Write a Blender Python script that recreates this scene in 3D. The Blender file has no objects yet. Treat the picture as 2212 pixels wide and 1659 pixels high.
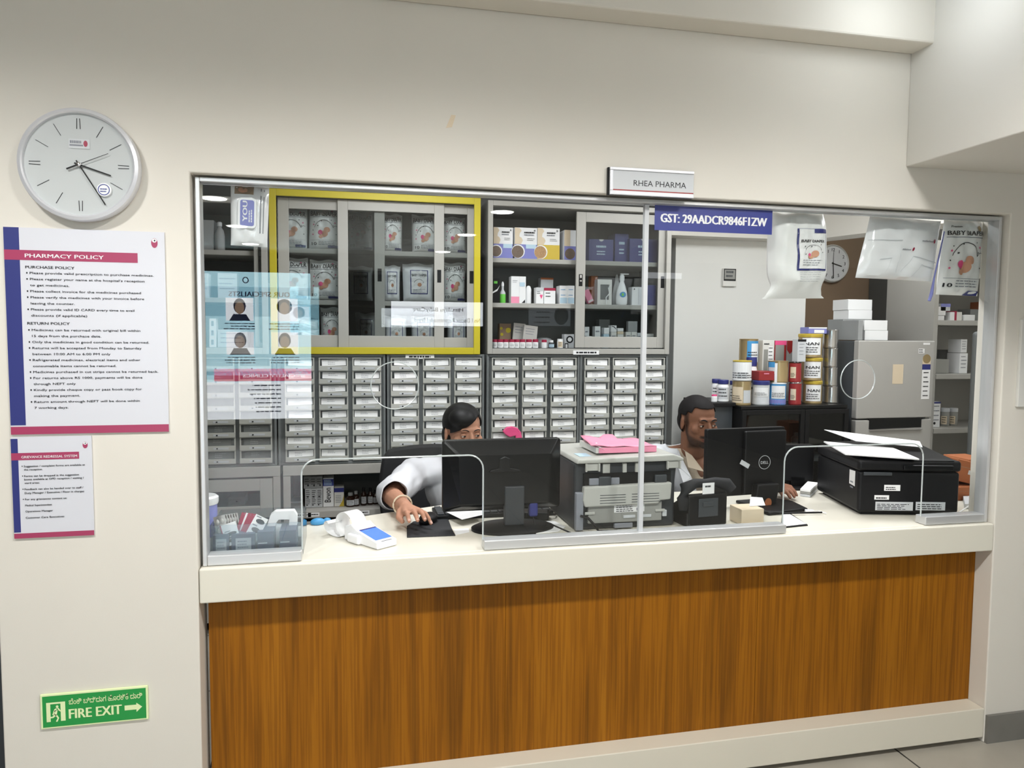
import bpy, bmesh, math, random
from mathutils import Vector, Matrix, noise
random.seed(7)
sc = bpy.context.scene
C = sc.collection
PI = math.pi
# ---------------------------------------------------------------- camera (26 mm phone lens, hand-held at 1.47 m)
FOC, CX, CY = 1600.0, 1106.0, 829.5
ROT = Matrix(((0.9763, 0.0073, -0.2163), (-0.2163, 0.0678, -0.974), (0.0076, 0.9977, 0.0678)))
ROT = ROT.to_quaternion().to_matrix()
CAM = Vector((0, -2.2, 1.474))
cd = bpy.data.cameras.new('camera'); cam = bpy.data.objects.new('camera', cd); C.objects.link(cam)
cd.sensor_width = 36; cd.lens = FOC / 2212 * 36; cd.clip_start = 0.05
cam.matrix_world = Matrix.Translation(CAM) @ ROT.to_4x4()
sc.camera = cam
sc.view_settings.view_transform = 'Standard'; sc.view_settings.look = 'None'
sc.view_settings.gamma = 1; sc.view_settings.use_curve_mapping = False
sc.view_settings.exposure = 0.0
w = bpy.data.worlds.new('world'); sc.world = w; w.use_nodes = True
w.node_tree.nodes['Background'].inputs[0].default_value = (0.93, 0.97, 1.0, 1)
w.node_tree.nodes['Background'].inputs[1].default_value = 0.5

def area(loc, size, power, color=(1, 1, 1), rot=(0, 0, 0), shape='SQUARE', sy=None, spread=None):
    l = bpy.data.lights.new('area_light', 'AREA'); l.energy = power; l.color = color; l.shape = shape; l.size = size
    if sy: l.shape = 'RECTANGLE'; l.size_y = sy
    if spread: l.spread = spread
    o = bpy.data.objects.new('area_light', l); C.objects.link(o); o.location = loc; o.rotation_euler = rot
    return o
def spot(loc, power, angle=120, blend=0.6, color=(1, 1, 1), radius=0.09):
    l = bpy.data.lights.new('spot_light', 'SPOT'); l.energy = power; l.color = color
    l.spot_size = math.radians(angle); l.spot_blend = blend; l.shadow_soft_size = radius
    o = bpy.data.objects.new('spot_light', l); C.objects.link(o); o.location = loc
    return o
CEIL = 2.6           # lobby ceiling
ICEIL = 2.42         # pharmacy ceiling
# pharmacy ceiling lights; the right-hand pair is added for fridge and brown wall
area((0.3, 0.82, ICEIL - .03), .55, 18.5, (0.97, 0.98, 1.0))
area((1.75, 0.80, ICEIL - .03), .55, 19, (0.97, 0.98, 1.0))
area((2.9, 0.6, ICEIL - .03), .5, 15, (0.97, 0.98, 1.0))
area((3.15, 1.42, ICEIL - .03), .5, 10, (0.97, 0.98, 1.0))
# lobby downlights (their housings and lenses are built with the ceiling)
def PZ(px, py, Z):
    d = ROT @ Vector((px - CX, -(py - CY), -FOC)); return CAM + d * ((Z - CAM.z) / d.z)
DOWN = [(-1.0, -1.3), (0.3, -1.3), (2.1, -3.6)]  # these are unseen lamps, added to light the front wall
for px, py in ((462, 425), (512, 486), (541, 525), (1085, 455), (1008, 505), (957, 542), (918, 567), (1472, 574), (648, 550)):
    q = PZ(px, py, CEIL)
    if .1 - q.y > -8.5: DOWN.append((q.x, .1 - q.y))
for dx, dy in DOWN:
    area((dx, dy, CEIL - .016), .2, 1.0 if dy > -2 else 21 if dy > -5 else 8, (1.0, 0.99, 0.97), shape='DISK')
for dx, dy in DOWN[:2] + [(1.5, -1.3)]:
    spot((dx, dy, CEIL - .03), 97, 156, 0.5, (1.0, 0.99, 0.97))  # added spots that shape the wall gradient and the apron's shadow

# ---------------------------------------------------------------- helpers
def ray(px, py): return ROT @ Vector((px - CX, -(py - CY), -FOC))
def P(px, py, Y):                       # the point of the place seen at a pixel, at depth Y
    d = ray(px, py); return CAM + d * ((Y - CAM.y) / d.y)
def R(px0, py0, px1, py1, Y):           # x0, x1, z0, z1 of an upright rectangle at depth Y
    xm, ym = (px0 + px1) / 2, (py0 + py1) / 2
    return P(px0, ym, Y).x, P(px1, ym, Y).x, P(xm, py1, Y).z, P(xm, py0, Y).z
def lin(c): return c / 12.92 if c <= .04045 else ((c + .055) / 1.055) ** 2.4
def S(r, g, b): return (lin(r / 255), lin(g / 255), lin(b / 255), 1)
MAT = {}
def mat(name, rgb, rough=.5, metal=0.0, spec=.5, var=.0, vscale=8, emit=0, bump=0, bscale=200, coat=0, stretch=(1, 1, 1)):
    m = bpy.data.materials.new(name); m.use_nodes = True; MAT[name] = m
    nt = m.node_tree; b = nt.nodes['Principled BSDF']
    col = S(*rgb)
    b.inputs['Base Color'].default_value = col; b.inputs['Roughness'].default_value = rough
    b.inputs['Metallic'].default_value = metal; b.inputs['Specular IOR Level'].default_value = spec
    if coat: b.inputs['Coat Weight'].default_value = coat; b.inputs['Coat Roughness'].default_value = .1
    if emit:
        b.inputs['Emission Color'].default_value = col; b.inputs['Emission Strength'].default_value = emit
    if var or bump:
        tc = nt.nodes.new('ShaderNodeTexCoord'); mp = nt.nodes.new('ShaderNodeMapping')
        mp.inputs['Scale'].default_value = stretch
        nt.links.new(tc.outputs['Object'], mp.inputs[0])
    if var:
        n = nt.nodes.new('ShaderNodeTexNoise'); n.inputs['Scale'].default_value = vscale; n.inputs['Detail'].default_value = 4
        r = nt.nodes.new('ShaderNodeValToRGB')
        r.color_ramp.elements[0].position = .3; r.color_ramp.elements[1].position = .7
        r.color_ramp.elements[0].color = tuple(c * (1 - var) for c in col[:3]) + (1,)
        r.color_ramp.elements[1].color = tuple(min(1, c * (1 + var)) for c in col[:3]) + (1,)
        nt.links.new(mp.outputs[0], n.inputs['Vector']); nt.links.new(n.outputs['Fac'], r.inputs[0])
        nt.links.new(r.outputs[0], b.inputs['Base Color'])
    if bump:
        n2 = nt.nodes.new('ShaderNodeTexNoise'); n2.inputs['Scale'].default_value = bscale
        bp = nt.nodes.new('ShaderNodeBump'); bp.inputs['Strength'].default_value = bump; bp.inputs['Distance'].default_value = .002
        nt.links.new(mp.outputs[0], n2.inputs['Vector']); nt.links.new(n2.outputs['Fac'], bp.inputs['Height'])
        nt.links.new(bp.outputs[0], b.inputs['Normal'])
    return m
def glass(name, tint, refl, rough=0.0):
    m = bpy.data.materials.new(name); m.use_nodes = True; MAT[name] = m
    nt = m.node_tree; nt.nodes.clear()
    o = nt.nodes.new('ShaderNodeOutputMaterial'); mx = nt.nodes.new('ShaderNodeMixShader')
    t = nt.nodes.new('ShaderNodeBsdfTransparent'); g = nt.nodes.new('ShaderNodeBsdfGlossy')
    t.inputs[0].default_value = tint + (1,); g.inputs['Roughness'].default_value = rough
    lw = nt.nodes.new('ShaderNodeLayerWeight'); lw.inputs[0].default_value = .5
    po = nt.nodes.new('ShaderNodeMath'); po.operation = 'POWER'; po.inputs[1].default_value = 5
    ma = nt.nodes.new('ShaderNodeMath'); ma.operation = 'MULTIPLY_ADD'; ma.inputs[1].default_value = .95; ma.inputs[2].default_value = refl + .042; ma.use_clamp = True
    nt.links.new(lw.outputs['Facing'], po.inputs[0]); nt.links.new(po.outputs[0], ma.inputs[0]); nt.links.new(ma.outputs[0], mx.inputs[0])
    nt.links.new(t.outputs[0], mx.inputs[1]); nt.links.new(g.outputs[0], mx.inputs[2]); nt.links.new(mx.outputs[0], o.inputs[0])

_tc = {}
def text2d(s, bold=0.0):                # flat outlines of a line of writing, one unit high
    k = (s, bold)
    if k in _tc: return _tc[k]
    cu = bpy.data.curves.new('t', 'FONT'); cu.body = s; cu.size = 1; cu.resolution_u = 2; cu.offset = bold; cu.dimensions = '2D'; cu.fill_mode = 'FRONT'
    ob = bpy.data.objects.new('t', cu); C.objects.link(ob)
    dg = bpy.context.evaluated_depsgraph_get(); ev = ob.evaluated_get(dg); me = ev.to_mesh()
    vs = [(v.co.x, v.co.y) for v in me.vertices]; fs = [tuple(p.vertices) for p in me.polygons]
    ev.to_mesh_clear(); bpy.data.objects.remove(ob); bpy.data.curves.remove(cu)
    _tc[k] = (vs, fs); return _tc[k]

class MB:                               # collects shapes, then becomes ONE mesh object
    def __init__(s): s.v = []; s.f = []; s.m = []; s.sm = []
    def add(s, vs, fs, mi=0, sm=False):
        n = len(s.v); s.v += [tuple(v) for v in vs]
        for f in fs: s.f.append(tuple(i + n for i in f)); s.m.append(mi); s.sm.append(sm)
        return s
    def box(s, x0, x1, y0, y1, z0, z1, mi=0):
        return s.add([(x0, y0, z0), (x1, y0, z0), (x1, y1, z0), (x0, y1, z0), (x0, y0, z1), (x1, y0, z1), (x1, y1, z1), (x0, y1, z1)],
                     [(3, 2, 1, 0), (4, 5, 6, 7), (0, 1, 5, 4), (1, 2, 6, 5), (2, 3, 7, 6), (3, 0, 4, 7)], mi)
    def rect(s, x0, x1, z0, z1, y, mi=0):
        return s.add([(x0, y, z0), (x1, y, z0), (x1, y, z1), (x0, y, z1)], [(0, 1, 2, 3)], mi)
    def prism(s, poly, axis, h0, h1, mi=0):
        def q(a, b, h): return {'y': (a, h, b), 'x': (h, a, b), 'z': (a, b, h)}[axis]
        n = len(poly); vs = [q(a, b, h0) for a, b in poly] + [q(a, b, h1) for a, b in poly]
        fs = [tuple(range(n)), tuple(range(2 * n - 1, n - 1, -1))] + [(i, i + n, (i + 1) % n + n, (i + 1) % n) for i in range(n)]
        return s.add(vs, fs, mi)
    def frame(s, x0, x1, z0, z1, t, y0, y1, mi=0, tb=None, tt=None):
        tb = t if tb is None else tb; tt = t if tt is None else tt
        s.box(x0, x0 + t, y0, y1, z0, z1, mi); s.box(x1 - t, x1, y0, y1, z0, z1, mi)
        s.box(x0 + t, x1 - t, y0, y1, z0, z0 + tb, mi); return s.box(x0 + t, x1 - t, y0, y1, z1 - tt, z1, mi)
    def lathe(s, prof, c=(0, 0, 0), n=28, mi=0, sx=1.0, sy=1.0):   # prof: (radius, height[, material])
        vs = []; fs = []
        for p in prof:
            for i in range(n):
                a = 2 * PI * i / n; vs.append((c[0] + p[0] * sx * math.cos(a), c[1] + p[0] * sy * math.sin(a), c[2] + p[1]))
        base = len(s.v); s.v += vs
        for j in range(len(prof) - 1):
            m = prof[j][2] if len(prof[j]) > 2 else mi
            for i in range(n):
                s.f.append((base + j * n + i, base + j * n + (i + 1) % n, base + (j + 1) * n + (i + 1) % n, base + (j + 1) * n + i)); s.m.append(m); s.sm.append(True)
        s.f.append(tuple(base + i for i in range(n - 1, -1, -1))); s.m.append(prof[0][2] if len(prof[0]) > 2 else mi); s.sm.append(False)
        k = base + (len(prof) - 1) * n
        s.f.append(tuple(k + i for i in range(n))); s.m.append(prof[-1][2] if len(prof[-1]) > 2 else mi); s.sm.append(False)
        return s
    def tube(s, pts, r, n=8, mi=0, closed=False):
        pts = [Vector(p) for p in pts]; N = len(pts); rings = []
        for i, p in enumerate(pts):
            a = pts[(i - 1) % N] if (closed or i > 0) else p; b = pts[(i + 1) % N] if (closed or i < N - 1) else p
            t = (b - a).normalized(); up = Vector((0, 0, 1)) if abs(t.z) < .9 else Vector((0, 1, 0))
            u = t.cross(up).normalized(); v = u.cross(t); rr = r[i] if isinstance(r, (list, tuple)) else r
            rings.append([p + (u * math.cos(2 * PI * k / n) + v * math.sin(2 * PI * k / n)) * rr for k in range(n)])
        vs = [q for rg in rings for q in rg]; fs = []
        for i in range(N if closed else N - 1):
            j = (i + 1) % N
            for k in range(n): fs.append((i * n + k, j * n + k, j * n + (k + 1) % n, i * n + (k + 1) % n))
        if not closed: fs += [tuple(range(n)), tuple(range(N * n - 1, (N - 1) * n - 1, -1))]
        return s.add(vs, fs, mi, True)
    def ell(s, c, r, mi=0, nu=20, nv=12):
        vs = []; fs = []
        for j in range(1, nv):
            t = PI * j / nv
            for i in range(nu):
                a = 2 * PI * i / nu; vs.append((c[0] + r[0] * math.sin(t) * math.cos(a), c[1] + r[1] * math.sin(t) * math.sin(a), c[2] - r[2] * math.cos(t)))
        b = len(vs); vs += [(c[0], c[1], c[2] - r[2]), (c[0], c[1], c[2] + r[2])]
        for j in range(nv - 2):
            for i in range(nu): fs.append((j * nu + i, j * nu + (i + 1) % nu, (j + 1) * nu + (i + 1) % nu, (j + 1) * nu + i))
        for i in range(nu): fs.append((b, (i + 1) % nu, i)); fs.append((b + 1, (nv - 2) * nu + i, (nv - 2) * nu + (i + 1) % nu))
        return s.add(vs, fs, mi, True)
    def poly(s, pts, mi=0): return s.add(pts, [tuple(range(len(pts)))], mi)
    def disk(s, mp, u, v, ru, rv, mi=0, n=20, rings=1, r0=0.0):      # filled ellipse (or ring from r0) through a mapping
        rs = [r0 + (1 - r0) * k / rings for k in range(rings + 1)]
        vs = []; fs = []
        for q in rs:
            for i in range(n):
                a = 2 * PI * i / n; vs.append(mp(u + ru * q * math.cos(a), v + rv * q * math.sin(a)))
        for j in range(rings):
            for i in range(n): fs.append((j * n + i, (j + 1) * n + i, (j + 1) * n + (i + 1) % n, j * n + (i + 1) % n))
        return s.add(vs, fs, mi)
    def band(s, mp, u0, u1, v0, v1, mi=0, nu=1, nv=1):               # rectangle through a mapping
        vs = [mp(u0 + (u1 - u0) * i / nu, v0 + (v1 - v0) * j / nv) for j in range(nv + 1) for i in range(nu + 1)]
        fs = [(j * (nu + 1) + i, j * (nu + 1) + i + 1, (j + 1) * (nu + 1) + i + 1, (j + 1) * (nu + 1) + i) for j in range(nv) for i in range(nu)]
        return s.add(vs, fs, mi)
    def arc(s, mp, u, v, ru, rv, a0, a1, t, mi=0, n=16):             # curved line through a mapping
        vs = []
        for i in range(n + 1):
            a = math.radians(a0 + (a1 - a0) * i / n)
            for q in (1 - t, 1 + t): vs.append(mp(u + ru * q * math.cos(a), v + rv * q * math.sin(a)))
        return s.add(vs, [(2 * i, 2 * i + 1, 2 * i + 3, 2 * i + 2) for i in range(n)], mi)
    def text(s, st, mp, u, v, size, mi=0, bold=0.0, fit=None, align='l', sx=1.0, rot=0):   # writing through a mapping (u right, v up)
        vs, fs = text2d(st, 0.0)
        if not vs: return s
        x0 = min(a for a, b in vs); x1 = max(a for a, b in vs); wd = (x1 - x0) or 1
        kx = (fit / wd) if fit else size * sx
        off = {'l': 0, 'c': -wd * kx / 2, 'r': -wd * kx}[align]
        cr, sr = math.cos(rot), math.sin(rot)
        bk = bold * kx * 1.1
        e_ = size * .01; c0 = Vector(mp(u, v)); nn = (Vector(mp(u + e_, v)) - c0).cross(Vector(mp(u, v + e_)) - c0).normalized()
        for ki, sh in enumerate((0,) if bold < .008 else (-bk, 0, bk)):       # heavier letters: the outline repeated a hair to each side
            out = []
            for a, b in vs:
                du, dv = (a - x0) * kx + off + sh, b * size
                q = mp(u + du * cr - dv * sr, v + du * sr + dv * cr); out.append((q[0] + nn.x * ki * .00025, q[1] + nn.y * ki * .00025, q[2] + nn.z * ki * .00025))
            s.add(out, fs, mi)
        return s
    def lines(s, mp, u0, u1, vtop, n, pitch, h, mi=0, seed=0, ragged=.25):   # rows of illegible small print
        rnd = random.Random(seed)
        for k in range(n):
            e = u1 - (u1 - u0) * ragged * rnd.random(); q = u0
            while q < e:
                wq = (u1 - u0) * rnd.uniform(.08, .2); q1 = min(e, q + wq)
                s.band(mp, q, q1, vtop - k * pitch - h, vtop - k * pitch, mi); q = q1 + (u1 - u0) * .03
        return s
    def build(s, name, mats, parent=None, loc=None, bevel=0, sharp=.6, seg=2):
        me = bpy.data.meshes.new(name); me.from_pydata(s.v, [], s.f)
        if isinstance(mats, str): mats = [mats]
        for m in mats: me.materials.append(MAT[m])
        me.polygons.foreach_set('material_index', s.m); me.polygons.foreach_set('use_smooth', s.sm)
        if any(s.sm): me.set_sharp_from_angle(angle=sharp)
        me.update()
        o = bpy.data.objects.new(name, me); C.objects.link(o)
        if parent: o.parent = parent
        if loc is not None: o.location = loc
        if bevel:
            b = o.modifiers.new('bevel', 'BEVEL'); b.width = bevel; b.segments = seg; b.limit_method = 'ANGLE'; b.angle_limit = .7
        return o
def tag(o, label, cat, group=None):
    o['label'] = label; o['category'] = cat
    if group: o['group'] = group
    return o
def thing(name, label, cat, loc=(0, 0, 0), rz=0, group=None):
    o = bpy.data.objects.new(name, None); C.objects.link(o); o.empty_display_size = .05
    o.location = loc; o.rotation_euler = (0, 0, rz); return tag(o, label, cat, group)
def struct(o): o['kind'] = 'structure'; return o
def lab(o, label): o['label'] = label; return o
def copy_tree(o, parent=None):
    c = o.copy(); C.objects.link(c)
    if parent: c.parent = parent
    for ch in list(o.children): copy_tree(ch, c)
    return c
ORD = ['leftmost', 'second from the left', 'third from the left', 'fourth from the left', 'fifth from the left', 'sixth from the left', 'seventh from the left', 'eighth from the left', 'rightmost']
def ordn(i, n): return 'rightmost' if i == n - 1 else ORD[i]
def flat(x, y, z): return lambda u, v: (x + u, y, z + v)          # mapping onto an upright plane facing the lobby
def outline(pts, holes, thick, name, mats, edge=1):               # upright sheet with cut-outs, edges in a second material
    cu = bpy.data.curves.new(name, 'CURVE'); cu.dimensions = '2D'; cu.fill_mode = 'BOTH'; cu.extrude = thick / 2
    for lp in [pts] + holes:
        sp = cu.splines.new('POLY'); sp.points.add(len(lp) - 1); sp.use_cyclic_u = True
        for q, (a, b) in zip(sp.points, lp): q.co = (a, b, 0, 1)
    ob = bpy.data.objects.new('t', cu); C.objects.link(ob)
    dg = bpy.context.evaluated_depsgraph_get(); me = bpy.data.meshes.new_from_object(ob.evaluated_get(dg))
    bpy.data.objects.remove(ob); me.transform(Matrix.Rotation(PI / 2, 4, 'X')); me.name = name
    me.materials.clear()
    for m in mats: me.materials.append(MAT[m])
    for p in me.polygons: p.material_index = 0 if abs(p.normal.y) > .5 else edge; p.use_smooth = False
    o = bpy.data.objects.new(name, me); C.objects.link(o); return o
def rr(x0, x1, z0, z1, r, n=6, which='all'):                      # rounded rectangle outline
    pts = []
    for cx_, cz_, a0, nm in ((x1 - r, z1 - r, 0, 'tr'), (x0 + r, z1 - r, 90, 'tl'), (x0 + r, z0 + r, 180, 'bl'), (x1 - r, z0 + r, 270, 'br')):
        if which == 'all' or nm in which:
            for i in range(n + 1):
                a = math.radians(a0 + 90 * i / n); pts.append((cx_ + r * math.cos(a), cz_ + r * math.sin(a)))
        else: pts.append((x1 if 'r' in nm else x0, z1 if 't' in nm else z0))
    return pts

# ---------------------------------------------------------------- materials
mat('wall_paint', (222, 217, 207), .75, var=.012, vscale=3, bump=.05, bscale=300)
mat('ceiling_paint', (222, 219, 212), .85)
mat('counter_cream', (226, 222, 208), .3, var=.012, vscale=2)
mat('plinth_cream', (222, 216, 200), .45)
mat('aluminium', (208, 209, 210), .35, .5)
mat('chrome', (225, 225, 228), .15, 1)
mat('brushed', (222, 223, 228), .3, .35)
mat('cab_grey', (172, 170, 164), .45, var=.02, vscale=5)
mat('cab_dark', (96, 99, 98), .5)
mat('cab_inner', (118, 119, 116), .6)
mat('drawer_frame', (112, 116, 116), .5)
mat('drawer_grey', (188, 188, 181), .45)
mat('yellow', (200, 184, 30), .5)
mat('black', (15, 15, 17), .5, spec=.3)
mat('black_gloss', (13, 14, 16), .33, spec=.3, coat=.08)
mat('black_soft', (24, 25, 29), .75, var=.1, vscale=60)
mat('rubber', (34, 36, 40), .7)
mat('dark_grey', (62, 66, 70), .45)
mat('printer_grey', (50, 53, 57), .5)
mat('printer_light', (184, 184, 178), .45)
mat('printer_mid', (150, 150, 145), .5)
mat('white', (238, 239, 240), .45)
mat('notice_white', (214, 215, 222), .4)
mat('white_gloss', (242, 243, 245), .2)
mat('paper', (240, 240, 240), .7)
mat('off_white', (222, 221, 216), .6)
mat('pale_grey', (200, 203, 206), .5)
mat('grey_carton', (150, 152, 152), .6)
mat('ink', (28, 28, 32), .6)
mat('faint_ink', (135, 138, 146), .6)
mat('blue', (52, 62, 138), .35)
mat('navy', (46, 52, 120), .4)
mat('lilac', (128, 132, 196), .35)
mat('magenta', (166, 60, 96), .35)
mat('pink', (240, 150, 178), .55)
mat('hot_pink', (236, 84, 140), .5)
mat('green', (30, 150, 68), .4)
mat('glow_green', (232, 245, 190), .5)
mat('lime', (110, 205, 80), .35)
mat('sky_blue', (70, 150, 205), .4)
mat('pale_blue', (188, 214, 230), .5)
mat('gold', (176, 154, 112), .3, .5)
mat('gold_lid', (206, 180, 70), .35, .3)
mat('tin', (190, 188, 186), .2, .95)
mat('red', (150, 40, 42), .4)
mat('maroon', (158, 30, 66), .45)
mat('brown_glass', (44, 26, 18), .15)
mat('kraft', (164, 96, 56), .7, var=.05, vscale=20)
mat('brown_wall', (152, 128, 104), .8)
mat('inner_wall', (226, 226, 222), .7)
mat('grain', (112, 96, 84), .7, var=.35, vscale=300)
mat('grain_tan', (176, 140, 100), .7, var=.3, vscale=300)
mat('skin_art', (214, 160, 130), .6)
mat('bag_white', (244, 244, 242), .32, bump=.25, bscale=40)
mat('bag_clear', (243, 244, 246), .14, bump=.3, bscale=30, coat=.5)
mat('steel_front', (184, 182, 178), .3, .2)
mat('tape', (222, 205, 178), .6)
mat('stone', (120, 118, 112), .5, var=.06, vscale=12)
glass('pane', (0.955, 0.965, 0.962), -.010)
glass('acrylic', (0.86, 0.89, 0.91), .03)
glass('door_glass', (0.82, 0.84, 0.84), -.012)
glass('film', (0.84, 0.86, 0.88), .10, .12)
mat('glass_edge', (200, 207, 207), .15, spec=.8)
def wood_mat():
    m = mat('teak', (128, 78, 22), .55, spec=.2); nt = m.node_tree; b = nt.nodes['Principled BSDF']
    tc = nt.nodes.new('ShaderNodeTexCoord'); mp = nt.nodes.new('ShaderNodeMapping'); mp.inputs['Scale'].default_value = (1, 1, .045)
    nt.links.new(tc.outputs['Object'], mp.inputs[0])
    n = nt.nodes.new('ShaderNodeTexNoise'); n.inputs['Scale'].default_value = 15; n.inputs['Detail'].default_value = 7; n.inputs['Distortion'].default_value = .7
    r = nt.nodes.new('ShaderNodeValToRGB'); e = r.color_ramp.elements
    e[0].position = .3; e[0].color = S(122, 75, 9); e[1].position = .72; e[1].color = S(163, 104, 19)
    e2 = e.new(.5); e2.color = S(149, 92, 11)
    nt.links.new(mp.outputs[0], n.inputs['Vector']); nt.links.new(n.outputs['Fac'], r.inputs[0])
    mp2 = nt.nodes.new('ShaderNodeMapping'); mp2.inputs['Scale'].default_value = (1, 1, .02); nt.links.new(tc.outputs['Object'], mp2.inputs[0])
    n2 = nt.nodes.new('ShaderNodeTexNoise'); n2.inputs['Scale'].default_value = 150; n2.inputs['Detail'].default_value = 2
    r2 = nt.nodes.new('ShaderNodeValToRGB'); r2.color_ramp.elements[0].position = .42; r2.color_ramp.elements[0].color = (.62, .58, .55, 1); r2.color_ramp.elements[1].position = .55; r2.color_ramp.elements[1].color = (1, 1, 1, 1)
    nt.links.new(mp2.outputs[0], n2.inputs['Vector']); nt.links.new(n2.outputs['Fac'], r2.inputs[0])
    mx = nt.nodes.new('ShaderNodeMix'); mx.data_type = 'RGBA'; mx.blend_type = 'MULTIPLY'; mx.inputs[0].default_value = .6
    nt.links.new(r.outputs[0], mx.inputs[6]); nt.links.new(r2.outputs[0], mx.inputs[7]); nt.links.new(mx.outputs[2], b.inputs['Base Color'])
wood_mat()
def tile_mat():
    m = mat('floor_tile', (176, 170, 158), .3); nt = m.node_tree; b = nt.nodes['Principled BSDF']
    tc = nt.nodes.new('ShaderNodeTexCoord'); mp = nt.nodes.new('ShaderNodeMapping'); mp.inputs['Location'].default_value = (-.13, .21, 0)
    br = nt.nodes.new('ShaderNodeTexBrick'); br.offset = 0; br.inputs['Scale'].default_value = 1; br.inputs['Brick Width'].default_value = .6; br.inputs['Row Height'].default_value = .6
    br.inputs['Mortar Size'].default_value = .0035; br.inputs['Mortar Smooth'].default_value = 0
    n = nt.nodes.new('ShaderNodeTexNoise'); n.inputs['Scale'].default_value = 5; n.inputs['Detail'].default_value = 8
    r = nt.nodes.new('ShaderNodeValToRGB'); r.color_ramp.elements[0].color = S(158, 152, 140); r.color_ramp.elements[1].color = S(186, 181, 170)
    nt.links.new(tc.outputs['Object'], mp.inputs[0]); nt.links.new(mp.outputs[0], br.inputs['Vector']); nt.links.new(mp.outputs[0], n.inputs['Vector'])
    nt.links.new(n.outputs['Fac'], r.inputs[0]); nt.links.new(r.outputs[0], br.inputs['Color1']); nt.links.new(r.outputs[0], br.inputs['Color2'])
    br.inputs['Mortar'].default_value = S(48, 46, 44); nt.links.new(br.outputs['Color'], b.inputs['Base Color'])
tile_mat()
# ================================================================ setting
OX0, OX1, OZ1 = -0.418, 2.283, 1.907        # the counter opening
FZ = -0.02                                  # floor level
WT = .12                                    # front wall thickness
WX0 = P(9, 1640, 0).x
m = MB().prism([(WX0, FZ), (OX0, FZ), (OX0, OZ1), (OX1, OZ1), (OX1, FZ), (4.6, FZ), (4.6, CEIL), (WX0, CEIL)], 'y', 0, WT)
struct(m.build('wall_front', 'wall_paint', bevel=.004))
struct(MB().box(-3.6, 5.2, -9.1, 2.9, FZ - .1, FZ).build('floor', 'floor_tile'))
struct(MB().box(-3.6, 5.2, -9.1, .0, CEIL, CEIL + .1).build('ceiling', 'ceiling_paint'))
struct(MB().box(-3.6, 5.2, WT, 2.9, ICEIL, ICEIL + .1).build('ceiling', 'ceiling_paint'))
struct(MB().box(WX0, 1.86, -.1, 0, 2.416, CEIL).build('trim_1', 'wall_paint', bevel=.006))
struct(MB().box(1.847, 4.6, -3.2, 0, 2.047, CEIL).build('trim_2', 'ceiling_paint', bevel=.003))
struct(MB().box(OX1 + .004, 4.6, -.012, 0, FZ, .085).build('baseboard_right', 'stone'))
mat('lobby_wall', (104, 102, 98), .8)
struct(MB().box(-3.6, 5.2, -9.1, -8.62, FZ, CEIL).build('wall_rear', 'lobby_wall'))
struct(MB().box(-3.6, WX0 - .03, .35, .45, FZ, CEIL).box(-3.6, WX0 - .03, .33, .35, FZ, .46, 1).build('wall_left', ['lobby_wall', 'dark_grey']))
struct(MB().box(5.1, 5.2, -8.62, 0, FZ, CEIL).build('wall_right', 'lobby_wall'))
struct(MB().box(-3.7, -3.6, -8.62, .45, FZ, CEIL).build('wall_left', 'lobby_wall'))
# pharmacy room behind the counter
YB = 2.05
struct(MB().box(-1.3, 2.02, YB, YB + .1, FZ, ICEIL).build('wall_back', 'cab_dark'))
cx0 = P(1458, 620, 1.95).x; cx1 = P(1741, 650, 1.95).x
struct(MB().box(cx0, cx1, 1.95, 2.7, FZ, ICEIL).build('wall_column', 'inner_wall', bevel=.004))
bz = P(1560, 516, 1.9).z
struct(MB().prism([(cx0 - .12, 1.95), (cx1 + .03, 1.95), (cx1 + .03, 1.9), (3.15, 1.1), (4.3, 1.1), (4.3, .9), (3.0, .9), (cx1 - .1, 1.82), (cx0 - .12, 1.82)][::-1], 'z', bz, ICEIL).build('trim_3', 'ceiling_paint'))
struct(MB().box(cx1, 4.4, 2.6, 2.7, FZ, ICEIL).build('wall_back', 'brown_wall'))
struct(MB().box(4.3, 4.4, WT, 2.6, FZ, ICEIL).build('wall_right', 'inner_wall'))
struct(MB().box(-1.35, -1.25, WT, YB, FZ, ICEIL).build('wall_left', 'cab_dark'))
# aluminium window frame with glass panes
win = thing('window_1', 'tall glass service window in an aluminium frame above the counter', 'window', ((OX0 + OX1) / 2, .05, .80)); struct(win)
fx0, fx1, fz0, fz1, ft = OX0 + .008, OX1 - .008, .801, OZ1 - .006, .012
def wpart(mb, name, mats, **k):
    o = mb.build(name, mats, parent=win, **k); o.matrix_parent_inverse = Matrix.Translation(-win.location); return o
wpart(MB().box(fx0, fx0 + ft, .025, .075, fz0, fz1), 'frame_stile', 'aluminium', bevel=.002)
wpart(MB().box(fx1 - ft, fx1, .025, .075, fz0, fz1), 'frame_stile', 'aluminium', bevel=.002)
wpart(MB().box(fx0 + ft, fx1 - ft, .025, .075, fz1 - ft, fz1), 'frame_head', 'aluminium', bevel=.002)
xh0, xh1, xk0, xk1 = P(653, 1195, .05).x, P(1043, 1170, .05).x, P(1690, 1140, .05).x, P(1988, 1125, .05).x
for a, b in ((fx0 + ft, xh0), (xh1, xk0), (xk1, fx1 - ft)):
    wpart(MB().box(a, b, .025, .075, fz0, fz0 + .03), 'frame_rail', 'aluminium', bevel=.003)
xj = P(1389, 800, .05).x
gz0, gz1 = fz0 + .028, fz1 - ft - .002
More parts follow.
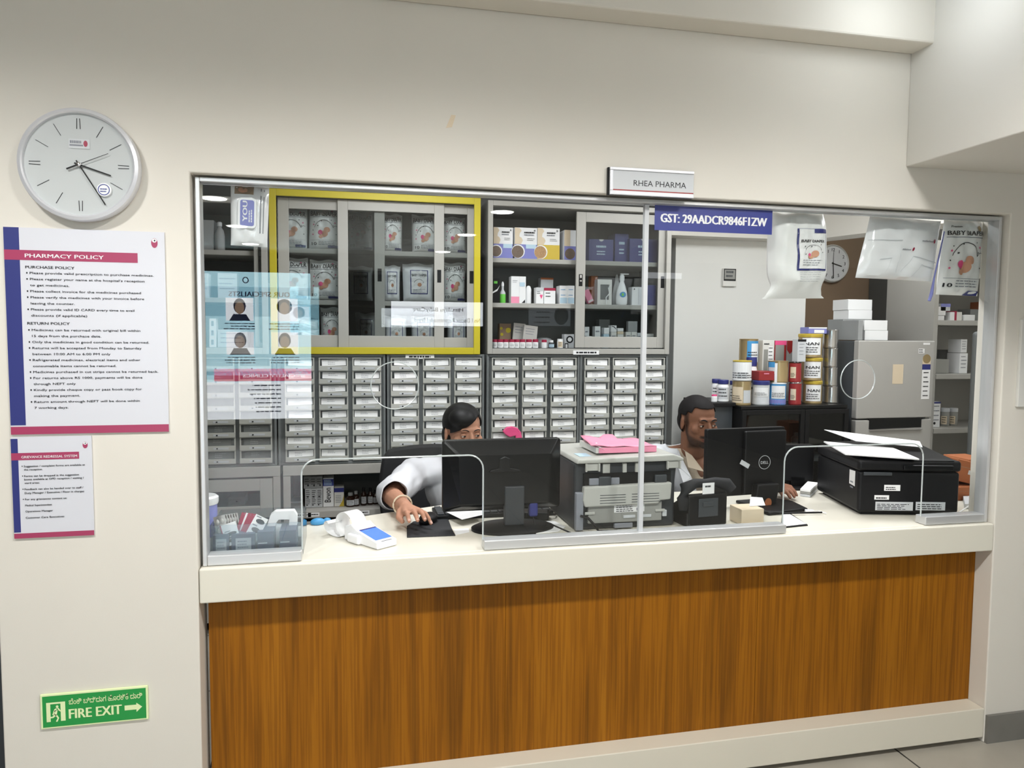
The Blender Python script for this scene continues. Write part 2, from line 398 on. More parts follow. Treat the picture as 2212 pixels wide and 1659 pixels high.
def hand_cut(x0, x1, zt, r):
    return [(x0, gz0 - .0), (x0, zt - r)] + [(x0 + r - r * math.cos(math.radians(a)), zt - r + r * math.sin(math.radians(a))) for a in range(15, 90, 15)] + [(x0 + r, zt), (x1 - r, zt)] + \
           [(x1 - r + r * math.sin(math.radians(a)), zt - r + r * math.cos(math.radians(a))) for a in range(15, 90, 15)] + [(x1, zt - r), (x1, gz0)]
def circ(px, py, rpx, n=40):
    c = P(px, py, .05); r = rpx / FOC * (c - CAM).dot(ROT @ Vector((0, 0, -1))); r *= 1.0
    return [(c.x + r * math.cos(2 * PI * i / n), c.z + r * math.sin(2 * PI * i / n)) for i in range(n)], c, r
z1a, z1b = P(850, 988, .05).z, P(1840, 962, .05).z
cA, cAc, cAr = circ(853, 833, 51); cB, cBc, cBr = circ(1853, 820, 42)
pA = [(fx0 + ft - .002, gz1), (fx0 + ft - .002, gz0)] + hand_cut(xh0, xh1, z1a, .045) + [(xj, gz0), (xj, gz1)]
pB = [(xj, gz1), (xj, gz0)] + hand_cut(xk0, xk1, z1b, .05) + [(fx1 - ft + .002, gz0), (fx1 - ft + .002, gz1)]
for pp, hole in ((pA, cA), (pB, cB)):
    g = outline(pp, [hole], .006, 'glass_pane', ['pane', 'glass_edge']); g.location = (0, .05, 0); g.parent = win
    g.matrix_parent_inverse = Matrix.Translation(-win.location)
wpart(MB().box(xj - .007, xj + .007, .042, .058, gz0, gz1), 'joint_strip', 'film_strip' if 'film_strip' in MAT else 'pale_grey')
# polished edges of the cut-outs
for lp, closed in ((hand_cut(xh0, xh1, z1a, .045), False), (hand_cut(xk0, xk1, z1b, .05), False), (cA, True), (cB, True)):
    wpart(MB().tube([(a, .05, b) for a, b in lp], .0017 if closed else .0026, 6, 0, closed), 'polished_edge', 'glass_edge')
# hand notch base sills of the counter
ctr = thing('service_counter', 'long cream pharmacy counter with a teak veneer front below the glass', 'counter', ((OX0 + OX1) / 2, 0, FZ))
def cpart(mb, name, mats, **k):
    o = mb.build(name, mats, parent=ctr, **k); o.matrix_parent_inverse = Matrix.Translation(-ctr.location); return o
CT = .80
bk = [(OX0 - .3, .40), (OX0, .40), (PZ(652, 1140, CT).x, .445), (PZ(835, 1112, CT).x, .578), (PZ(980, 1098, CT).x, .68), (1.2, .72), (1.9, .74), (2.6, .80), (3.0, .80)]
cpart(MB().prism([(OX0 + .002, .0302), (OX1 - .002, .0302), (OX1 - .002, WT + .002), (3.0, WT + .002)] + bk[::-1] + [(OX0 - .3, WT + .002), (OX0 + .002, WT + .002)], 'z', CT - .03, CT), 'worktop', 'counter_cream', bevel=.003)
cpart(MB().box(OX0 + .002, OX1 - .002, .0, .03, .7006, CT), 'apron', 'counter_cream', bevel=.004)
pw = MB()
for i in range(3):
    a = OX0 + .012 + (OX1 - OX0 - .013) * i / 3; b = OX0 + .012 + (OX1 - OX0 - .013) * (i + 1) / 3
    pw.box(a + (.0006 if i else 0), b - (.0006 if i < 2 else 0), .075, .095, .0, .772)
cpart(pw, 'wood_panel', 'teak')
cpart(MB().box(OX0 + .002, OX1 - .002, .0, .11, .0, .11), 'plinth', 'plinth_cream', bevel=.003)
cpart(MB().box(OX0 + .02, OX1 - .002, .04, .11, FZ, .0), 'toe_kick', 'black')
for x in (-.3, 2.27): cpart(MB().box(x - .02, x + .02, .13, .42, FZ, CT - .0302), 'end_panel', 'cab_grey')
# ------------------------------------------------ lobby side: downlights, lit boards seen as reflections
mat('lamp_disc', (255, 252, 245), .5, emit=9)
spots = DOWN + [(1.5, -1.3)]
for i, (dx, dy) in enumerate(spots):
    t = thing('ceiling_downlight', 'round recessed downlight in the lobby ceiling, out of view, some mirrored bright in the glass', 'ceiling light', (dx, dy, CEIL), 0, 'lobby ceiling downlights')
    MB().lathe([(.135, -.001), (.135, -.006), (.112, -.012), (.112, -.004)], mi=0).build('trim_ring', 'white', t)
    MB().lathe([(.11, -.004), (.11, -.009)]).build('lamp_lens', 'lamp_disc', t)
t = thing('ceiling_spotlight', 'cool white surface-mounted ceiling lamp in the corner by the dropped beam', 'ceiling light', (1.60, -.34, CEIL))
MB().lathe([(.07, -.001), (.075, -.05), (.06, -.055)]).build('housing', 'white', t); MB().lathe([(.05, -.0555), (.05, -.058)]).build('lens', 'lamp_disc', t)
pl_ = bpy.data.lights.new('point_light', 'POINT'); pl_.energy = 1.6; pl_.color = (.82, .91, 1); pl_.shadow_soft_size = .05; po_ = bpy.data.objects.new('point_light', pl_); C.objects.link(po_); po_.location = (1.60, -.34, CEIL - .12)
q0 = PZ(1335, 446, CEIL); q1 = PZ(1690, 470, CEIL)
mat('panel_glow', (240, 247, 255), .5, emit=6)
t = thing('ceiling_light_panel', 'long flat light panel in the lobby ceiling, a white streak atop the glass', 'ceiling light', ((q0.x + q1.x) / 2, .1 - q0.y + .1, CEIL))
MB().frame(-(q1.x - q0.x) / 2 - .03, (q1.x - q0.x) / 2 + .03, -.2, .2, .03, 0, .02).build('panel_frame', 'white', t).rotation_euler = (-PI / 2, 0, 0)
MB().box(-(q1.x - q0.x) / 2, (q1.x - q0.x) / 2, -.17, .17, -.012, -.004).build('diffuser', 'panel_glow', t)
YV = 8.6; YR = .1 - YV                      # mirrored plane of the lobby's rear boards
mat('screen_blue', (178, 220, 232), .4, emit=12); mat('screen_white', (236, 240, 246), .4, emit=12); mat('screen_pink', (205, 70, 110), .4, emit=10)
mat('screen_tint', (150, 200, 218), .4, emit=10)
mat('screen_dark', (40, 46, 60), .5, emit=.3); mat('screen_navy', (40, 60, 120), .5, emit=1.0); mat('screen_skin', (200, 165, 140), .5, emit=4); mat('soft_white', (236, 240, 246), .4, emit=4.2); mat('dim_white', (190, 200, 210), .4, emit=1.0)
def board(name, label, px, mats):
    x0, x1, z0, z1 = R(*px, YV); t = thing(name, label, 'sign', ((x0 + x1) / 2, YR, z0))
    w_, h_ = x1 - x0, z1 - z0
    MB().box(-w_ / 2 - .01, w_ / 2 + .01, -.05, -.004, -.01, h_ + .01).build('housing', 'dark_grey', t)
    s = MB(); s.add([(w_ / 2, 0, 0), (-w_ / 2, 0, 0), (-w_ / 2, 0, h_), (w_ / 2, 0, h_)], [(0, 1, 2, 3)], 0)
    return t, s, w_, h_, (lambda u, v: (w_ / 2 - u * w_, .002, v * h_))
t, s, w_, h_, mp = board('display_screen', 'pale blue lit specialists board with portraits, mirrored in the left of the glass', (445, 588, 672, 905), 0)
s.band(mp, 0, 1, .70, .9, 5); s.band(mp, 0, 1, .30, .345, 5)
s.band(mp, 0, .93, .26, .345, 2); s.band(mp, 0, 1, 0, .255, 1)
mq = lambda u, v: (w_ / 2 - u * w_, .004, v * h_)
s.text('OUR SPECIALISTS', mq, .2, .835, .048, 3, .02, fit=.58)
s.disk(mq, .62, .945, .03, .022, 3, r0=.7)
for u, v, dark in ((.255, .67, 1), (.68, .67, 0), (.255, .44, 0), (.68, .44, 0)):
    s.band(mq, u - .13, u + .13, v, v + .155, 1)
    m5 = lambda a, b: (w_ / 2 - a * w_, .006, b * h_); m6 = lambda a, b: (w_ / 2 - a * w_, .008, b * h_)
    s.disk(m5, u, v + .1, .075 if dark else .058, .052, 3); s.disk(m6, u, v + .088, .045, .042, 4)
    s.poly([m5(u - .1, v), m5(u + .1, v), m5(u + .06, v + .045), m5(u - .06, v + .045)], 3 if not dark else 1)
    s.lines(mq, u - .14, u + .16, v - .015, 3, .018, .006, 3, int(v * 100))
s.text('SPECIALITY CLINICS', mq, .06, .287, .03, 1, .012, fit=.6); s.text('Advanced', mq, .08, .315, .02, 1, .01)
s.lines(mq, .3, .62, .235, 7, .03, .008, 3, 5)
s.build('screen', ['screen_blue', 'screen_white', 'screen_pink', 'screen_navy', 'screen_skin', 'screen_tint'], t)
t, s, w_, h_, mp = board('lit_sign', 'white lit baby care sign mirrored across the yellow cabinet', (845, 652, 1043, 704), 0)
s.text('Himalaya BabyCare', mp, .22, .6, .24, 1, .012, fit=.55); s.text('No.1 Doctor Recommended Brand', mp, .03, .15, .26, 1, .012, fit=.72)
s.build('sign_face', ['screen_white', 'screen_dark'], t)
t, s, w_, h_, mp = board('lit_sign', 'dim poster with a smiling face, mirrored in the right cabinet', (1142, 660, 1232, 704), 0)
s.disk(mp, .22, .5, .17, .45, 1); s.disk(lambda a, b: (w_ / 2 - a * w_, .004, b * h_), .22, .42, .11, .34, 2); s.lines(mp, .5, .92, .7, 3, .25, .06, 1, 2)
s.build('sign_face', ['dim_white', 'screen_dark', 'faint_ink'], t)
t, s, w_, h_, mp = board('lit_sign', 'thin bright ledge light mirrored beside the right cabinet door', (1388, 590, 1560, 603), 0)
s.build('sign_face', ['soft_white'], t)
# ================================================================ things on the lobby wall
def on_wall(px, py): return P(px, py, 0)
# clock
c = on_wall(181, 362); rad = .1455
t = thing('wall_clock', 'round white wall clock with a wide silver rim above the policy notice', 'clock', (c.x, 0, c.z))
def facing(mb_prof, n=64):              # lathe profile (radius, out from wall) turned to face -y
    m_ = MB().lathe(mb_prof, n=n); m_.v = [(x, -z, y) for x, y, z in m_.v]; m_.f = [f[::-1] if False else f for f in m_.f]; return m_
facing([(rad * .97, .0), (rad, .012), (rad, .034), (rad * .985, .040), (rad * .93, .043), (rad * .905, .040), (rad * .895, .030), (rad * .5, .030)]).build('rim', 'brushed', t)
mat('dial_white', (190, 194, 194), .5)
facing([(rad * .90, .024), (rad * .90, .031)]).build('dial', 'dial_white', t)
md = lambda u, v: (u, -.0318, v)
def hand(mb, ang, r0, r1, w0, w1, y, mi=0):
    a = math.radians(90 - ang); d = Vector((math.cos(a), math.sin(a))); n_ = Vector((-d.y, d.x))
    pts = [d * r0 + n_ * w0, d * r0 - n_ * w0, d * r1 - n_ * w1, d * r1 + n_ * w1]
    return mb.prism([(q.x, q.y) for q in pts][::-1], 'y', -y, -y - .0012, mi)
for h in range(12):
    if h % 3 == 0:
        for off in (-2.0, 2.0):
            a = math.radians(90 - h * 30); d = Vector((math.cos(a), math.sin(a))); n_ = Vector((-d.y, d.x)) * (.0042 if off > 0 else -.0042)
            mk = MB(); p0, p1 = d * .092 + n_, d * .119 + n_ * .8; e_ = Vector((-d.y, d.x)) * .0009
            mk.poly([md(*(p0 + e_)), md(*(p0 - e_)), md(*(p1 - e_)), md(*(p1 + e_))]); mk.build('hour_mark', 'ink', t)
    else: hand(MB(), h * 30, .084, .117, .0006, .0006, .0312).build('hour_mark', 'ink', t)
hand(MB(), 108, -.012, .079, .0018, .0016, .0352).build('hour_hand', 'black', t)
hand(MB(), 149, -.012, .117, .0016, .0012, .0368).build('minute_hand', 'black', t)
hand(hand(MB(), 66, .0, .078, .0008, .0005, .0385), 246, 0, .032, .002, .002, .0385).build('second_hand', 'black', t)
facing([(.006, .031), (.006, .041), (.003, .0425)], 20).build('centre_cap', 'chrome', t)
lb = MB().rect(-.024, .026, .042, .066, -.0325, 0); mL = flat(-.024, -.0328, .042)
lb.band(mL, .002, .034, .006, .010, 1); lb.lines(mL, .003, .032, .02, 1, .01, .007, 1, 3); lb.disk(mL, .040, .013, .005, .008, 2)
lb.build('logo_sticker', ['pale_grey', 'faint_ink', 'maroon'], t)
rs = facing([(.018, .031), (.018, .0365), (.0165, .038)], 28); rs.disk(flat(.058, -.0385, -.062), 0, 0, .0145, .0145, 1, r0=.85, n=28)
rs.v = [(x + (.058 if i < 84 else 0), y, z - (.062 if i < 84 else 0)) for i, (x, y, z) in enumerate(rs.v)]
rs.lines(flat(.058, -.0386, -.062), -.009, .009, .003, 2, .006, .003, 1, 4); rs.build('quality_sticker', ['white', 'blue'], t)
# policy notices: flat boards, printed
def notice(name, label, tl, br_, mats, body, sub=()):
    x0, x1 = (P(tl[0], tl[1], 0).x + P(tl[2], tl[3], 0).x) / 2, (P(br_[0], br_[1], 0).x + P(br_[2], br_[3], 0).x) / 2
    z1 = P((tl[0] + br_[0]) / 2, (tl[1] + br_[1]) / 2, 0).z; z0 = P((tl[2] + br_[2]) / 2, (tl[3] + br_[3]) / 2, 0).z
    t = thing(name, label, 'notice', ((x0 + x1) / 2, 0, z0)); w_, h_ = x1 - x0, z1 - z0
    MB().box(-w_ / 2, w_ / 2, -.006, -.0005, 0, h_).build('board', 'notice_white', t)
    body(t, w_, h_, lambda k: (lambda u, v: (-w_ / 2 + u * w_, -.0064 - k * .0003, v * h_)))
    return t
def emblem(s, mp, u, v, r, asp, red, ink, wht):       # small capsule-shaped emblem, white cap on a red base
    s.disk(mp(1), u, v, r, r * asp * 1.45, red, 20); s.disk(mp(2), u, v + r * asp * .75, r * .72, r * asp * .6, wht, 16); s.disk(mp(3), u + r * .1, v + r * asp * .75, r * .25, r * asp * .28, ink, 10)
def body1(t, w_, h_, mp):
    s = MB(); s.band(mp(0), 0, .093, .045, 1); s.build('side_band', 'navy', t)
    s = MB().band(mp(1), 0, .825, .845, .893); s.text('PHARMACY POLICY', mp(2), .125, .858, .026, 1, .02, fit=.485); s.build('title_band', ['magenta', 'white'], t)
    MB().band(mp(0.5), 0, 1, 0, .038).build('foot_band', 'magenta', t)
    s = MB(); emblem(s, mp, .935, .945, .021, w_ / h_ * 1.1, 1, 0, 2); s.build('emblem', ['ink', 'magenta', 'white'], t); s = MB()
    s.text('PURCHASE POLICY', mp(1), .125, .806, .0178, 0, .025, fit=.30)
    rows = [('•', 'Please provide valid prescription to purchase medicines.', .775), ('•', 'Please register your name at the hospital’s reception', .715), ('', 'to get medicines.', .24), ('•', 'Please collect invoice for the medicines purchased', .69), ('•', 'Please verify the medicines with your invoice before', .71),
            ('', 'leaving the counter.', .27), ('•', 'Please provide valid ID CARD every time to avail', .645), ('', 'discounts (if applicable)', .345), None, ('•', 'Medicines can be returned with original bill within', .68), ('', '15 days from the purchase date.', .43),
            ('•', 'Only the medicines in good condition can be returned.', .735), ('•', 'Returns will be accepted from Monday to Saturday', .685), ('', 'between 10:00 AM to 6:00 PM only', .485), ('•', 'Refrigerated medicines, electrical items and other', .675), ('', 'consumable items cannot be returned.', .52),
            ('•', 'Medicines purchased in cut strips cannot be returned back.', .79), ('•', 'For returns above RS 1000, payments will be done', .685), ('', 'through NEFT only', .26), ('•', 'Kindly provide cheque copy or pass book copy for', .68), ('', 'making the payment.', .285), ('•', 'Return amount through NEFT will be done within', .665), ('', '7 working days.', .21)]
    v = .779
    for r_ in rows:
        if r_ is None:
            v -= .010; s.text('RETURN POLICY', mp(1), .125, v, .0178, 0, .025, fit=.26); v -= .031; continue
        if r_[0]: s.disk(mp(1), .133, v + .005, .005, .0045, 0, 10)
        s.text(r_[1], mp(1), .15, v, .0152, 0, .014, fit=r_[2]); v -= .0292
    s.build('lettering', ['ink', 'magenta', 'white'], t)
notice('policy_notice', 'tall white pharmacy policy notice with blue side band and pink title', (10, 490, 25, 940), (356, 503, 366, 930), 0, body1)
def body2(t, w_, h_, mp):
    MB().band(mp(0), 0, .085, .06, .985).build('side_band', 'navy', t)
    s = MB().band(mp(1), 0, .84, .775, .845); s.text('GRIEVANCE REDRESSAL SYSTEM', mp(2), .125, .793, .034, 1, .02, fit=.69); s.build('title_band', ['magenta', 'white'], t)
    MB().band(mp(.5), 0, 1, 0, .05).build('foot_band', 'magenta', t)
    s = MB(); emblem(s, mp, .92, .91, .032, w_ / h_, 1, 0, 2); s.build('emblem', ['ink', 'magenta', 'white'], t); s = MB()
    for v, u, tx, ft_ in ((.705, 1, 'Suggestion / complaint forms are available at', .76), (.672, 0, 'the reception.', .23), (.608, 1, 'Forms can be dropped in the suggestion', .68), (.575, 0, 'boxes available at OPD reception / waiting /', .74), (.54, 0, 'ward areas.', .19),
                          (.478, 1, 'Feedback can also be handed over to staff /', .73), (.44, 0, 'Duty Manager / Executive / Floor in charges', .74), (.378, 1, 'For any grievances contact us:', .52), (.318, 0, 'Medical Superintendent', .33), (.258, 0, 'Operations Manager', .34), (.195, 0, 'Customer Care Executives', .48)):
        if u: s.disk(mp(1), .13, v + .01, .007, .006, 0, 8)
        s.text(tx, mp(1), .15, v, .026, 0, .022, fit=ft_)
    s.build('lettering', ['ink', 'magenta', 'white'], t)
notice('grievance_notice', 'small white grievance notice with pink title below the policy notice', (25, 945, 33, 1163), (200, 940, 204, 1154), 0, body2)
# fire exit sign
x0, x1 = (P(87, 1500, 0).x + P(92, 1573, 0).x) / 2, P(321, 1515, 0).x; z1 = P(204, 1489, 0).z; z0 = P(206, 1562, 0).z
t = thing('fire_exit_sign', 'green fire exit sign with running figure and arrow low on the wall', 'sign', ((x0 + x1) / 2, 0, z0)); w_, h_ = x1 - x0, z1 - z0
MB().box(-w_ / 2, w_ / 2, -.007, -.0005, 0, h_).build('backing_plate', 'glow_green', t, bevel=.0015)
mp = lambda k: (lambda u, v: (-w_ / 2 + u * w_, -.0074 - k * .0004, v * h_))
MB().band(mp(0), .02, .982, .045, .945).build('green_field', 'green', t)
s = MB()
s.band(mp(1), .055, .092, .2, .76); s.band(mp(1), .185, .228, .2, .76); s.band(mp(1), .092, .185, .71, .76)
s.disk(mp(2), .155, .63, .012, .04, 0, 14)
for pts in ([(.150, .58), (.128, .56), (.108, .40), (.118, .39), (.138, .51), (.146, .50)], [(.128, .56), (.155, .585), (.165, .52), (.187, .47), (.187, .5), (.170, .58), (.158, .6)], [(.128, .52), (.158, .53), (.148, .38), (.13, .38)],
            [(.132, .40), (.150, .40), (.17, .30), (.155, .19), (.14, .19), (.142, .22), (.155, .29)], [(.13, .42), (.145, .38), (.118, .31), (.07, .30), (.07, .35), (.11, .35)], [(.06, .2), (.06, .26), (.075, .3), (.082, .24)]):
    s.poly([mp(2)(u, v) for u, v in pts], 0)
s.text('FIRE EXIT', mp(1), .262, .245, .40, 0, .035, fit=.487)
s.text('ಬೆಂಕಿ ಬಿದ್ದಾಗ ಹೊರಕ್ಕೆ ದಾರಿ', mp(1), .262, .66, .21, 0, .012, fit=.685)
s.poly([mp(1)(u, v) for u, v in ((.778, .33), (.89, .33), (.89, .255), (.945, .40), (.89, .53), (.89, .475), (.778, .475))], 0)
s.build('lettering', 'glow_green', t)
# name plate
x0, x1, z0, z1 = R(1315, 365, 1499, 424, -.02)
t = thing('name_plate', 'silver framed RHEA PHARMA name plate above the glass window', 'sign', ((x0 + x1) / 2, 0, z0)); w_, h_ = x1 - x0, z1 - z0
MB().box(-w_ / 2, w_ / 2, -.012, -.0005, .0, h_).build('backing', 'black', t)
MB().box(-w_ / 2 + .004, w_ / 2, -.022, -.012, 0, .013).box(-w_ / 2 + .004, w_ / 2, -.022, -.012, h_ - .009, h_).box(-w_ / 2 + .004, -w_ / 2 + .014, -.022, -.012, .013, h_ - .009).build('frame', 'brushed', t, bevel=.0015)
s = MB().box(-w_ / 2 + .014, w_ / 2, -.018, -.012, .017, h_ - .009, 0); s.box(-w_ / 2 + .014, w_ / 2, -.0178, -.012, .0132, .017, 2); s.text('RHEA PHARMA', flat(-w_ / 2, -.0184, 0), .29 * w_, .36 * h_, .30 * h_, 1, .004, fit=.62 * w_)
s.build('face', ['pale_grey', 'ink', 'red'], t)
# scrap of masking tape and switch plate on the wall
c = on_wall(972, 262)
tag(MB().prism([(-.012, -.02), (.006, -.016), (.017, .018), (.004, .019)][::-1], 'y', -.0008, 0).build('masking_tape', 'tape', loc=(c.x, 0, c.z)), 'small torn scrap of beige masking tape high on the wall', 'tape')
x0, x1, z0, z1 = R(2197, 690, 2240, 878, 0)
tag(MB().box(-(x1 - x0) / 2, (x1 - x0) / 2, -.012, 0, 0, z1 - z0).build('wall_panel', 'off_white', loc=((x0 + x1) / 2, 0, z0), bevel=.002), 'pale grey flat panel on the wall at the right edge', 'panel')
# ================================================================ cabinets on the back wall
YC = 1.6; YD = 2.0
def carton(label, px, Y, depth, mats=('white',), z0=None, decals=(), texts=(), lines=(), group=None, cat='box', name='carton', rz=0, bevel=.0015):
    x0, x1, a, b = R(*px, Y); z0 = (a if z0 is None else z0) + .0008; wd, h = x1 - x0, b - z0
    ms = list(mats)
    def mi(n):
        if n not in ms: ms.append(n)
        return ms.index(n)
    s = MB().box(-wd / 2, wd / 2, 0, depth, 0, h, 0); k = 0
    for d in decals:
        k += 1; mp = (lambda kk: (lambda u, v: (-wd / 2 + u * wd, -.0005 - kk * .0003, v * h)))(k)
        if d[0] == 'disk': s.disk(mp, d[1], d[2], d[3], d[3] * wd / h, mi(d[4]), 18)
        elif d[0] == 'poly': s.poly([mp(u, v) for u, v in d[1]], mi(d[2]))
        else: s.band(mp, d[0], d[2], d[1], d[3], mi(d[4]))
    mp = lambda u, v: (-wd / 2 + u * wd, -.001 - k * .0003, v * h)
    for t_ in texts: s.text(t_[0], mp, t_[1], t_[2], t_[3], mi(t_[5]), .01, fit=t_[4])
    for l in lines: s.lines(mp, l[0], l[1], l[2], l[3], l[4], l[5], mi(l[6]), int(px[0]))
    return tag(s.build(name, ms, loc=((x0 + x1) / 2, Y, z0), bevel=bevel), label, cat, group), ((x0 + x1) / 2, z0 + h)
def upper_cab(name, label, px, shelves, outer, t_=.03, doors=()):
    x0, x1, z0, z1 = R(*px, YC); xc = (x0 + x1) / 2; wd, h = x1 - x0, z1 - z0
    t = thing(name, label, 'cabinet', (xc, YC, z0)); d = YD - YC
    MB().box(-wd / 2, -wd / 2 + .02, .004, d, 0, h).box(wd / 2 - .02, wd / 2, .004, d, 0, h).box(-wd / 2 + .02, wd / 2 - .02, .004, d, 0, .03).box(-wd / 2 + .02, wd / 2 - .02, .004, d, h - .03, h).box(-wd / 2 + .02, wd / 2 - .02, d - .01, d, .03, h - .03).build('carcass', 'cab_inner', t)
    MB().frame(-wd / 2, wd / 2, 0, h, t_, -.012, .004, tb=t_ * 1.05).build('face_frame', outer, t, bevel=.002)
    zs = []
    for py in shelves:
        z = P((px[0] + px[2]) / 2, py, YC + .05).z - z0; zs.append(z + z0)
        MB().box(-wd / 2 + .021, wd / 2 - .021, .05, d - .011, z - .024, z).build('shelf', 'cab_grey', t, bevel=.002)
    for dx0, dx1, yo, glassm, sw, hs in doors:
        a, b = P(dx0, (px[1] + px[3]) / 2, YC).x - xc, P(dx1, (px[1] + px[3]) / 2, YC).x - xc
        o = MB().frame(a, b, .034, h - .034, sw, yo, yo + .014, tb=sw * 1.15).build('sliding_door', 'cab_grey', t, bevel=.0015)
        MB().box(a + sw, b - sw, yo + .005, yo + .009, .034 + sw * 1.15, h - .034 - sw).build('door_glass', glassm, o)
        for sd in hs:
            hx = (a + sw / 2) if sd == 'l' else (b - sw / 2)
            hb = MB().box(hx - .010, hx + .010, yo - .0015, yo + .002, h * .46, h * .54, 0)
            if len(hs) == 2 and sd == 'l': hb.box(hx - .005, hx + .005, yo - .003, yo, h * .515, h * .535, 1).disk(lambda u, v: (u, yo - .003, v), hx, h * .495, .006, .004, 1)
            hb.build('recessed_handle', ['black', 'chrome'], o)
    return t, z0, z0 + .03, zs
# yellow-framed, middle grey, left grey
yc, yz0, yfl, ysh = upper_cab('medicine_cabinet', 'yellow framed wall cabinet full of diaper packs behind the seated woman', (583, 418, 1037, 765), (541, 650), 'yellow', .033,
    doors=[(600, 832, .030, 'door_glass', .052, 'r'), (730, 960, .014, 'door_glass', .05, 'r'), (940, 1030, .031, 'door_glass', .045, 'r')])
gc, gz_, gfl, gsh = upper_cab('medicine_cabinet', 'grey framed wall cabinet of cartons and bottles right of the yellow one', (1053, 442, 1447, 765), (562, 657), 'cab_grey', .026,
    doors=[(1246, 1443, .014, 'door_glass', .052, 'lr')])
lc, lz_, lfl, lsh = upper_cab('medicine_cabinet', 'grey wall cabinet at the left end, half hidden by a reflection', (388, 425, 579, 765), (540, 643), 'cab_grey', .03,
    doors=[(548, 582, .014, 'door_glass', .02, 'r')])
# drawer blocks
def drawer_proto(wd, h, seed, style):
    rnd = random.Random(seed)
    s = MB()
    s.box(-wd / 2, wd / 2, -.012, .0, 0, h * .36, 0)                         # lip
    s.box(-wd / 2, -wd / 2 + .006, -.006, .0, h * .36, h * .93, 0).box(wd / 2 - .006, wd / 2, -.006, 0, h * .36, h * .93, 0)
    s.box(-wd / 2, wd / 2, -.008, 0, h * .93, h * .985, 0)
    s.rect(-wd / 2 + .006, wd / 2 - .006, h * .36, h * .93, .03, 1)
    s.box(-wd * .2, wd * .28, -.0132, -.012, h * .10, h * .25, 2); s.box(-wd * .11, -wd * .06, -.0145, -.012, h * .13, h * .22, 1)
    return s
DRW = {}
def drawer_block(name, label, x0, x1, z0, z1, cols, rows, style):
    xc = (x0 + x1) / 2; t = thing(name, label, 'drawer cabinet', (xc, YC, z0)); h = z1 - z0
    MB().box(x0 - xc, x1 - xc, .02, YD - YC, 0, h).frame(x0 - xc, x1 - xc, 0, h, .012, .0, .02).build('housing', 'drawer_frame', t, bevel=.002)
    ph = (h - .034) / rows
    for ci, (a, b) in enumerate(cols):
        for r_ in range(rows):
            k = (round(b - a, 2), (ci * 3 + r_ * 5) % 4, style)
            if k not in DRW:
                s = drawer_proto(b - a, ph, k[1], style); o = s.build('drawer', ['drawer_grey', 'black', 'pale_grey'], t, bevel=0)
                rnd = random.Random(k[1] + 10 * len(DRW)); wd = b - a
                l = MB(); hh = ph * rnd.uniform(.46, .55); ww = wd * rnd.uniform(.76, .84)
                l.box(-ww / 2, ww / 2, -.001, .003, 0, hh, 0); l.lines(flat(-ww / 2, -.0014, 0), ww * .25, ww * .75, hh * .8, 2 + k[1] % 2, hh * .27, hh * .07, 1, k[1], .5)
                lo = l.build('label_card', ['paper' if style == 'white' else 'cab_dark', 'faint_ink' if style == 'white' else 'grey_carton'], o, loc=(rnd.uniform(-.006, .006), .0, ph * .375)); lo.rotation_euler = (-.12, rnd.uniform(-.03, .03), 0)
                DRW[k] = o
            else: o = copy_tree(DRW[k], t)
            o.location = ((a + b) / 2 - xc, -.001, .018 + (rows - 1 - r_) * ph)
    return t
dz1 = yz0 - .001; dz0 = P(700, 1003, YC).z
def px_cols(cs): return [(P(a, 880, YC).x, P(b, 880, YC).x) for a, b in cs]
blocks = [((395, 597), [(440, 508), (517, 587)], 'grey', 'drawer cabinet at the left end with dark dim drawer windows'), ((600, 833), [(616, 680), (690, 752), (762, 823)], 'white', 'drawer cabinet under the left half of the yellow cabinet'),
          ((836, 1046), [(844, 905), (913, 973), (981, 1039)], 'white', 'drawer cabinet directly behind the woman’s head'), ((1051, 1251), [(1062, 1118), (1127, 1180), (1189, 1243)], 'white', 'drawer cabinet right of the woman, with the pink packet'), ((1252, 1441), [(1261, 1314), (1322, 1374), (1381, 1433)], 'white', 'rightmost drawer cabinet beside the white column')]
lowtop = dz0 - .001
for (a, b), cs, st, lb_ in blocks:
    drawer_block('drawer_cabinet', lb_, P(a, 880, YC).x, P(b, 880, YC).x, dz0, dz1, px_cols(cs), 8, st)
# paper tags on the cabinet frames
def shelf_tag(px, Y, label, parent=None, txt=''):
    x0, x1, z0, z1 = R(*px, Y); s = MB().box(-(x1 - x0) / 2, (x1 - x0) / 2, -.0008, 0, 0, z1 - z0, 0)
    s.lines(flat(-(x1 - x0) / 2, -.0012, 0), (x1 - x0) * .12, (x1 - x0) * .9, (z1 - z0) * .7, 1, .01, (z1 - z0) * .4, 1, int(px[0]), .05)
    return tag(s.build('label_strip', ['paper', 'ink'], loc=((x0 + x1) / 2, Y, z0)), label, 'label')
shelf_tag((1238, 757, 1294, 766), YC - .0125, 'white printed label strip on the foot of the grey framed cabinet')
shelf_tag((876, 766, 938, 775), YC - .002, 'pale label strip on top rail of the drawers behind the woman')
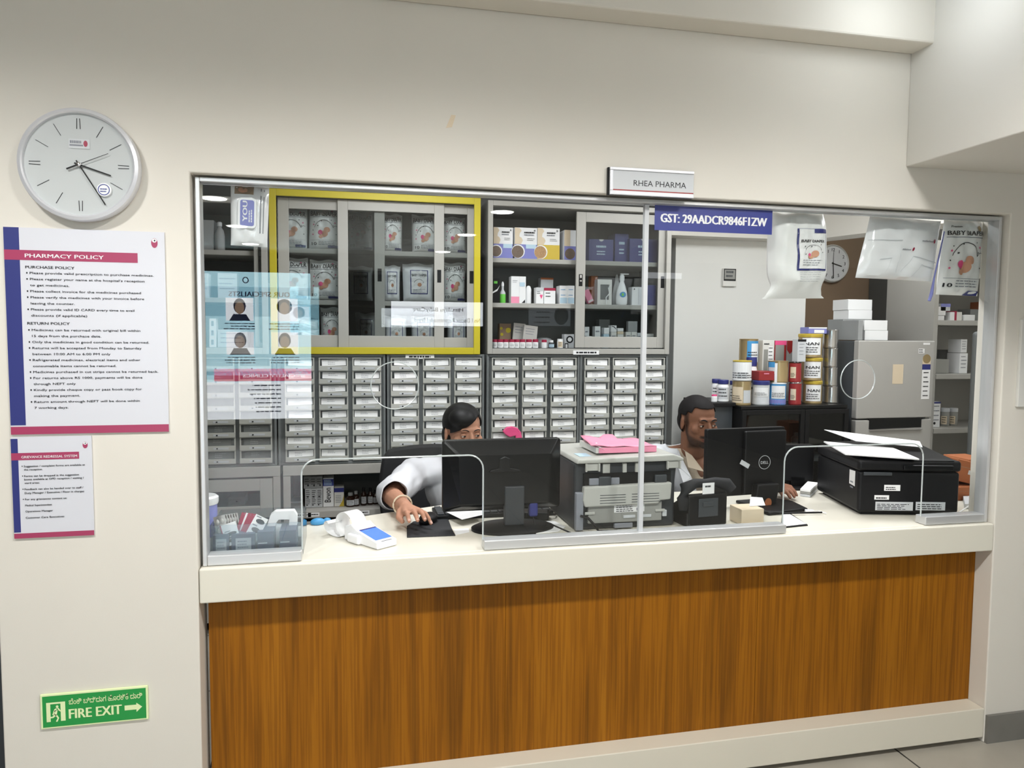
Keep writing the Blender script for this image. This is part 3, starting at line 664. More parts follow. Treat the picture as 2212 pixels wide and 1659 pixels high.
# lower cabinets
def low_cab(label, pa, pb, kind):
    x0, x1 = P(pa, 1050, YC).x, P(pb, 1050, YC).x; xc = (x0 + x1) / 2; wd = x1 - x0; h = lowtop - FZ
    t = thing('base_cabinet', label, 'cabinet', (xc, YC, FZ)); d = YD - YC
    MB().box(-wd / 2, -wd / 2 + .02, 0, d, 0, h - .05).box(wd / 2 - .02, wd / 2, 0, d, 0, h - .05).box(-wd / 2 + .02, wd / 2 - .02, d - .01, d, 0, h - .05).build('carcass', 'cab_inner', t)
    MB().box(-wd / 2, wd / 2, -.012, d, h - .05, h).build('top_panel', 'cab_grey', t, bevel=.002)
    zf = P((pa + pb) / 2, 1103, YC).z - FZ
    MB().box(-wd / 2 + .021, wd / 2 - .021, .005, d - .011, zf - .035, zf).build('shelf', 'cab_grey', t, bevel=.002)
    MB().box(-wd / 2, -wd / 2 + .035, -.01, 0, 0, h - .0505).box(wd / 2 - .035, wd / 2, -.01, 0, 0, h - .0505).build('face_frame', 'cab_grey', t, bevel=.002)
    MB().box(-wd / 2 + .036, wd / 2 - .036, -.006, .004, .06, zf - .05).build('door', 'cab_grey', t, bevel=.002)
    if kind == 'glass':
        o = MB().frame(-wd / 2 + .037, wd / 2 - .037, zf - .04, h - .06, .06, -.008, .002).build('glass_door', 'cab_grey', t, bevel=.002)
        MB().box(-wd / 2 + .097, wd / 2 - .097, -.004, -.001, zf + .02, h - .12).build('door_glass', 'door_glass', o)
    return zf + FZ
zglass = low_cab('grey base cabinet with a glass door at the left end', 395, 606, 'glass')
zlow = low_cab('grey open base cabinet with boxes and brown bottles left of the woman', 612, 841, 'open')
low_cab('grey base cabinet hidden mostly behind the woman', 845, 1047, 'open')
low_cab('grey base cabinet behind the grey printer', 1051, 1441, 'open')
for px, lb_ in (((640, 1113, 672, 1122), 'leftmost label strip on the open base cabinet shelf'), ((665, 1110, 690, 1119), 'second label strip on the open base cabinet shelf'), ((768, 1106, 798, 1114), 'rightmost label strip on the open base cabinet shelf')):
    x0, x1, z0, z1 = R(*px, YC); s = MB().box(-(x1 - x0) / 2, (x1 - x0) / 2, -.0008, 0, 0, .02, 0); s.lines(flat(-(x1 - x0) / 2, -.0012, 0), .005, (x1 - x0) * .9, .014, 1, .01, .006, 1, 3, .05)
    tag(s.build('label_strip', ['paper', 'ink'], loc=((x0 + x1) / 2, YC + .0045, zlow - .027)), lb_, 'label')
# contents of the open base cabinet
Yl = YC + .09
for i, (a, b, c0, c1) in enumerate(((659, 672, 1056, 1107), (672, 684, 1056, 1107), (684, 697, 1055, 1107))):
    o, (xt, zt) = carton(f'tall grey printed carton, {("left","middle","right")[i]} of three on the base cabinet shelf', (a, c0, b, c1), Yl, .08, ('pale_grey',), zlow, lines=[(.15, .85, .92, 8, .1, .035, 'ink')], decals=[(.2, .1, .45, .16, 'ink'), (.3, .55, .6, .6, 'ink')])
    carton(f'short grey carton standing on the {("left","middle","right")[i]} tall grey carton', (a - 3 + i, 1029, b - 1 + i * .3, c0), Yl, .08, ('grey_carton',), zt, lines=[(.15, .85, .8, 3, .2, .05, 'ink')], decals=[(.5, .2, .75, .32, 'ink')])
carton('tall white carton with blue top and upright lettering in the base cabinet', (698, 1033, 721, 1109), Yl, .09, ('white',), zlow, decals=[(.0, .73, 1, .97, 'blue')], lines=[(.1, .9, .94, 5, .04, .02, 'pale_blue')])
o = bpy.data.objects['carton']; 
x0, x1, z0, z1 = R(698, 1033, 721, 1109, Yl)
bo = [q for q in bpy.data.objects if q.get('label', '').startswith('tall white carton with blue top')][0]
MB().text('Bevon', flat(0, -.0014, 0), (x1 - x0) * .22, (z1 - zlow) * .16, .045, 0, .015, fit=(z1 - zlow) * .5, rot=PI / 2).build('lettering', 'ink', bo)
carton('white carton with navy top and yellow corner in the base cabinet', (722, 1054, 743, 1106), Yl, .09, ('off_white',), zlow, decals=[(0, .77, 1, 1, 'navy'), ('poly', [(.5, 0), (1, 0), (1, .62), (.85, .3)], 'gold_lid')], lines=[(.15, .8, .6, 5, .09, .03, 'faint_ink')])
carton('dim grey carton at the left end of the base cabinet shelf', (625, 1083, 652, 1110), YC + .2, .1, ('grey_carton',), zlow)
carton('grey carton with printed lines behind the base cabinet’s glass door', (493, 1073, 530, 1121), YC + .12, .1, ('grey_carton',), zglass, lines=[(.1, .9, .7, 2, .12, .02, 'ink'), (.25, .75, .35, 2, .15, .02, 'ink')], decals=[('disk', .5, .42, .05, 'ink')])
def bottle(label, pxc, ptop, pbot, wpx, Y, z0, prof, mats, cat='bottle', name='bottle', group=None, cap=None, capmat=None, band=None, sy=1.0):
    x0, x1, a, b = R(pxc - wpx / 2, ptop, pxc + wpx / 2, pbot, Y); z0 = (a if z0 is None else z0) + .0008; r = (x1 - x0) / 2; h = b - z0
    t = thing(name, label, cat, ((x0 + x1) / 2, Y + r, z0), 0, group)
    MB().lathe([(q[0] * r, q[1] * h) + ((q[2],) if len(q) > 2 else ()) for q in prof], sy=sy).build('body', mats, t)
    if cap: MB().lathe([(q[0] * r, q[1] * h) for q in cap], sy=sy).build('cap', capmat, t)
    if band:
        s = MB(); ang = -math.atan2((x0 + x1) / 2, Y + 2.2) * .9; mpc = lambda u, v: ((r * 1.012) * math.sin(u + ang), -(r * 1.012) * math.cos(u + ang) * sy, v * h)
        s.band(mpc, band[0], band[1], band[2], band[3], 0, 10, 1)
        mpd = lambda u, v: ((r * 1.02) * math.sin(u + ang), -(r * 1.02) * math.cos(u + ang) * sy, v * h)
        s.lines(mpd, band[0] * .7, band[1] * .7, band[3] - .06, 3, (band[3] - band[2]) * .28, (band[3] - band[2]) * .1, 1, int(pxc))
        s.build('label', [band[4], 'ink'], t)
    return t
BR = [(.9, 0), (1, .03), (1, .55), (.95, .62), (.45, .74), (.42, .80)]
CAPB = [(.5, .79), (.5, .98), (.42, 1)]
for i, (x, yb, tp, ww) in enumerate(((757, 1105, 1066, 21), (769, 1103, 1062, 15), (786, 1098, 1054, 13), (800, 1098, 1055, 13), (811, 1097, 1060, 12))):
    bottle(f'brown glass medicine bottle with pale label, {ordn(i, 5)} on the base cabinet shelf', x, tp, yb, ww, Yl - .03 + .01 * i, zlow, BR, 'brown_glass', 'bottle', 'medicine_bottle', 'brown bottles in the base cabinet', CAPB, 'grey_carton' if i < 2 else 'black', (-.9, .9, .12, .5, 'pale_grey'))
# ---------------------------------------------------------------- diaper packs and other soft packs
def pillow(wd, h, d, seal=.07, seed=0, nu=16, nv=20, wr=.004, flare=0.0):
    rnd = random.Random(seed); ph = [rnd.uniform(0, 6) for _ in range(4)]
    def hh(u, v):
        e = max(0.0, 1 - abs(2 * u - 1) ** 3.2) ** .55
        if v > 1 - seal: vv = max(0.0, (1 - v) / seal) * .15
        else:
            q = v / (1 - seal); vv = max(0.0, 1 - abs(2 * q - 1) ** 4.5) ** .5; vv = max(vv, .15 if q > .5 else .04)
        return e * vv
    def sf(u, v, side=-1):
        w2 = wd * (1 + flare * abs(2 * v - 1) ** 6 - .03 * math.sin(v * 3 + ph[2]))
        x = w2 * (u - .5); z = h * v + .004 * math.sin(u * 9 + ph[0]) * (v > .85)
        y = side * d / 2 * hh(u, v) + side * wr * (math.sin(u * 17 + v * 9 + ph[0]) * math.sin(v * 13 - u * 4 + ph[1])) * (4 * u * (1 - u)) * min(1, 8 * v * (1 - v))
        return (x, y, z)
    s = MB()
    for side in (-1, 1):
        vs = [sf(i / nu, j / nv, side) for j in range(nv + 1) for i in range(nu + 1)]; fs = []
        for j in range(nv):
            for i in range(nu):
                q = (j * (nu + 1) + i, j * (nu + 1) + i + 1, (j + 1) * (nu + 1) + i + 1, (j + 1) * (nu + 1) + i); fs.append(q if side < 0 else q[::-1])
        s.add(vs, fs, 0, True)
    # weld the rims of the two halves
    n1 = (nu + 1) * (nv + 1); rim = [j * (nu + 1) + i for j in range(nv + 1) for i in range(nu + 1) if i in (0, nu) or j in (0, nv)]
    mapv = {a + n1: a for a in rim}
    for a in rim:
        pa, pb = s.v[a], s.v[a + n1]; s.v[a] = tuple((x + y) / 2 for x, y in zip(pa, pb))
    s.f = [tuple(mapv.get(i, i) for i in f) for f in s.f]
    return s, (lambda e: (lambda u, v: (lambda q: (q[0], q[1] - e, q[2]))(sf(u, v))))
def clean(o):
    bm = bmesh.new(); bm.from_mesh(o.data); bmesh.ops.delete(bm, geom=[v for v in bm.verts if not v.link_faces], context='VERTS'); bm.to_mesh(o.data); bm.free(); return o
def baby_art(s, m, asp, mi, full=True):
    # curved line over a sleeping baby, with dots and stars; mi: ink, skin, pink, title-ink
    ink, skin, pink, grey, navy = mi
    s.band(m(.002), .04, .96, .755, .765, grey, 8)
    s.arc(m(.003), .5, .42, .33, .27, 20, 160, .018, ink); s.arc(m(.003), .9, .50, .09, .06, 60, 170, .06, ink, 8)
    s.disk(m(.0035), .6, .46, .105, .105 * asp * .9, skin, 18, 2); s.disk(m(.0035), .50, .365, .13, .075, skin, 16, 2); s.disk(m(.0035), .40, .30, .07, .04, skin, 12); s.disk(m(.004), .38, .40, .07, .055, pink, 14)
    for u, v, r in ((.18, .64, .014), (.42, .67, .018), (.75, .69, .016), (.3, .55, .02), (.9, .36, .016), (.14, .45, .016), (.82, .56, .014)): s.disk(m(.003), u, v, r, r * asp, ink, 8)
    for u, v in ((.16, .58), (.14, .35), (.87, .63)):
        pts = []
        for k in range(10):
            a = PI / 2 + k * PI / 5; q = .035 if k % 2 == 0 else .015; pts.append(m(.003)(u + q * math.cos(a), v + q * asp * math.sin(a)))
        s.poly(pts, pink)
    s.band(m(.002), .05, .95, .215, .220, grey, 8)
    s.lines(m(.003), .32, .88, .19, 3, .035, .012, grey, 3)
def diaper_pack(label, px, Y, z0=None, d=.11, group=None, full=True, title='BABY DIAPER', seed=0, dim=0, rz=0, name='diaper_pack', mats0='bag_white'):
    x0, x1, a, b = R(*px, Y); z0 = (a if z0 is None else z0) + .0008; wd, h = x1 - x0, b - z0
    t = thing(name, label, 'diaper pack', ((x0 + x1) / 2, Y + d / 2 + .004, z0), rz, group)
    s, m = pillow(wd, h, d, seed=seed); clean(s.build('bag', [mats0], t))
    p = MB(); p.text(title, m(.003), .05, .785, .15, 0, .03, fit=.90)
    baby_art(p, m, wd / h, (0, 1, 2, 3, 4)); p.text('10', m(.003), .1, .10, .10, 0, .015, fit=.16); p.band(m(.002), .62, .96, .045, .10, 4, 4); p.disk(m(.003), .78, .9, .03, .03 * wd / h, 2, 10)
    clean(p.build('printed_front', ['ink', 'skin_art', 'hot_pink', 'faint_ink', 'navy'], t)); return t
zt1, zt2 = ysh[0], ysh[1]
rows = [((596, 446, 662, 541), zt1, 'top shelf, far left'), ((667, 446, 732, 541), zt1, 'top shelf, second from the left'), ((752, 456, 806, 545), zt1, 'top shelf, behind the first glass door'), ((826, 460, 870, 548), zt1, 'top shelf, right of the middle stile'), ((892, 462, 946, 549), zt1, 'top shelf, fifth from the left'), ((958, 466, 1009, 551), zt1, 'top shelf, far right'),
        ((597, 555, 664, 650), zt2, 'middle shelf, far left'), ((668, 560, 733, 650), zt2, 'middle shelf, second from the left'), ((958, 566, 1009, 652), zt2, 'middle shelf, far right'),
        ((692, 664, 742, 756), yfl, 'bottom shelf, beside the stack of dark packets')]
for i, (px, z, lb_) in enumerate(rows):
    diaper_pack(f'white baby diaper pack in the yellow cabinet, {lb_}', px, YC + .075, z, .11, 'diaper packs in the yellow cabinet', seed=i)
def framed_bag(label, px, Y, z0, d, seed):
    x0, x1, a, b = R(*px, Y); z0 = (a if z0 is None else z0) + .0008; wd, h = x1 - x0, b - z0
    t = thing('diaper_bag', label, 'diaper pack', ((x0 + x1) / 2, Y + d / 2 + .004, z0), 0)
    s, m = pillow(wd, h, d, seed=seed); clean(s.build('bag', 'bag_clear', t))
    p = MB(); p.band(m(.0015), .22, .8, .2, .82, 1, 6, 6); p.band(m(.0025), .25, .77, .225, .80, 0, 6, 6); p.text('BABY DIAPER', m(.0035), .27, .66, .09, 2, .02, fit=.48); p.arc(m(.0035), .5, .46, .16, .12, 15, 165, .03, 2); p.disk(m(.004), .52, .44, .07, .05, 3, 12); p.lines(m(.0035), .3, .72, .32, 3, .035, .01, 4, 1)
    clean(p.build('insert_card', ['paper', 'navy', 'ink', 'skin_art', 'faint_ink'], t)); return t
for i, (px, z, lb_) in enumerate((((752, 574, 806, 652), zt2, 'clear diaper bag, middle shelf behind the first glass door'), ((828, 572, 866, 653), zt2, 'narrow clear diaper bag on the middle shelf right of the stile'), ((872, 568, 938, 654), zt2, 'large clear diaper bag with framed card on the middle shelf'),
                                ((768, 676, 812, 756), yfl, 'clear diaper bag on the bottom shelf behind the first glass door'), ((832, 682, 880, 757), yfl, 'clear bag on the bottom shelf under the mirrored signs'), ((890, 684, 940, 757), yfl, 'clear bag on the bottom shelf left of the door stile'), ((970, 682, 1010, 757), yfl, 'clear diaper bag at the right end of the bottom shelf'))):
    framed_bag(lb_ + ' of the yellow cabinet', px, YC + .085, z, .10, 40 + i)
carton('slate blue carton on the middle shelf of the yellow cabinet behind the left packs', (672, 585, 722, 620), YC + .22, .1, ('navy',), zt2)
# stack of small dark packets beside them
for i in range(3):
    x0, x1, a, b = R(640 + i * 2, 736 - i * 17, 690 - i * 2, 756 - i * 17, YC + .1); s, mf = pillow(x1 - x0, b - a, .09, seed=70 + i)
    tag(clean(s.build('packet', 'pale_grey' if i else 'grey_carton', loc=((x0 + x1) / 2, YC + .155, yfl + .001 + i * (b - a) * .98))), f'small grey soft packet, {("bottom","middle","top")[i]} of a stack in the yellow cabinet', 'packet')
x0, x1, a, b = R(634, 685, 694, 756, YC + .25); tag(MB().lathe([(.06, 0), (.075, .05), (.075, .10), (.05, .15), (.01, .165)], n=24).build('bag', 'black_soft', loc=((x0 + x1) / 2, YC + .285, yfl + .001)), 'dark rounded bag behind the stack of packets in the yellow cabinet', 'bag')
# ---------------------------------------------------------------- grey cabinet: maternal milk cartons
g1, g2 = gsh
for i, (a, b, c0, num, cm) in enumerate(((1066, 1108, 491, '6', 'grain'), (1112, 1160, 492, '4', 'grain'), (1161, 1209, 493, '5', 'grain_tan'), (1219, 1244, 497, '', 'grain'))):
    blu = 'gold_lid' if i == 2 else 'lilac'; full = i < 3
    dec = [(.0, .0, 1, .47, blu)] + ([('poly', [(0, .47), (.28, .47), (.36, .6), (.30, .68), (.2, .72), (.22, .82), (.3, .9), (.22, .98), (0, 1)], 'tape'), (.5, .34, .95, .47, 'pale_blue' if i < 2 else 'gold_lid'), ('disk', .15, .24, .30, 'white'), ('disk', .13, .23, .27, cm)] if full else [('disk', .5, .22, .45, cm), ('poly', [(0, .47), (.5, .47), (.5, 1), (0, 1)], 'tape')])
    if full: dec.append(('poly', [(0, 0), (.001, 0), (.001, .001)], cm))
    tx = [(num, .84, .89, .08, .08, 'ink')] if full else []
    carton(f'maternal milk carton with round cereal picture, {("leftmost","second, dark cereal and blue band","third, yellow band","rightmost, half behind the door stile")[i]}', (a, c0, b, 556), YC + .09, .1, ('white',), g1, dec, tx, [(.42, .92, .87, 1, .05, .045, 'ink'), (.42, .88, .79, 1, .05, .035, 'faint_ink'), (.55, .92, .66, 2, .05, .012, 'ink')] if full else [])
for i, (a, b, c0) in enumerate(((1272, 1325, 517), (1328, 1358, 505), (1360, 1420, 516))):
    carton(f'slate blue carton on the top shelf behind the right glass door, {("left","middle","right")[i]} of three', (a, c0, b, 560), YC + .1 + .03 * (i == 1), .12, ('navy',), g1, [('poly', [(.40, 1), (.6, 1), (.57, .93), (.5, .9), (.43, .93)], 'pale_grey')] if i != 1 else [], [], [(.3, .72, .72, 1, .1, .09, 'pale_blue'), (.32, .68, .48, 2, .12, .05, 'pale_blue')])
Yg = YC + .1
carton('black carton with white swoosh at left end of the grey cabinet middle shelf', (1061, 602, 1080, 652), Yg, .08, ('black',), g2, [('poly', [(0, .42), (.7, .58), (1, .75), (.7, .5), (0, .36)], 'white'), (.3, .8, .7, .9, 'lime')])
bottle('clear dropper bottle of green liquid on the grey cabinet middle shelf', 1087, 608, 652, 13, Yg, g2, [(.9, 0, 0), (1, .04, 0), (1, .42, 1), (.9, .5, 1), (.4, .62, 1), (.38, .8, 1)], ['lime', 'pale_grey'], name='green_bottle', cap=[(.45, .79), (.45, .9), (.2, 1)], capmat='white')
carton('tall white carton with pink foot and blue tag on the grey cabinet middle shelf', (1104, 597, 1136, 652), Yg, .06, ('white',), g2, [(0, 0, .55, .25, 'pink'), (.58, .63, .92, .78, 'pale_blue'), ('poly', [(.72, .02), (.95, .02), (.95, .15)], 'ink'), (.55, 0, .56, 1, 'pale_grey')], (), [(.1, .45, .85, 2, .06, .015, 'faint_ink')])
bottle('small white squeeze bottle right of the tall pink-footed carton', 1143, 617, 652, 12, Yg, g2, [(.95, 0), (1, .03), (1, .8), (.7, .95), (.3, 1)], 'white', name='squeeze_bottle')
carton('small white carton with a pink heart on the grey cabinet middle shelf', (1158, 621, 1174, 652), Yg - .02, .05, ('white',), g2, [('poly', [(.7, .28), (.9, .5), (.8, .58), (.7, .52), (.6, .58), (.5, .5)], 'hot_pink'), (0, .78, 1, 1, 'pale_grey')], (), [(.1, .6, .75, 2, .1, .03, 'ink')])
o, tp_ = carton('white carton with a deep pink lid edge on the grey cabinet middle shelf', (1175, 622, 1200, 652), Yg - .01, .06, ('white',), g2, [(0, .83, 1, 1, 'maroon')], (), [(.15, .6, .7, 2, .2, .05, 'ink')])
carton('white carton with brown rounded top behind the pink-lidded carton', (1168, 600, 1195, 652), Yg + .09, .06, ('pale_grey',), g2, [(0, .93, 1, 1, 'kraft')])
for i, (a, b) in enumerate(((1209, 1226), (1226, 1241))):
    carton(f'pale blue and white carton, {("left","right")[i]} of a pair on the grey cabinet middle shelf', (a, 617, b, 652), Yg, .07, ('white',), g2, [(.05, .05, .95, .35, 'pale_blue')], (), [(.15, .85, .8, 2, .3, .03, 'sky_blue')])
x0, x1, a, b = R(1266, 620, 1284, 652, Yg)
o, _ = carton('pink carton tilted on its corner behind the right glass door', (1267, 624, 1280, 651), Yg - .02, .03, ('pink',), g2 + .012, [(.1, .05, .95, .18, 'off_white')]); o.rotation_euler = (0, -.45, 0); o.location.x += .01
o, _ = carton('kraft brown carton leaning behind the right glass door', (1277, 596, 1291, 652), Yg + .05, .05, ('kraft',), g2)
t = thing('window_carton', 'white carton with a window and dangling tube behind the right glass door', 'box', (P(1306, 640, Yg).x, Yg, g2 + .001))
x0, x1, a, b = R(1291, 604, 1322, 651, Yg); wd, h = x1 - x0, b - g2
MB().frame(-wd / 2, wd / 2, 0, h, wd * .2, 0, .006, tb=h * .2, tt=h * .2).box(-wd / 2, wd / 2, .006, .06, 0, h).build('box', 'off_white', t); MB().rect(-wd * .3, wd * .3, h * .2, h * .8, .0055).build('window', 'cab_dark', t)
MB().tube([(wd * .4, -.004, h * .8), (wd * .2, -.012, h * .65), (wd * .28, -.014, h * .45), (wd * .05, -.012, h * .28), (wd * .08, -.01, h * .02)], .003, 6).build('tube', 'white', t)
PUMP = [(.75, 0), (.95, .04), (1, .22), (.9, .42), (.6, .62), (.34, .74), (.34, .80)]
t = bottle('white pump bottle of baby lotion with blue print behind the right glass door', 1348, 590, 651, 25, Yg - .02, g2, PUMP, 'white_gloss', name='lotion_bottle', cap=[(.42, .78), (.42, .92), (.3, .95), (.3, 1)], capmat='white', sy=.6)
x0, x1, a, b = R(1336, 590, 1361, 651, Yg - .02); r_ = (x1 - x0) / 2; h = b - g2
MB().box(-.3 * r_, 1.15 * r_, -.006, .006, h * .96, h).build('pump_spout', 'white', t, bevel=.002)
s = MB(); mpc = lambda u, v: (u, -math.sqrt(max(0, 1 - (u / (r_ * .98)) ** 2)) * r_ * .6 - .0015, v)
s.disk(mpc, 0, h * .33, r_ * .55, h * .09, 0, 16, 3); s.disk(lambda u, v: (mpc(u, v)[0], mpc(u, v)[1] - .001, v), -.002, h * .33, r_ * .2, h * .05, 1, 10); s.build('printed_label', ['sky_blue', 'lime'], t)
bottle('white bottle with pointed cap behind the pump bottle', 1336, 592, 651, 20, Yg + .05, g2, [(.8, 0), (1, .05), (1, .3), (.8, .55), (.45, .78), (.4, .82)], 'white', name='lotion_bottle', cap=[(.42, .81), (.36, .9), (.08, 1)], capmat='white', sy=.6)
carton('white device carton with a thin printed line behind the right glass door', (1365, 620, 1388, 652), Yg, .06, ('white',), g2, [(.62, .05, .64, .95, 'faint_ink'), ('disk', .22, .88, .06, 'ink')])
carton('slate blue carton at the right end of the grey cabinet middle shelf', (1395, 616, 1417, 652), YC + .06, .08, ('navy',), g2)
# bottom shelf: red-capped pill bottles and so on
for i, (x, w_) in enumerate(((1064, 9), (1070, 9), (1082, 13), (1094, 11), (1107, 12), (1118, 10), (1130, 12), (1144, 13), (1158, 12))):
    bottle(f'red-capped white pill bottle, {ordn(i, 9)} of nine in the grey cabinet’s bottom row', x, 733, 753, w_, YC + .06 + (.012 if i == 0 else 0), gfl, [(.95, 0), (1, .04), (1, .62), (.9, .68)], 'white', name='pill_bottle', group='red-capped pill bottles', cap=[(1, .68), (1, .97), (.9, 1)], capmat='maroon', band=(-1.2, 1.2, .1, .55, 'paper'))
bottle('white pill bottle with red cap standing apart at the end of the red-capped row', 1177, 734, 753, 11, YC + .06, gfl, [(.95, 0), (1, .04), (1, .66), (.9, .7)], 'white', name='pill_bottle', cap=[(1, .7), (1, .97), (.9, 1)], capmat='maroon')
bottle('small glass jar with blue label right of the red-capped bottles', 1193, 735, 753, 13, YC + .07, gfl, [(.95, 0), (1, .05), (1, .6), (.6, .72)], 'dark_grey', name='jar', cap=[(.6, .72), (.6, 1)], capmat='white', band=(-.9, .9, .1, .5, 'pale_blue'), cat='jar')
bottle('white jar with cream label on the bottom shelf of the grey cabinet', 1212, 732, 753, 13, YC + .07, gfl, [(.95, 0), (1, .05), (1, .8), (.9, .86)], 'white', name='jar', cap=[(.95, .86), (.95, 1)], capmat='white', band=(-.8, .8, .1, .7, 'tape'), cat='jar')
carton('carton with a round black dial at the right end of the bottom row', (1219, 722, 1240, 753), YC + .09, .05, ('pale_grey',), gfl, [('disk', .55, .62, .36, 'black'), ('disk', .55, .62, .22, 'white'), (.05, 0, .4, .35, 'black'), (.12, 0, .33, .28, 'white')])
carton('dark carton with yellow flower print behind the pill bottles', (1079, 699, 1104, 745), YC + .2, .05, ('brown_wall',), gfl, [('disk', .15, .8, .12, 'yellow'), ('disk', .75, .72, .22, 'yellow'), ('disk', .2, .55, .13, 'yellow'), ('disk', .45, .25, .14, 'yellow')])
for i, (a, b, c0, tl) in enumerate(((1106, 1132, 700, .1), (1128, 1158, 705, .12))):
    o, _ = carton(f'shiny grey blister pouch leaning behind the pill bottles, {("left","right")[i]} one', (a, c0, b, 745), YC + .17 - .03 * i, .01, ('steel_front',), gfl, (), (), [(.15, .8, .85, 3, .12, .03, 'faint_ink')], name='pouch', cat='pouch'); o.rotation_euler = (-.1, tl, 0); o.location.z += .006
x0, x1, a, b = R(1162, 720, 1198, 746, YC + .2)
tag(MB().lathe([(.055, 0), (.058, .03), (.04, .05), (.02, .055)], n=20).build('container', 'pale_grey', loc=((x0 + x1) / 2, YC + .26, gfl + .001)), 'pale domed plastic container behind the jars on the bottom shelf', 'container')
# right glass door, bottom shelf: many small white cartons
for i, (a, b, c0, c1, mt) in enumerate(((1263, 1273, 706, 736, 'white'), (1266, 1279, 726, 736, 'pale_grey'), (1285, 1297, 705, 732, 'white'), (1305, 1316, 708, 722, 'white'), (1304, 1316, 722, 737, 'pale_blue'), (1320, 1332, 718, 737, 'off_white'), (1334, 1347, 722, 737, 'off_white'), (1352, 1363, 717, 737, 'off_white'), (1364, 1376, 717, 737, 'off_white'), (1377, 1387, 719, 737, 'pale_grey'), (1397, 1412, 721, 737, 'off_white'))):
    if i == 3: continue
    nm = ('upright white carton at the left', 'small grey carton lying in front at the left', 'plain tall white carton', '', 'pale blue carton', 'off-white carton under another', 'off-white carton under two flat ones', 'off-white carton fifth from the right', 'off-white carton right under the leaning grey card', 'pale grey carton beside the metal glass joint', 'wide off-white carton at the right end')[i]
    o, tp_ = carton(nm + ', bottom shelf behind the right door', (a, c0, b, c1), YC + .08 - .05 * (i == 1), .045, (mt,), gfl, (), (), [(.15, .85, .8, 2, .3, .06, 'faint_ink')])
    if i == 5: carton('slanted-top white carton stacked above the off-white one, right door', (1320, 703, 1332, 717), YC + .08, .045, ('white',), tp_[1], [('poly', [(.1, .95), (.6, .85), (.9, .5), (.9, .4), (.5, .75), (.1, .85)], 'ink')])
    if i == 4: carton('white carton stacked on the pale blue carton, right door', (1305, 708, 1316, 722), YC + .08, .045, ('white',), tp_[1])
    if i == 6:
        o, tq = carton('lower flat tan carton of two stacked, right door bottom shelf', (1334, 716, 1347, 721), YC + .08, .045, ('tape',), tp_[1]); carton('upper flat white carton of two stacked, right door bottom shelf', (1334, 709, 1347, 715), YC + .08, .045, ('white',), tq[1])
    if i == 8: o, _ = carton('grey square card carton standing on an off-white carton, right door', (1357, 694, 1377, 716), YC + .09, .03, ('grey_carton',), tp_[1])
carton('clear domed box behind the small cartons, right door bottom shelf', (1294, 690, 1317, 737), YC + .18, .06, ('grey_carton',), gfl)
# left cabinet
carton('grey carton on the top shelf of the left cabinet', (430, 475, 462, 537), YC + .1, .1, ('grey_carton',), lsh[0])
bottle('pale bottle on the top shelf of the left cabinet beside the wipes pack', 473, 478, 537, 22, YC + .08, lsh[0], [(.9, 0), (1, .04), (1, .55), (.8, .7), (.4, .8), (.4, .86)], 'grey_carton', name='lotion_bottle', cap=[(.5, .85), (.5, .97), (.3, 1)], capmat='pale_grey')
for i, (px, z) in enumerate((((432, 590, 450, 640), lsh[1]), ((470, 590, 512, 640), lsh[1]))):
    carton(f'pale carton on the middle shelf of the left cabinet, {("left","right")[i]} one', px, YC + .1, .08, ('pale_grey',), z, (), (), [(.1, .9, .8, 3, .2, .04, 'faint_ink')])
for i, py in enumerate((688, 708, 728)):
    carton(f'white notched carton, {("top","middle","bottom")[i]} of a stack on the left cabinet floor', (452, py, 466, py + 20), YC + .1, .08, ('white',), lfl + (2 - i) * .0462, [(.3, .25, .7, .75, 'faint_ink')])
carton('wide pale carton on the left cabinet floor', (470, 712, 535, 750), YC + .12, .1, ('pale_grey',), lfl, (), (), [(.1, .9, .8, 3, .25, .05, 'faint_ink')])
# pink packet poking out over a drawer
x0, x1, a, b = R(1088, 922, 1124, 948, YC - .03)
tag(MB().prism([(-.05, .018), (-.03, .04), (0, .044), (.03, .034), (.048, .012), (.058, -.036), (.022, -.036), (.018, -.006), (-.012, -.012), (-.034, .0)][::-1], 'y', 0, .02).build('packet', 'hot_pink', loc=((x0 + x1) / 2, YC - .035, (a + b) / 2 - .01), bevel=.004), 'crumpled bright pink packet sticking out between drawers', 'packet')
# ================================================================ things hung on the inside of the glass
YG = .085
x0, x1, z0, z1 = R(1414, 449, 1668, 502, .045)
t = thing('tax_number_sticker', 'blue GST number sticker with white digits at the top of the glass', 'sticker', ((x0 + x1) / 2, .0455, z0)); wd, h = x1 - x0, z1 - z0
MB().box(-wd / 2, wd / 2, -.0012, 0, 0, h).build('sticker_sheet', 'blue', t)
s = MB(); mf = flat(-wd / 2, -.0018, 0); s.text('GST: 29AADCR9846F1ZW', mf, wd * .05, h * .33, h * .50, 0, .045, fit=wd * .90)
s.build('lettering', 'white', t)
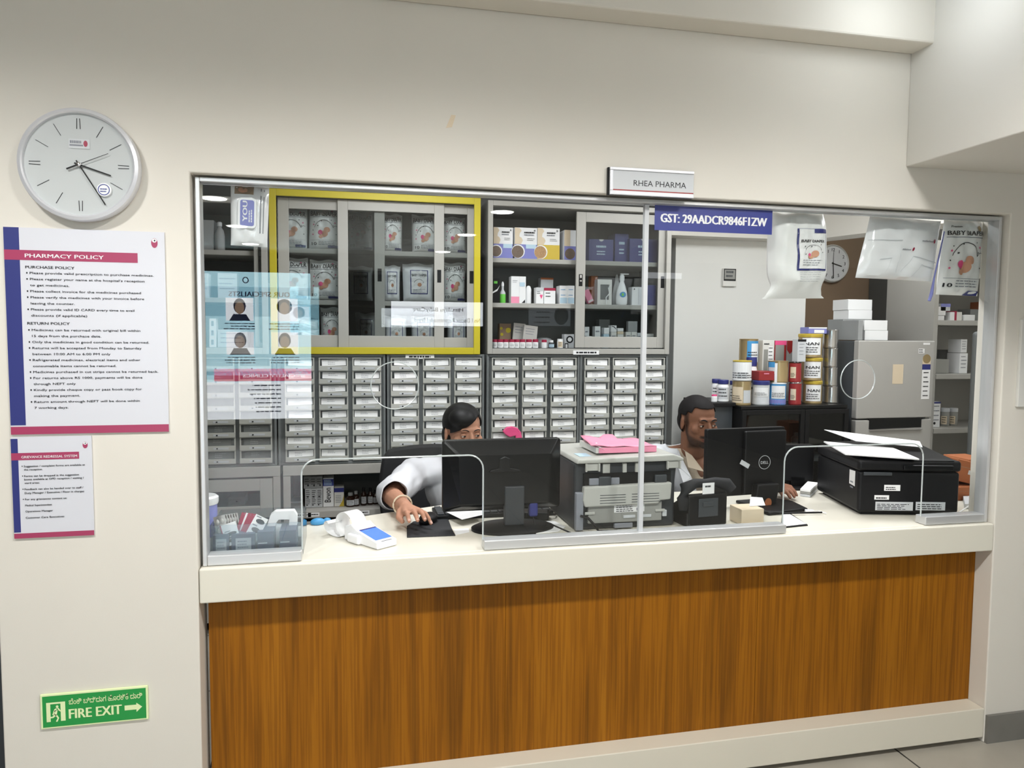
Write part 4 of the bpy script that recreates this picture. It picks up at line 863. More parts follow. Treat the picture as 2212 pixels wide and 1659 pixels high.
# wet wipes pack
x0, x1, z0, z1 = R(497, 396, 577, 532, YG + .03); wd, h = x1 - x0, z1 - z0
t = thing('wet_wipes_pack', 'white wet wipes pack with blue lid hanging at top left of the glass', 'wipes pack', ((x0 + x1) / 2, YG + .03, z0)); t.rotation_euler = (0, .03, 0)
s, m = pillow(wd, h, .055, seed=3, seal=.06, flare=.02); clean(s.build('bag', 'bag_clear', t))
s = MB(); s.band(m(.002), .12, .62, .80, .95, 1, 5, 2); s.disk(m(.003), .34, .88, .12, .06, 2, 14); s.band(m(.002), .80, .83, .2, .9, 0, 1, 4); s.band(m(.002), .88, .9, .2, .9, 0, 1, 4)
clean(s.build('printed_front', ['faint_ink', 'brown_wall', 'skin_art'], t))
lw, lh = wd * .5, h * .48; lx, lz = wd * -.03, h * .5
MB().prism(rr(lx - lw / 2, lx + lw / 2, lz - lh / 2, lz + lh / 2, .012)[::-1], 'y', -.036, -.022).build('lid', 'white_gloss', t, bevel=.002)
s = MB().prism(rr(lx - lw * .36, lx + lw * .38, lz - lh * .42, lz + lh * .42, .006)[::-1], 'y', -.0372, -.036, 0)
s.text('YOU', lambda u, v: (lx - v, -.0378, lz + u), -lh * .28, -lw * .02, lw * .36, 1, .03, fit=lh * .66); s.lines(lambda u, v: (lx - v, -.0378, lz + u), -lh * .3, lh * .2, -lw * .1, 2, .006, .003, 1, 2); s.build('lid_panel', ['lilac', 'white'], t)
# white adult diaper bag
x0, x1, z0, z1 = R(1662, 456, 1783, 645, YG + .05); wd, h = x1 - x0, z1 - z0
t = thing('diaper_bag', 'plump white bag with blue-framed baby diaper card hanging right of the GST sticker', 'diaper pack', ((x0 + x1) / 2, YG + .05, z0)); t.rotation_euler = (0, -.025, 0)
s, m = pillow(wd, h, .10, seed=12, seal=.02, nu=24, nv=30, wr=.006)
def waist(q):
    v = q[2] / h; k = 1 + .0 * v - .13 * math.exp(-((v - .15) / .09) ** 2) + (.10 if v < .03 else 0) * 1 - .5 * max(0, v - .86) * (1 if q[0] > 0 else .25)
    dx = -.012 * math.exp(-(v / .1) ** 2)
    return (q[0] * k + dx, q[1] * (.25 + .75 * min(1, v / .2)), q[2])
s.v = [waist(q) for q in s.v]; clean(s.build('bag', 'bag_white', t)); m0 = m
m = lambda e: (lambda u, v: (lambda q: waist(q))(m0(e)(u, v)))
s = MB(); s.band(m(.003), .36, .90, .31, .78, 1, 8, 8); s.band(m(.005), .385, .88, .33, .775, 0, 8, 8); s.band(m(.007), .66, .88, .73, .775, 1, 3, 2)
mi = lambda e: (lambda u, v: m(e)(.39 + .485 * u, .34 + .43 * v))
s.text('BABY DIAPER', mi(.007), .05, .66, .10, 2, .02, fit=.88); s.arc(mi(.008), .48, .42, .28, .17, 10, 165, .025, 2)
s.disk(mi(.008), .55, .36, .12, .09, 3, 16); s.disk(mi(.0085), .4, .28, .1, .045, 3, 12); s.disk(mi(.009), .36, .34, .05, .04, 4, 10)
for u, v in ((.18, .55), (.75, .6), (.8, .4), (.42, .55), (.2, .35)): s.disk(mi(.008), u, v, .018, .016, 2, 8)
s.lines(mi(.008), .08, .85, .2, 3, .06, .015, 5, 4); s.lines(m(.004), .40, .78, .29, 5, .025, .003, 5, 5, .02)
clean(s.build('printed_card', ['paper', 'navy', 'ink', 'skin_art', 'hot_pink', 'faint_ink'], t))
# clear bag of folded white gowns
a = P(1877, 465, YG + .04); b = P(2035, 478, YG + .04); c_ = P(2010, 608, YG + .04); d_ = P(1850, 600, YG + .04)
def quad_pack(name, label, cat, cs, d, seed, mats, tilt=0):
    o = sum(cs, Vector()) / 4; o.z = min(cs[2].z, cs[3].z)
    s, m = pillow(1, 1, d, seed=seed, seal=.03, nu=22, nv=22, wr=.006)
    tl, tr, br_, bl = [q - o for q in cs]
    def warp(q):
        u, v = q[0] + .5, q[2]; p = bl.lerp(br_, u).lerp(tl.lerp(tr, u), v); return (p.x, q[1], p.z)
    s.v = [warp(q) for q in s.v]; t = thing(name, label, cat, o); clean(s.build('bag', mats, t)); return t, (lambda e: (lambda u, v: warp(m(e)(u, v))))
t, m = quad_pack('linen_bag', 'clear plastic bag of folded white garments hanging at top right of the glass', 'bag', [a, b, c_, d_], .06, 5, 'bag_clear')
s = MB(); s.text('motherhood', m(.004), .70, .62, .045, 0, .01, fit=.16); s.disk(m(.004), .885, .64, .014, .035, 1, 12); s.text('motherhood', m(.004), .45, .47, .035, 0, .01, fit=.12); s.disk(m(.004), .60, .49, .012, .03, 1, 12)
for uv in (((.02, .6), (.42, .62), (.43, .1), (.44, .6)), ((.2, .3), (.34, .33), (.3, .1)), ((.5, .12), (.62, .38), (.72, .36)), ((.62, .38), (.98, .30)), ((.66, .05), (.74, .25), (.96, .2))):
    for (u0, v0), (u1, v1) in zip(uv, uv[1:]):
        n = 6
        for k in range(n): 
            p = [(u0 + (u1 - u0) * q / n, v0 + (v1 - v0) * q / n) for q in (k, k + 1)]
            s.poly([m(.003)(p[0][0], p[0][1] - .006), m(.003)(p[1][0], p[1][1] - .006), m(.003)(p[1][0], p[1][1] + .004), m(.003)(p[0][0], p[0][1] + .004)], 2)
clean(s.build('printed_front', ['faint_ink', 'maroon', 'pale_grey'], t))
a = P(2040, 474, YG + .04); b = P(2122, 476, YG + .04); c_ = P(2112, 640, YG + .04); d_ = P(2020, 636, YG + .04)
t, m = quad_pack('diaper_pack', 'baby diaper pack of ten with sleeping baby hanging at the right end of the glass', 'diaper pack', [a, b, c_, d_], .05, 9, 'bag_white')
s = MB(); s.text('BABY DIAPER', m(.004), .05, .785, .085, 0, .02, fit=.92); s.text('Premium', m(.004), .12, .89, .04, 0, .015, fit=.25); baby_art(s, m, .62, (0, 1, 2, 3, 4)); s.text('10', m(.004), .06, .10, .075, 0, .02, fit=.18)
s.poly([m(.003)(u, v) for u, v in ((.6, .0), (.95, .0), (.95, .06), (.66, .06))], 4); s.disk(m(.004), .82, .88, .06, .04, 5, 12)
clean(s.build('printed_front', ['ink', 'skin_art', 'hot_pink', 'faint_ink', 'navy', 'gold'], t))
MB().tube([P(2040, 500, .10) - t.location, P(2027, 560, .09) - t.location, P(2018, 600, .09) - t.location, P(2012, 635, .09) - t.location, P(2007, 650, .09) - t.location], [.002, .003, .003, .006, .005], 8).build('strap', 'lilac', t)
# ================================================================ on the counter
def foot(px, py, z=CT): return PZ(px, py, z)
# left monitor
YM = .275
x0, x1, z0, z1 = R(956, 949, 1211, 1102, YM); wd, h = x1 - x0, z1 - z0; xc = (x0 + x1) / 2
fb = foot(1085, 1148)
t = thing('monitor', 'black computer monitor seen from behind in front of the seated woman', 'monitor', (xc, YM, CT + .0006))
zb = z0 - CT
pr = rr(-wd / 2, wd / 2, zb, zb + h, .012)
MB().prism(pr[::-1], 'y', .004, .026).build('bezel', 'black_gloss', t, bevel=.004)
s = MB(); q = [( -wd / 2 + .004, zb + .004), (wd / 2 - .004, zb + .004), (wd / 2 - .004, zb + h - .004), (-wd / 2 + .004, zb + h - .004)]; q2 = [(-wd * .36, zb + h * .1), (wd * .38, zb + h * .1), (wd * .40, zb + h * .80), (-wd * .38, zb + h * .80)]
s.add([(a_, .004, b_) for a_, b_ in q] + [(a_, -.032, b_) for a_, b_ in q2], [(4, 5, 6, 7), (0, 1, 5, 4), (1, 2, 6, 5), (2, 3, 7, 6), (3, 0, 4, 7)])
s.build('back_shell', 'black_gloss', t, bevel=.008, seg=3)
MB().prism([(-.055, zb + h * .56), (.055, zb + h * .56), (.05, zb + h * .60), (.02, zb + h * .62), (.018, zb + h * .75), (.0, zb + h * .78), (-.018, zb + h * .75), (-.02, zb + h * .62), (-.05, zb + h * .60)][::-1], 'y', -.040, -.031).build('wall_mount_clip', 'black', t, bevel=.003)
MB().rect(wd / 2 - .016, -wd / 2 + .016, zb + .02, zb + h - .014, .0268).build('screen', 'dark_grey', t)
MB().box(.0, .068, -.045, -.015, .02, zb + .09).build('neck', 'printer_grey', t, bevel=.004)
MB().lathe([(1, 0), (1, .008), (.9, .014), (.3, .02), (.2, .021)], (.035, -.01, 0), 40, sx=.145, sy=.095).build('base', 'black', t)
MB().box(.09, .12, -.03, .0, zb - .022, zb + .03).build('cable_plug', 'navy', t, bevel=.006)
MB().tube([(.105, -.015, zb - .02), (.11, -.04, zb - .06), (.15, -.09, .03), (.21, -.14, .008), (.27, -.15, .008)], .003, 8).build('video_cable', 'black', t)
# keyboard, mouse pad, mouse, papers
def slab(name, label, cat, cs, hgt, mats, z=CT + .0006, bevel=.0015, group=None):
    ps = [foot(*q) for q in cs]; o = sum(ps, Vector()) / len(ps)
    return tag(MB().prism([(p.x - o.x, p.y - o.y) for p in ps], 'z', 0, hgt).build(name, mats, loc=(o.x, o.y, z), bevel=bevel), label, cat, group)
slab('mouse_pad', 'black mouse pad under the woman’s hand', 'mouse pad', [(879, 1162), (984, 1158), (976, 1143), (968, 1122), (893, 1128), (879, 1138)], .003, 'rubber')
pm = foot(925, 1130); 
t = thing('mouse', 'black computer mouse under the woman’s fingers', 'mouse', (pm.x, pm.y, CT + .0042), -.5)
s = MB(); s.ell((0, 0, .012), (.030, .052, .022), 0, 20, 12); s.v = [(x, y, max(z, 0)) for x, y, z in s.v]; s.build('shell', 'black', t)
MB().lathe([(.008, -.002), (.008, .002)], n=14).build('scroll_wheel', 'dark_grey', t, loc=(0, -.035, .030)).rotation_euler = (0, PI / 2, 0)
kc = foot(1065, 1128); 
t = thing('keyboard', 'black keyboard partly under papers behind the left monitor’s stand', 'keyboard', (foot(1085, 1120).x - .02, .50, CT + .0008), 0)
MB().prism([(-.22, -.07), (.22, -.07), (.22, .07), (-.22, .07)], 'z', 0, .014).build('case', 'black', t, bevel=.003)
s = MB()
for r_ in range(5):
    for k in range(15): s.box(-.212 + k * .0282, -.189 + k * .0282, -.06 + r_ * .025, -.038 + r_ * .025, .0145, .0195)
s.build('keys', 'dark_grey', t)['kind'] = 'stuff'
slab('paper_sheet', 'white paper sheet lying right of the mouse pad under the left monitor', 'paper', [(962, 1118), (998, 1136), (1044, 1125), (1040, 1112), (990, 1108)], .0006, 'paper', CT + .022, 0)
slab('paper_slip', 'small white slip between mouse pad and left monitor base', 'paper', [(984, 1156), (1014, 1150), (1012, 1142), (980, 1144)], .0005, 'paper', bevel=0)
slab('paper_sheet', 'crumpled white papers between the left monitor base and grey printer', 'paper', [(1150, 1155), (1205, 1150), (1222, 1140), (1198, 1128), (1135, 1128)], .004, 'paper')
t = thing('power_adapter', 'black power adapter on the counter beside the left monitor stand', 'adapter', (.655, .385, CT + .0006), -.3)
MB().box(-.06, .06, -.03, .03, 0, .03).build('brick', 'black', t, bevel=.006); MB().tube([(.06, 0, .015), (.08, .02, .012), (.085, .05, .006), (.05, .08, .005)], .003, 6).build('lead', 'black', t)
# card reader (tablet till) with curled receipt
pc_ = foot(800, 1172)
t = thing('card_terminal', 'white card payment terminal with a lit blue screen at the left hand opening', 'card terminal', (pc_.x, pc_.y, CT + .0008), .62)
L, W2 = .175, .078
prof = [(-L / 2, 0), (L / 2, 0), (L / 2, .046), (L * .28, .058), (L * .1, .042), (-L / 2, .022)]
MB().prism([(a_, b_) for a_, b_ in prof], 'x', -W2 / 2, W2 / 2).build('body', 'white_gloss', t, bevel=.005, seg=3)
mat('blue_screen', (70, 110, 225), .2, emit=.75)
def slope(u, y): return (-L / 2 + y, .022 + (.042 - .022) * y / (L * .6))
s = MB(); y_, zz = slope(0, .018); y2, zz2 = slope(0, .104)
s.poly([(-.032, y_, zz + .0008), (.032, y_, zz + .0008), (.032, y2, zz2 + .0008), (-.032, y2, zz2 + .0008)], 0)
y3, zz3 = slope(0, .097); s.poly([(-.032, y3, zz3 + .0014), (.032, y3, zz3 + .0014), (.032, y2, zz2 + .0014), (-.032, y2, zz2 + .0014)], 1); s.build('screen', ['blue_screen', 'navy'], t)
MB().box(-.02, .02, -L / 2 + .004, -L / 2 + .0055, .0225, .0238).build('card_slot', 'dark_grey', t)
MB().box(-W2 / 2 - .012, -W2 / 2 + .01, -.005, .06, 0, .03).build('side_grip', 'white_gloss', t, bevel=.008, seg=3)
# receipt paper curling out of the far end
s = MB(); path = [(L * .30, .05), (L * .42, .075), (L * .62, .085), (L * .80, .07), (L * .86, .045), (L * .78, .02), (L * .64, .006), (L * .80, .002), (L * 1.0, .012), (L * 1.05, .035), (L * .95, .05), (L * .84, .045)]
for sx0, sx1, off in ((-.028, .028, 0),):
    vs = []
    def cr_(p0, p1, p2, p3, q): return tuple(.5 * ((2 * b_) + (c2 - a_) * q + (2 * a_ - 5 * b_ + 4 * c2 - d2) * q * q + (-a_ + 3 * b_ - 3 * c2 + d2) * q ** 3) for a_, b_, c2, d2 in zip(p0, p1, p2, p3))
    pts = []
    for i in range(len(path) - 1):
        p0, p1, p2, p3 = path[max(0, i - 1)], path[i], path[i + 1], path[min(len(path) - 1, i + 2)]
        for k in range(6): pts.append(cr_(p0, p1, p2, p3, k / 6))
    pts.append(path[-1]); N = len(pts)
    for i, (y_, z_) in enumerate(pts):
        sh = -.05 * max(0, (i / N - .35)) ; vs += [(sx0 + sh, y_, max(z_, .0005)), (sx1 + sh, y_, max(z_, .0005))]
    s.add(vs, [(2 * i, 2 * i + 1, 2 * i + 3, 2 * i + 2) for i in range(N - 1)], 0, True)
o = s.build('receipt_roll', 'paper', t); md_ = o.modifiers.new('thickness', 'SOLIDIFY'); md_.thickness = .0006
pb = foot(694, 1132)
t = thing('tape_dispenser', 'small blue plastic clip on the counter behind the receipt paper', 'clip', (pb.x, pb.y, CT + .0006), .2)
s = MB(); s.ell((-.012, 0, .008), (.026, .018, .014), 0); s.v = [(x, y, max(z, 0)) for x, y, z in s.v]; s.build('body', 'sky_blue', t)
s = MB(); s.ell((.022, .012, .007), (.014, .010, .010), 0); s.v = [(x, y, max(z, 0)) for x, y, z in s.v]; s.build('tab', 'sky_blue', t)
# acrylic organiser with medicine boxes
p0 = foot(452, 1200); p1 = foot(645, 1192)
ax0, ax1, ay0, ay1, ah = OX0 + .016, P(655, 1160, .10).x, .095, .30, .10
t = thing('acrylic_organiser', 'clear acrylic tray of medicine strips at the left end of the counter', 'organiser', ((ax0 + ax1) / 2, ay0, CT + .0006)); wd = ax1 - ax0; dp = ay1 - ay0
MB().box(-wd / 2, wd / 2, 0, dp, 0, .004).build('tray_floor', 'acrylic', t)
for nm, bx in (('front_wall', (-wd / 2, wd / 2, 0, .003, .004, ah)), ('back_wall', (-wd / 2, wd / 2, dp - .003, dp, .004, ah)), ('side_wall', (-wd / 2, -wd / 2 + .003, .003, dp - .003, .004, ah)), ('side_wall', (wd / 2 - .003, wd / 2, .003, dp - .003, .004, ah))):
    MB().box(*bx).build(nm, 'acrylic', t)
zf_ = CT + .0052
def tray_box(label, a_, b_, h0, card, txt=None, y=.112):
    x0, x1 = P(a_, 1185, y).x, P(b_, 1185, y).x; wd = x1 - x0
    o = MB().box(-wd / 2, wd / 2, 0, .09, 0, h0, 0)
    if card: o.rect(-wd * .32, wd * .34, .006, h0 - .012, -.0006, 1); o.lines(flat(0, -.0012, 0), -wd * .24, wd * .26, h0 - .02, 4, .009, .004, 2, int(a_))
    else: o.rect(-wd * .45, wd * .1, h0 * .45, h0 * .5, -.0006, 1)
    ms = ['blue' if not card else 'navy', 'pale_grey', 'faint_ink']; ms[0] = 'slate'
    if txt: o.text(txt, flat(0, -.0012, 0), -wd * .42, h0 * .72, .008, 1, .02, fit=wd * .5)
    return tag(o.build('medicine_box', ms, loc=((x0 + x1) / 2, y, zf_), bevel=.001), label, 'box')
mat('slate', (84, 92, 110), .45)
tray_box('slate box with white printed card, leftmost in the clear tray', 460, 495, .062, True); tray_box('slate box with white printed card, second in the clear tray', 500, 551, .062, True)
tray_box('slate blue curved-front box with white print, third in the clear tray', 556, 592, .066, False); tray_box('slate blue box with a white line, rightmost in the clear tray', 604, 640, .066, False)
# blister strips leaning in the tray
def strip(label, px, py, w_, h_, ry, rx, mats, y, seed, foil):
    p = P(px, py, y); p.z = max(p.z, zf_ + .014); t = MB()
    t.box(-w_ / 2, w_ / 2, 0, .0012, 0, h_, 0); mf = lambda e: (lambda u, v: (-w_ / 2 + u * w_, -e, v * h_))
    rnd = random.Random(seed)
    if foil:
        for k in range(3):
            for c2 in (.3, .7): t.ell((-w_ / 2 + c2 * w_, -.001, h_ * (.2 + .3 * k)), (w_ * .16, .004, h_ * .10), 1, 10, 6)
    else:
        for k in range(2 if h_ < .075 else 3): t.disk(mf(.0006), .55, .2 + .31 * k, .34, .085, 1, 14); t.band(mf(.0006), .12, .5, .33 + .3 * k, .37 + .3 * k, 2)
        t.box(-w_ / 2 - .003, -w_ / 2, 0, .003, 0, h_, 3)
    o = t.build('blister_strip', mats, loc=p); o.rotation_euler = (rx, ry, 0); return tag(o, label, 'medicine strip')
for i in range(6):
    strip(f'silver blister strip, {ordn(i, 6)} of the row leaning in the clear tray', 485 + i * 5.6, 1178 - i * 1.2, .034, .090, -.22, -.30, ('tin', 'steel_front'), .125 + .011 * i, i, True)
strip('white medicine strip with dark ovals leaning left in the clear tray', 506, 1176, .044, .066, -.30, -.22, ('white', 'printer_grey', 'faint_ink', 'maroon'), .118, 3, False)
for i in range(5):
    strip(f'{"front white oval-printed" if i == 0 else "pink-edged"} medicine strip, {("nearest","second","third","fourth","farthest")[i]} of the fan leaning right', 535 - i * 3.5, 1174 - i * 2, .04, .088 - .002 * i, .50 - .05 * i, -.25, ('white' if i in (0, 3) else 'maroon', 'printer_grey' if i == 0 else 'maroon', 'faint_ink', 'maroon'), .124 + .008 * i, i + 3, False)
# white plastic holder with a grip hole
x0, x1, z0, z1 = R(572, 1100, 642, 1165, .20); wd = x1 - x0; h = z1 - CT
t = thing('plastic_holder', 'white plastic holder with a grip opening standing in the clear tray', 'holder', ((x0 + x1) / 2, .19, zf_)); h -= .006
pts = [(-wd * .62, 0), (wd * .5, 0), (wd * .5, h * .35), (wd * .52, h * .85), (wd * .42, h), (-wd * .15, h), (-wd * .3, h * .9)]; hole = [(-wd * .16, h * .58), (wd * .26, h * .56), (wd * .28, h * .76), (-wd * .05, h * .77), (-wd * .13, h * .68)]
o = outline(pts, [hole], .03, 'body', ['white', 'white']); o.parent = t; bv = o.modifiers.new('bevel', 'BEVEL'); bv.width = .004; bv.segments = 2; bv.limit_method = 'ANGLE'
# blue jar at the left edge
pj = foot(446, 1150)
t = thing('pill_jar', 'blue jar with silver white lid behind the left window stile', 'jar', (P(440, 1100, .37).x, .37, CT + .0006))
zt_ = P(445, 1070, .37).z - CT
MB().lathe([(.04, 0), (.042, .004), (.042, zt_ - .03), (.038, zt_ - .024)]).build('body', 'lilac', t); MB().lathe([(.045, zt_ - .028), (.047, zt_ - .022), (.047, zt_ - .006), (.04, zt_)]).build('lid', 'white_gloss', t)
# grey laser printer with pink register on top
pL, pR_ = foot(1243, 1152), foot(1462, 1143); YP = (pL.y + pR_.y) / 2 - .0; YP = .185
xa, xb = P(1243, 1070, YP).x, P(1462, 1060, YP).x; wd = xb - xa; zt = P(1350, 983, YP).z - CT; dp = .34
t = thing('printer', 'grey multifunction printer seen from behind, pink register on its lid', 'printer', ((xa + xb) / 2, YP, CT + .0006))
s = MB(); s.prism([(-wd / 2, 0), (wd / 2, 0), (wd / 2, zt * .62), (wd * .52, zt * .9), (-wd * .5, zt * .9), (-wd / 2, zt * .7)][::-1], 'y', .012, dp); s.build('body', 'printer_grey', t, bevel=.012, seg=3)
MB().prism([(-wd * .50, zt * .90), (wd * .56, zt * .90), (wd * .56, zt * .94), (wd * .45, zt * .99), (-wd * .48, zt * .955)][::-1], 'y', -.006, dp + .02).build('scanner_lid', 'printer_light', t, bevel=.005)
for hx in (-.34, .46):
    MB().box(wd * hx - .022, wd * hx + .022, .0, .016, zt * .80, zt * .895).box(wd * hx - .026, wd * hx - .02, -.008, .004, zt * .79, zt * .9).box(wd * hx + .02, wd * hx + .026, -.008, .004, zt * .79, zt * .9).build('lid_hinge', 'printer_light', t, bevel=.002)
for hx in (-.2, -.02, .12): MB().box(wd * hx - .013 + .006 * (hx == -.02), wd * hx + .013 - .006 * (hx == -.02), .004, .014, zt * .76, zt * .885).build('clip', 'printer_light', t, bevel=.001)
MB().box(-wd * .42, wd * .44, .003, .013, zt * .58, zt * .76).build('paper_slot', 'black', t)
for hx, ww in ((-.31, .06), (-.13, .09)): MB().box(wd * (hx - ww), wd * (hx + ww * .6), -.003, .004, zt * .61, zt * .70).build('roller_cover', 'faint_ink', t, bevel=.002)
for hx in (-.22, .33): MB().box(wd * hx - .022, wd * hx + .022, -.008, .004, zt * .57, zt * .72).build('latch', 'dark_grey', t, bevel=.003)
MB().prism([(-wd * .42, zt * .33), (wd * .30, zt * .34), (wd * .31, zt * .38), (wd * .42, zt * .39), (wd * .43, zt * .62), (-wd * .43, zt * .60), (-wd * .44, zt * .42)][::-1], 'y', -.018, .011).build('rear_tray', 'printer_light', t, bevel=.008, seg=3)
s = MB()
for k in range(4):
    for u0, u1 in ((-.28, -.03), (.03, .3)): s.box(wd * u0, wd * u1, -.0188, -.018, zt * (.375 + .035 * k), zt * (.382 + .035 * k))
s.build('vent_slots', 'dark_grey', t)
MB().box(-wd * .38, wd * .345, -.006, .011, zt * .10, zt * .365).build('rear_door', 'printer_mid', t, bevel=.003)
for hx in (-.36, .33): MB().box(wd * hx - .02, wd * hx + .015, -.010, -.006, zt * .225, zt * .26).build('door_tab', 'printer_light', t, bevel=.001)
for hx in (.02, .18): MB().box(wd * hx - .022, wd * hx + .022, -.009, -.006, zt * .155, zt * .195).build('door_grip', 'pale_grey', t, bevel=.002)
s = MB().rect(-wd * .13, wd * .17, zt * .235, zt * .345, -.0066, 0); s.lines(flat(0, -.0072, 0), -wd * .11, wd * .06, zt * .335, 4, zt * .026, zt * .011, 1, 3); s.band(flat(0, -.0072, 0), wd * .09, wd * .105, zt * .25, zt * .29, 2); s.build('rating_label', ['paper', 'ink', 'faint_ink'], t)
MB().box(-wd * .50, -wd * .43, -.012, .011, zt * .02, zt * .52).build('cable_cover', 'faint_ink', t, bevel=.003)
MB().box(wd * .355, wd * .40, -.004, .011, zt * .15, zt * .235).build('power_inlet', 'pale_grey', t, bevel=.002)
MB().box(-wd * .12, wd * .06, -.004, .011, zt * .02, zt * .085).build('network_port', 'faint_ink', t, bevel=.002)
MB().tube([(-wd * .46, -.014, zt * .22), (-wd * .40, -.03, zt * .2), (-wd * .34, -.04, zt * .1), (-wd * .30, -.03, .006), (-wd * .1, -.035, .004)], .0045, 8).build('power_cable', 'black', t)
s = MB().box(-wd * .42, -wd * .30, .05, .12, zt * .9605, zt * .962, 0); s.build('lid_label', 'pale_blue', t)
zl_ = CT + zt * .992
x0, x1 = P(1268, 960, YP + .12).x, P(1404, 960, YP + .12).x; wd2 = x1 - x0
t = thing('register_book', 'pink covered register book lying on the grey printer lid', 'book', ((x0 + x1) / 2, YP + .06, zl_))
MB().box(-wd2 * .44, wd2 / 2 - .004, .003, .19, .0, .020).build('pages', 'off_white', t)
s = MB(); n = 12; vs = []
for j in range(7):
    for i in range(n + 1):
        u = i / n; x = -wd2 * .52 + u * wd2 * 1.02 + .025 * (j / 6) * (1 - u); vs.append((x, j / 6 * .2, .0215 + .016 * (1 - u) ** 2 * (.5 + j / 12) + (.012 if (j == 6 and 4 < i < 8) else 0) + .002 * math.sin(i * 1.3 + j)))
s.add(vs, [(j * (n + 1) + i, j * (n + 1) + i + 1, (j + 1) * (n + 1) + i + 1, (j + 1) * (n + 1) + i) for j in range(6) for i in range(n)], 0, True)
o = s.build('cover', 'pink', t); sd = o.modifiers.new('thickness', 'SOLIDIFY'); sd.thickness = .002
MB().box(-wd2 * .40, wd2 * .5, -.001, .002, 0, .02).build('spine', 'pink', t, bevel=.002)
MB().poly([(-wd2 * .46, .0, .03), (-wd2 * .32, -.004, .012), (-wd2 * .27, .02, .018), (-wd2 * .36, .06, .03)]).build('loose_leaf', 'paper', t)
# right monitor with round maker's badge
YM2 = .42
x0, x1, z0, z1 = R(1521, 925, 1699, 1070, YM2); wd, h = x1 - x0, z1 - z0; xc = (x0 + x1) / 2; zb = z0 - CT
t = thing('monitor', 'black monitor with round DELL badge in front of the seated man', 'monitor', (xc, YM2, CT + .0006), .10)
MB().prism(rr(-wd / 2, wd / 2, zb, zb + h, .006)[::-1], 'y', .0, .022).build('bezel', 'black', t, bevel=.003)
MB().prism([(-wd * .05, zb + h * .02), (wd / 2 - .003, zb + h * .02), (wd / 2 - .003, zb + h * .96), (-wd * .05, zb + h * .96)][::-1], 'y', -.018, .0).build('back_shell', 'black', t, bevel=.006)
MB().rect(wd / 2 - .014, -wd / 2 + .014, zb + .016, zb + h - .014, .0228).build('screen', 'dark_grey', t)
bx, bz_ = wd * .205, zb + h * .49
s = MB(); mp = lambda u, v: (bx + u, -.0188, bz_ + v); s.disk(mp, 0, 0, .0275, .0275, 0, 36, 1, .93); s.text('DELL', mp, -.0175, -.006, .0165, 0, .01, fit=.035); s.build('maker_badge', 'pale_grey', t)
MB().prism([(wd * .02, .012), (wd * .30, .012), (wd * .34, zb + .05), (wd * .05, zb + .05)][::-1], 'y', -.055, -.02).build('neck', 'black', t, bevel=.006)
MB().disk(lambda u, v: (wd * .19 + u, -.0556, zb * .5 + v), 0, 0, .016, .018, 0, 20).build('cable_hole', 'kraft', t)
MB().prism([(-wd * .02, -.16), (wd * .52, -.14), (wd * .60, -.02), (wd * .50, .06), (.0, .06)], 'z', 0, .012).build('base', 'black', t, bevel=.004)
st = MB().box(-.022, .022, -.0012, 0, -.009, .009); o = st.build('paper_sticker', 'pale_grey', t, loc=(-wd * .08 + .01, -.019, zb + h * .48)); o.rotation_euler = (0, .5, 0)
MB().tube([(wd * .03, -.06, zb + .01), (-.02, -.07, max(.02, zb - .05)), (-.03, -.10, .05), (-.01, -.14, .012), (.06, -.17, .008), (.2, -.2, .008)], .0035, 8).build('cable', 'black', t)
# second black screen further right
x0, x1, z0, z1 = R(1692, 960, 1752, 1050, .70); z0 = max(z0, CT + .03); wd, h = x1 - x0, z1 - z0
t = thing('monitor', 'narrow dark monitor edge behind the right hand opening', 'monitor', ((x0 + x1) / 2, .69, CT + .0006), -.2)
MB().prism(rr(-wd * .55, wd * .5, z0 - CT, z1 - CT, .012)[::-1], 'y', 0, .03).build('panel', 'black', t, bevel=.004); MB().box(-.03, .03, .0, .03, .008, z0 - CT + .02).build('neck', 'black', t); MB().box(-.06, .06, -.05, .05, 0, .01).build('base', 'black', t, bevel=.003)
# desk telephone seen from behind
pt_ = foot(1528, 1142)
t = thing('telephone', 'black desk telephone with white sticker between printer and right monitor', 'telephone', (P(1533, 1120, .16).x, .165, CT + .0006), .12)
MB().prism([(0, 0), (.17, 0), (.17, .03), (.02, .115), (0, .115)], 'x', -.085, .075).build('base', 'black', t, bevel=.006)
MB().box(-.045, .035, -.0035, .0, .035, .1).box(-.03, .015, -.007, -.0035, .072, .088).build('wall_bracket', 'dark_grey', t, bevel=.002)
MB().tube([(-.10, .01, .06), (-.095, .02, .10), (-.08, .03, .135), (-.04, .03, .15), (.0, .03, .148), (.04, .03, .15), (.085, .02, .14), (.10, .01, .12)], [.014, .022, .024, .017, .015, .017, .024, .02], 14).build('handset', 'black_soft', t, sharp=1.4)
s = MB().box(-.03, .018, -.0012, .0, .116, .155, 0); s.lines(flat(-.03, -.0018, .116), .01, .04, .03, 1, .01, .006, 1, 2); s.build('sticker', ['paper', 'ink'], t)
MB().tube([(-.09, .0, .05), (-.11, -.03, .02), (-.09, -.05, .01), (-.02, -.04, .004), (.06, -.045, .004)], .0035, 8).build('cord', 'black', t)
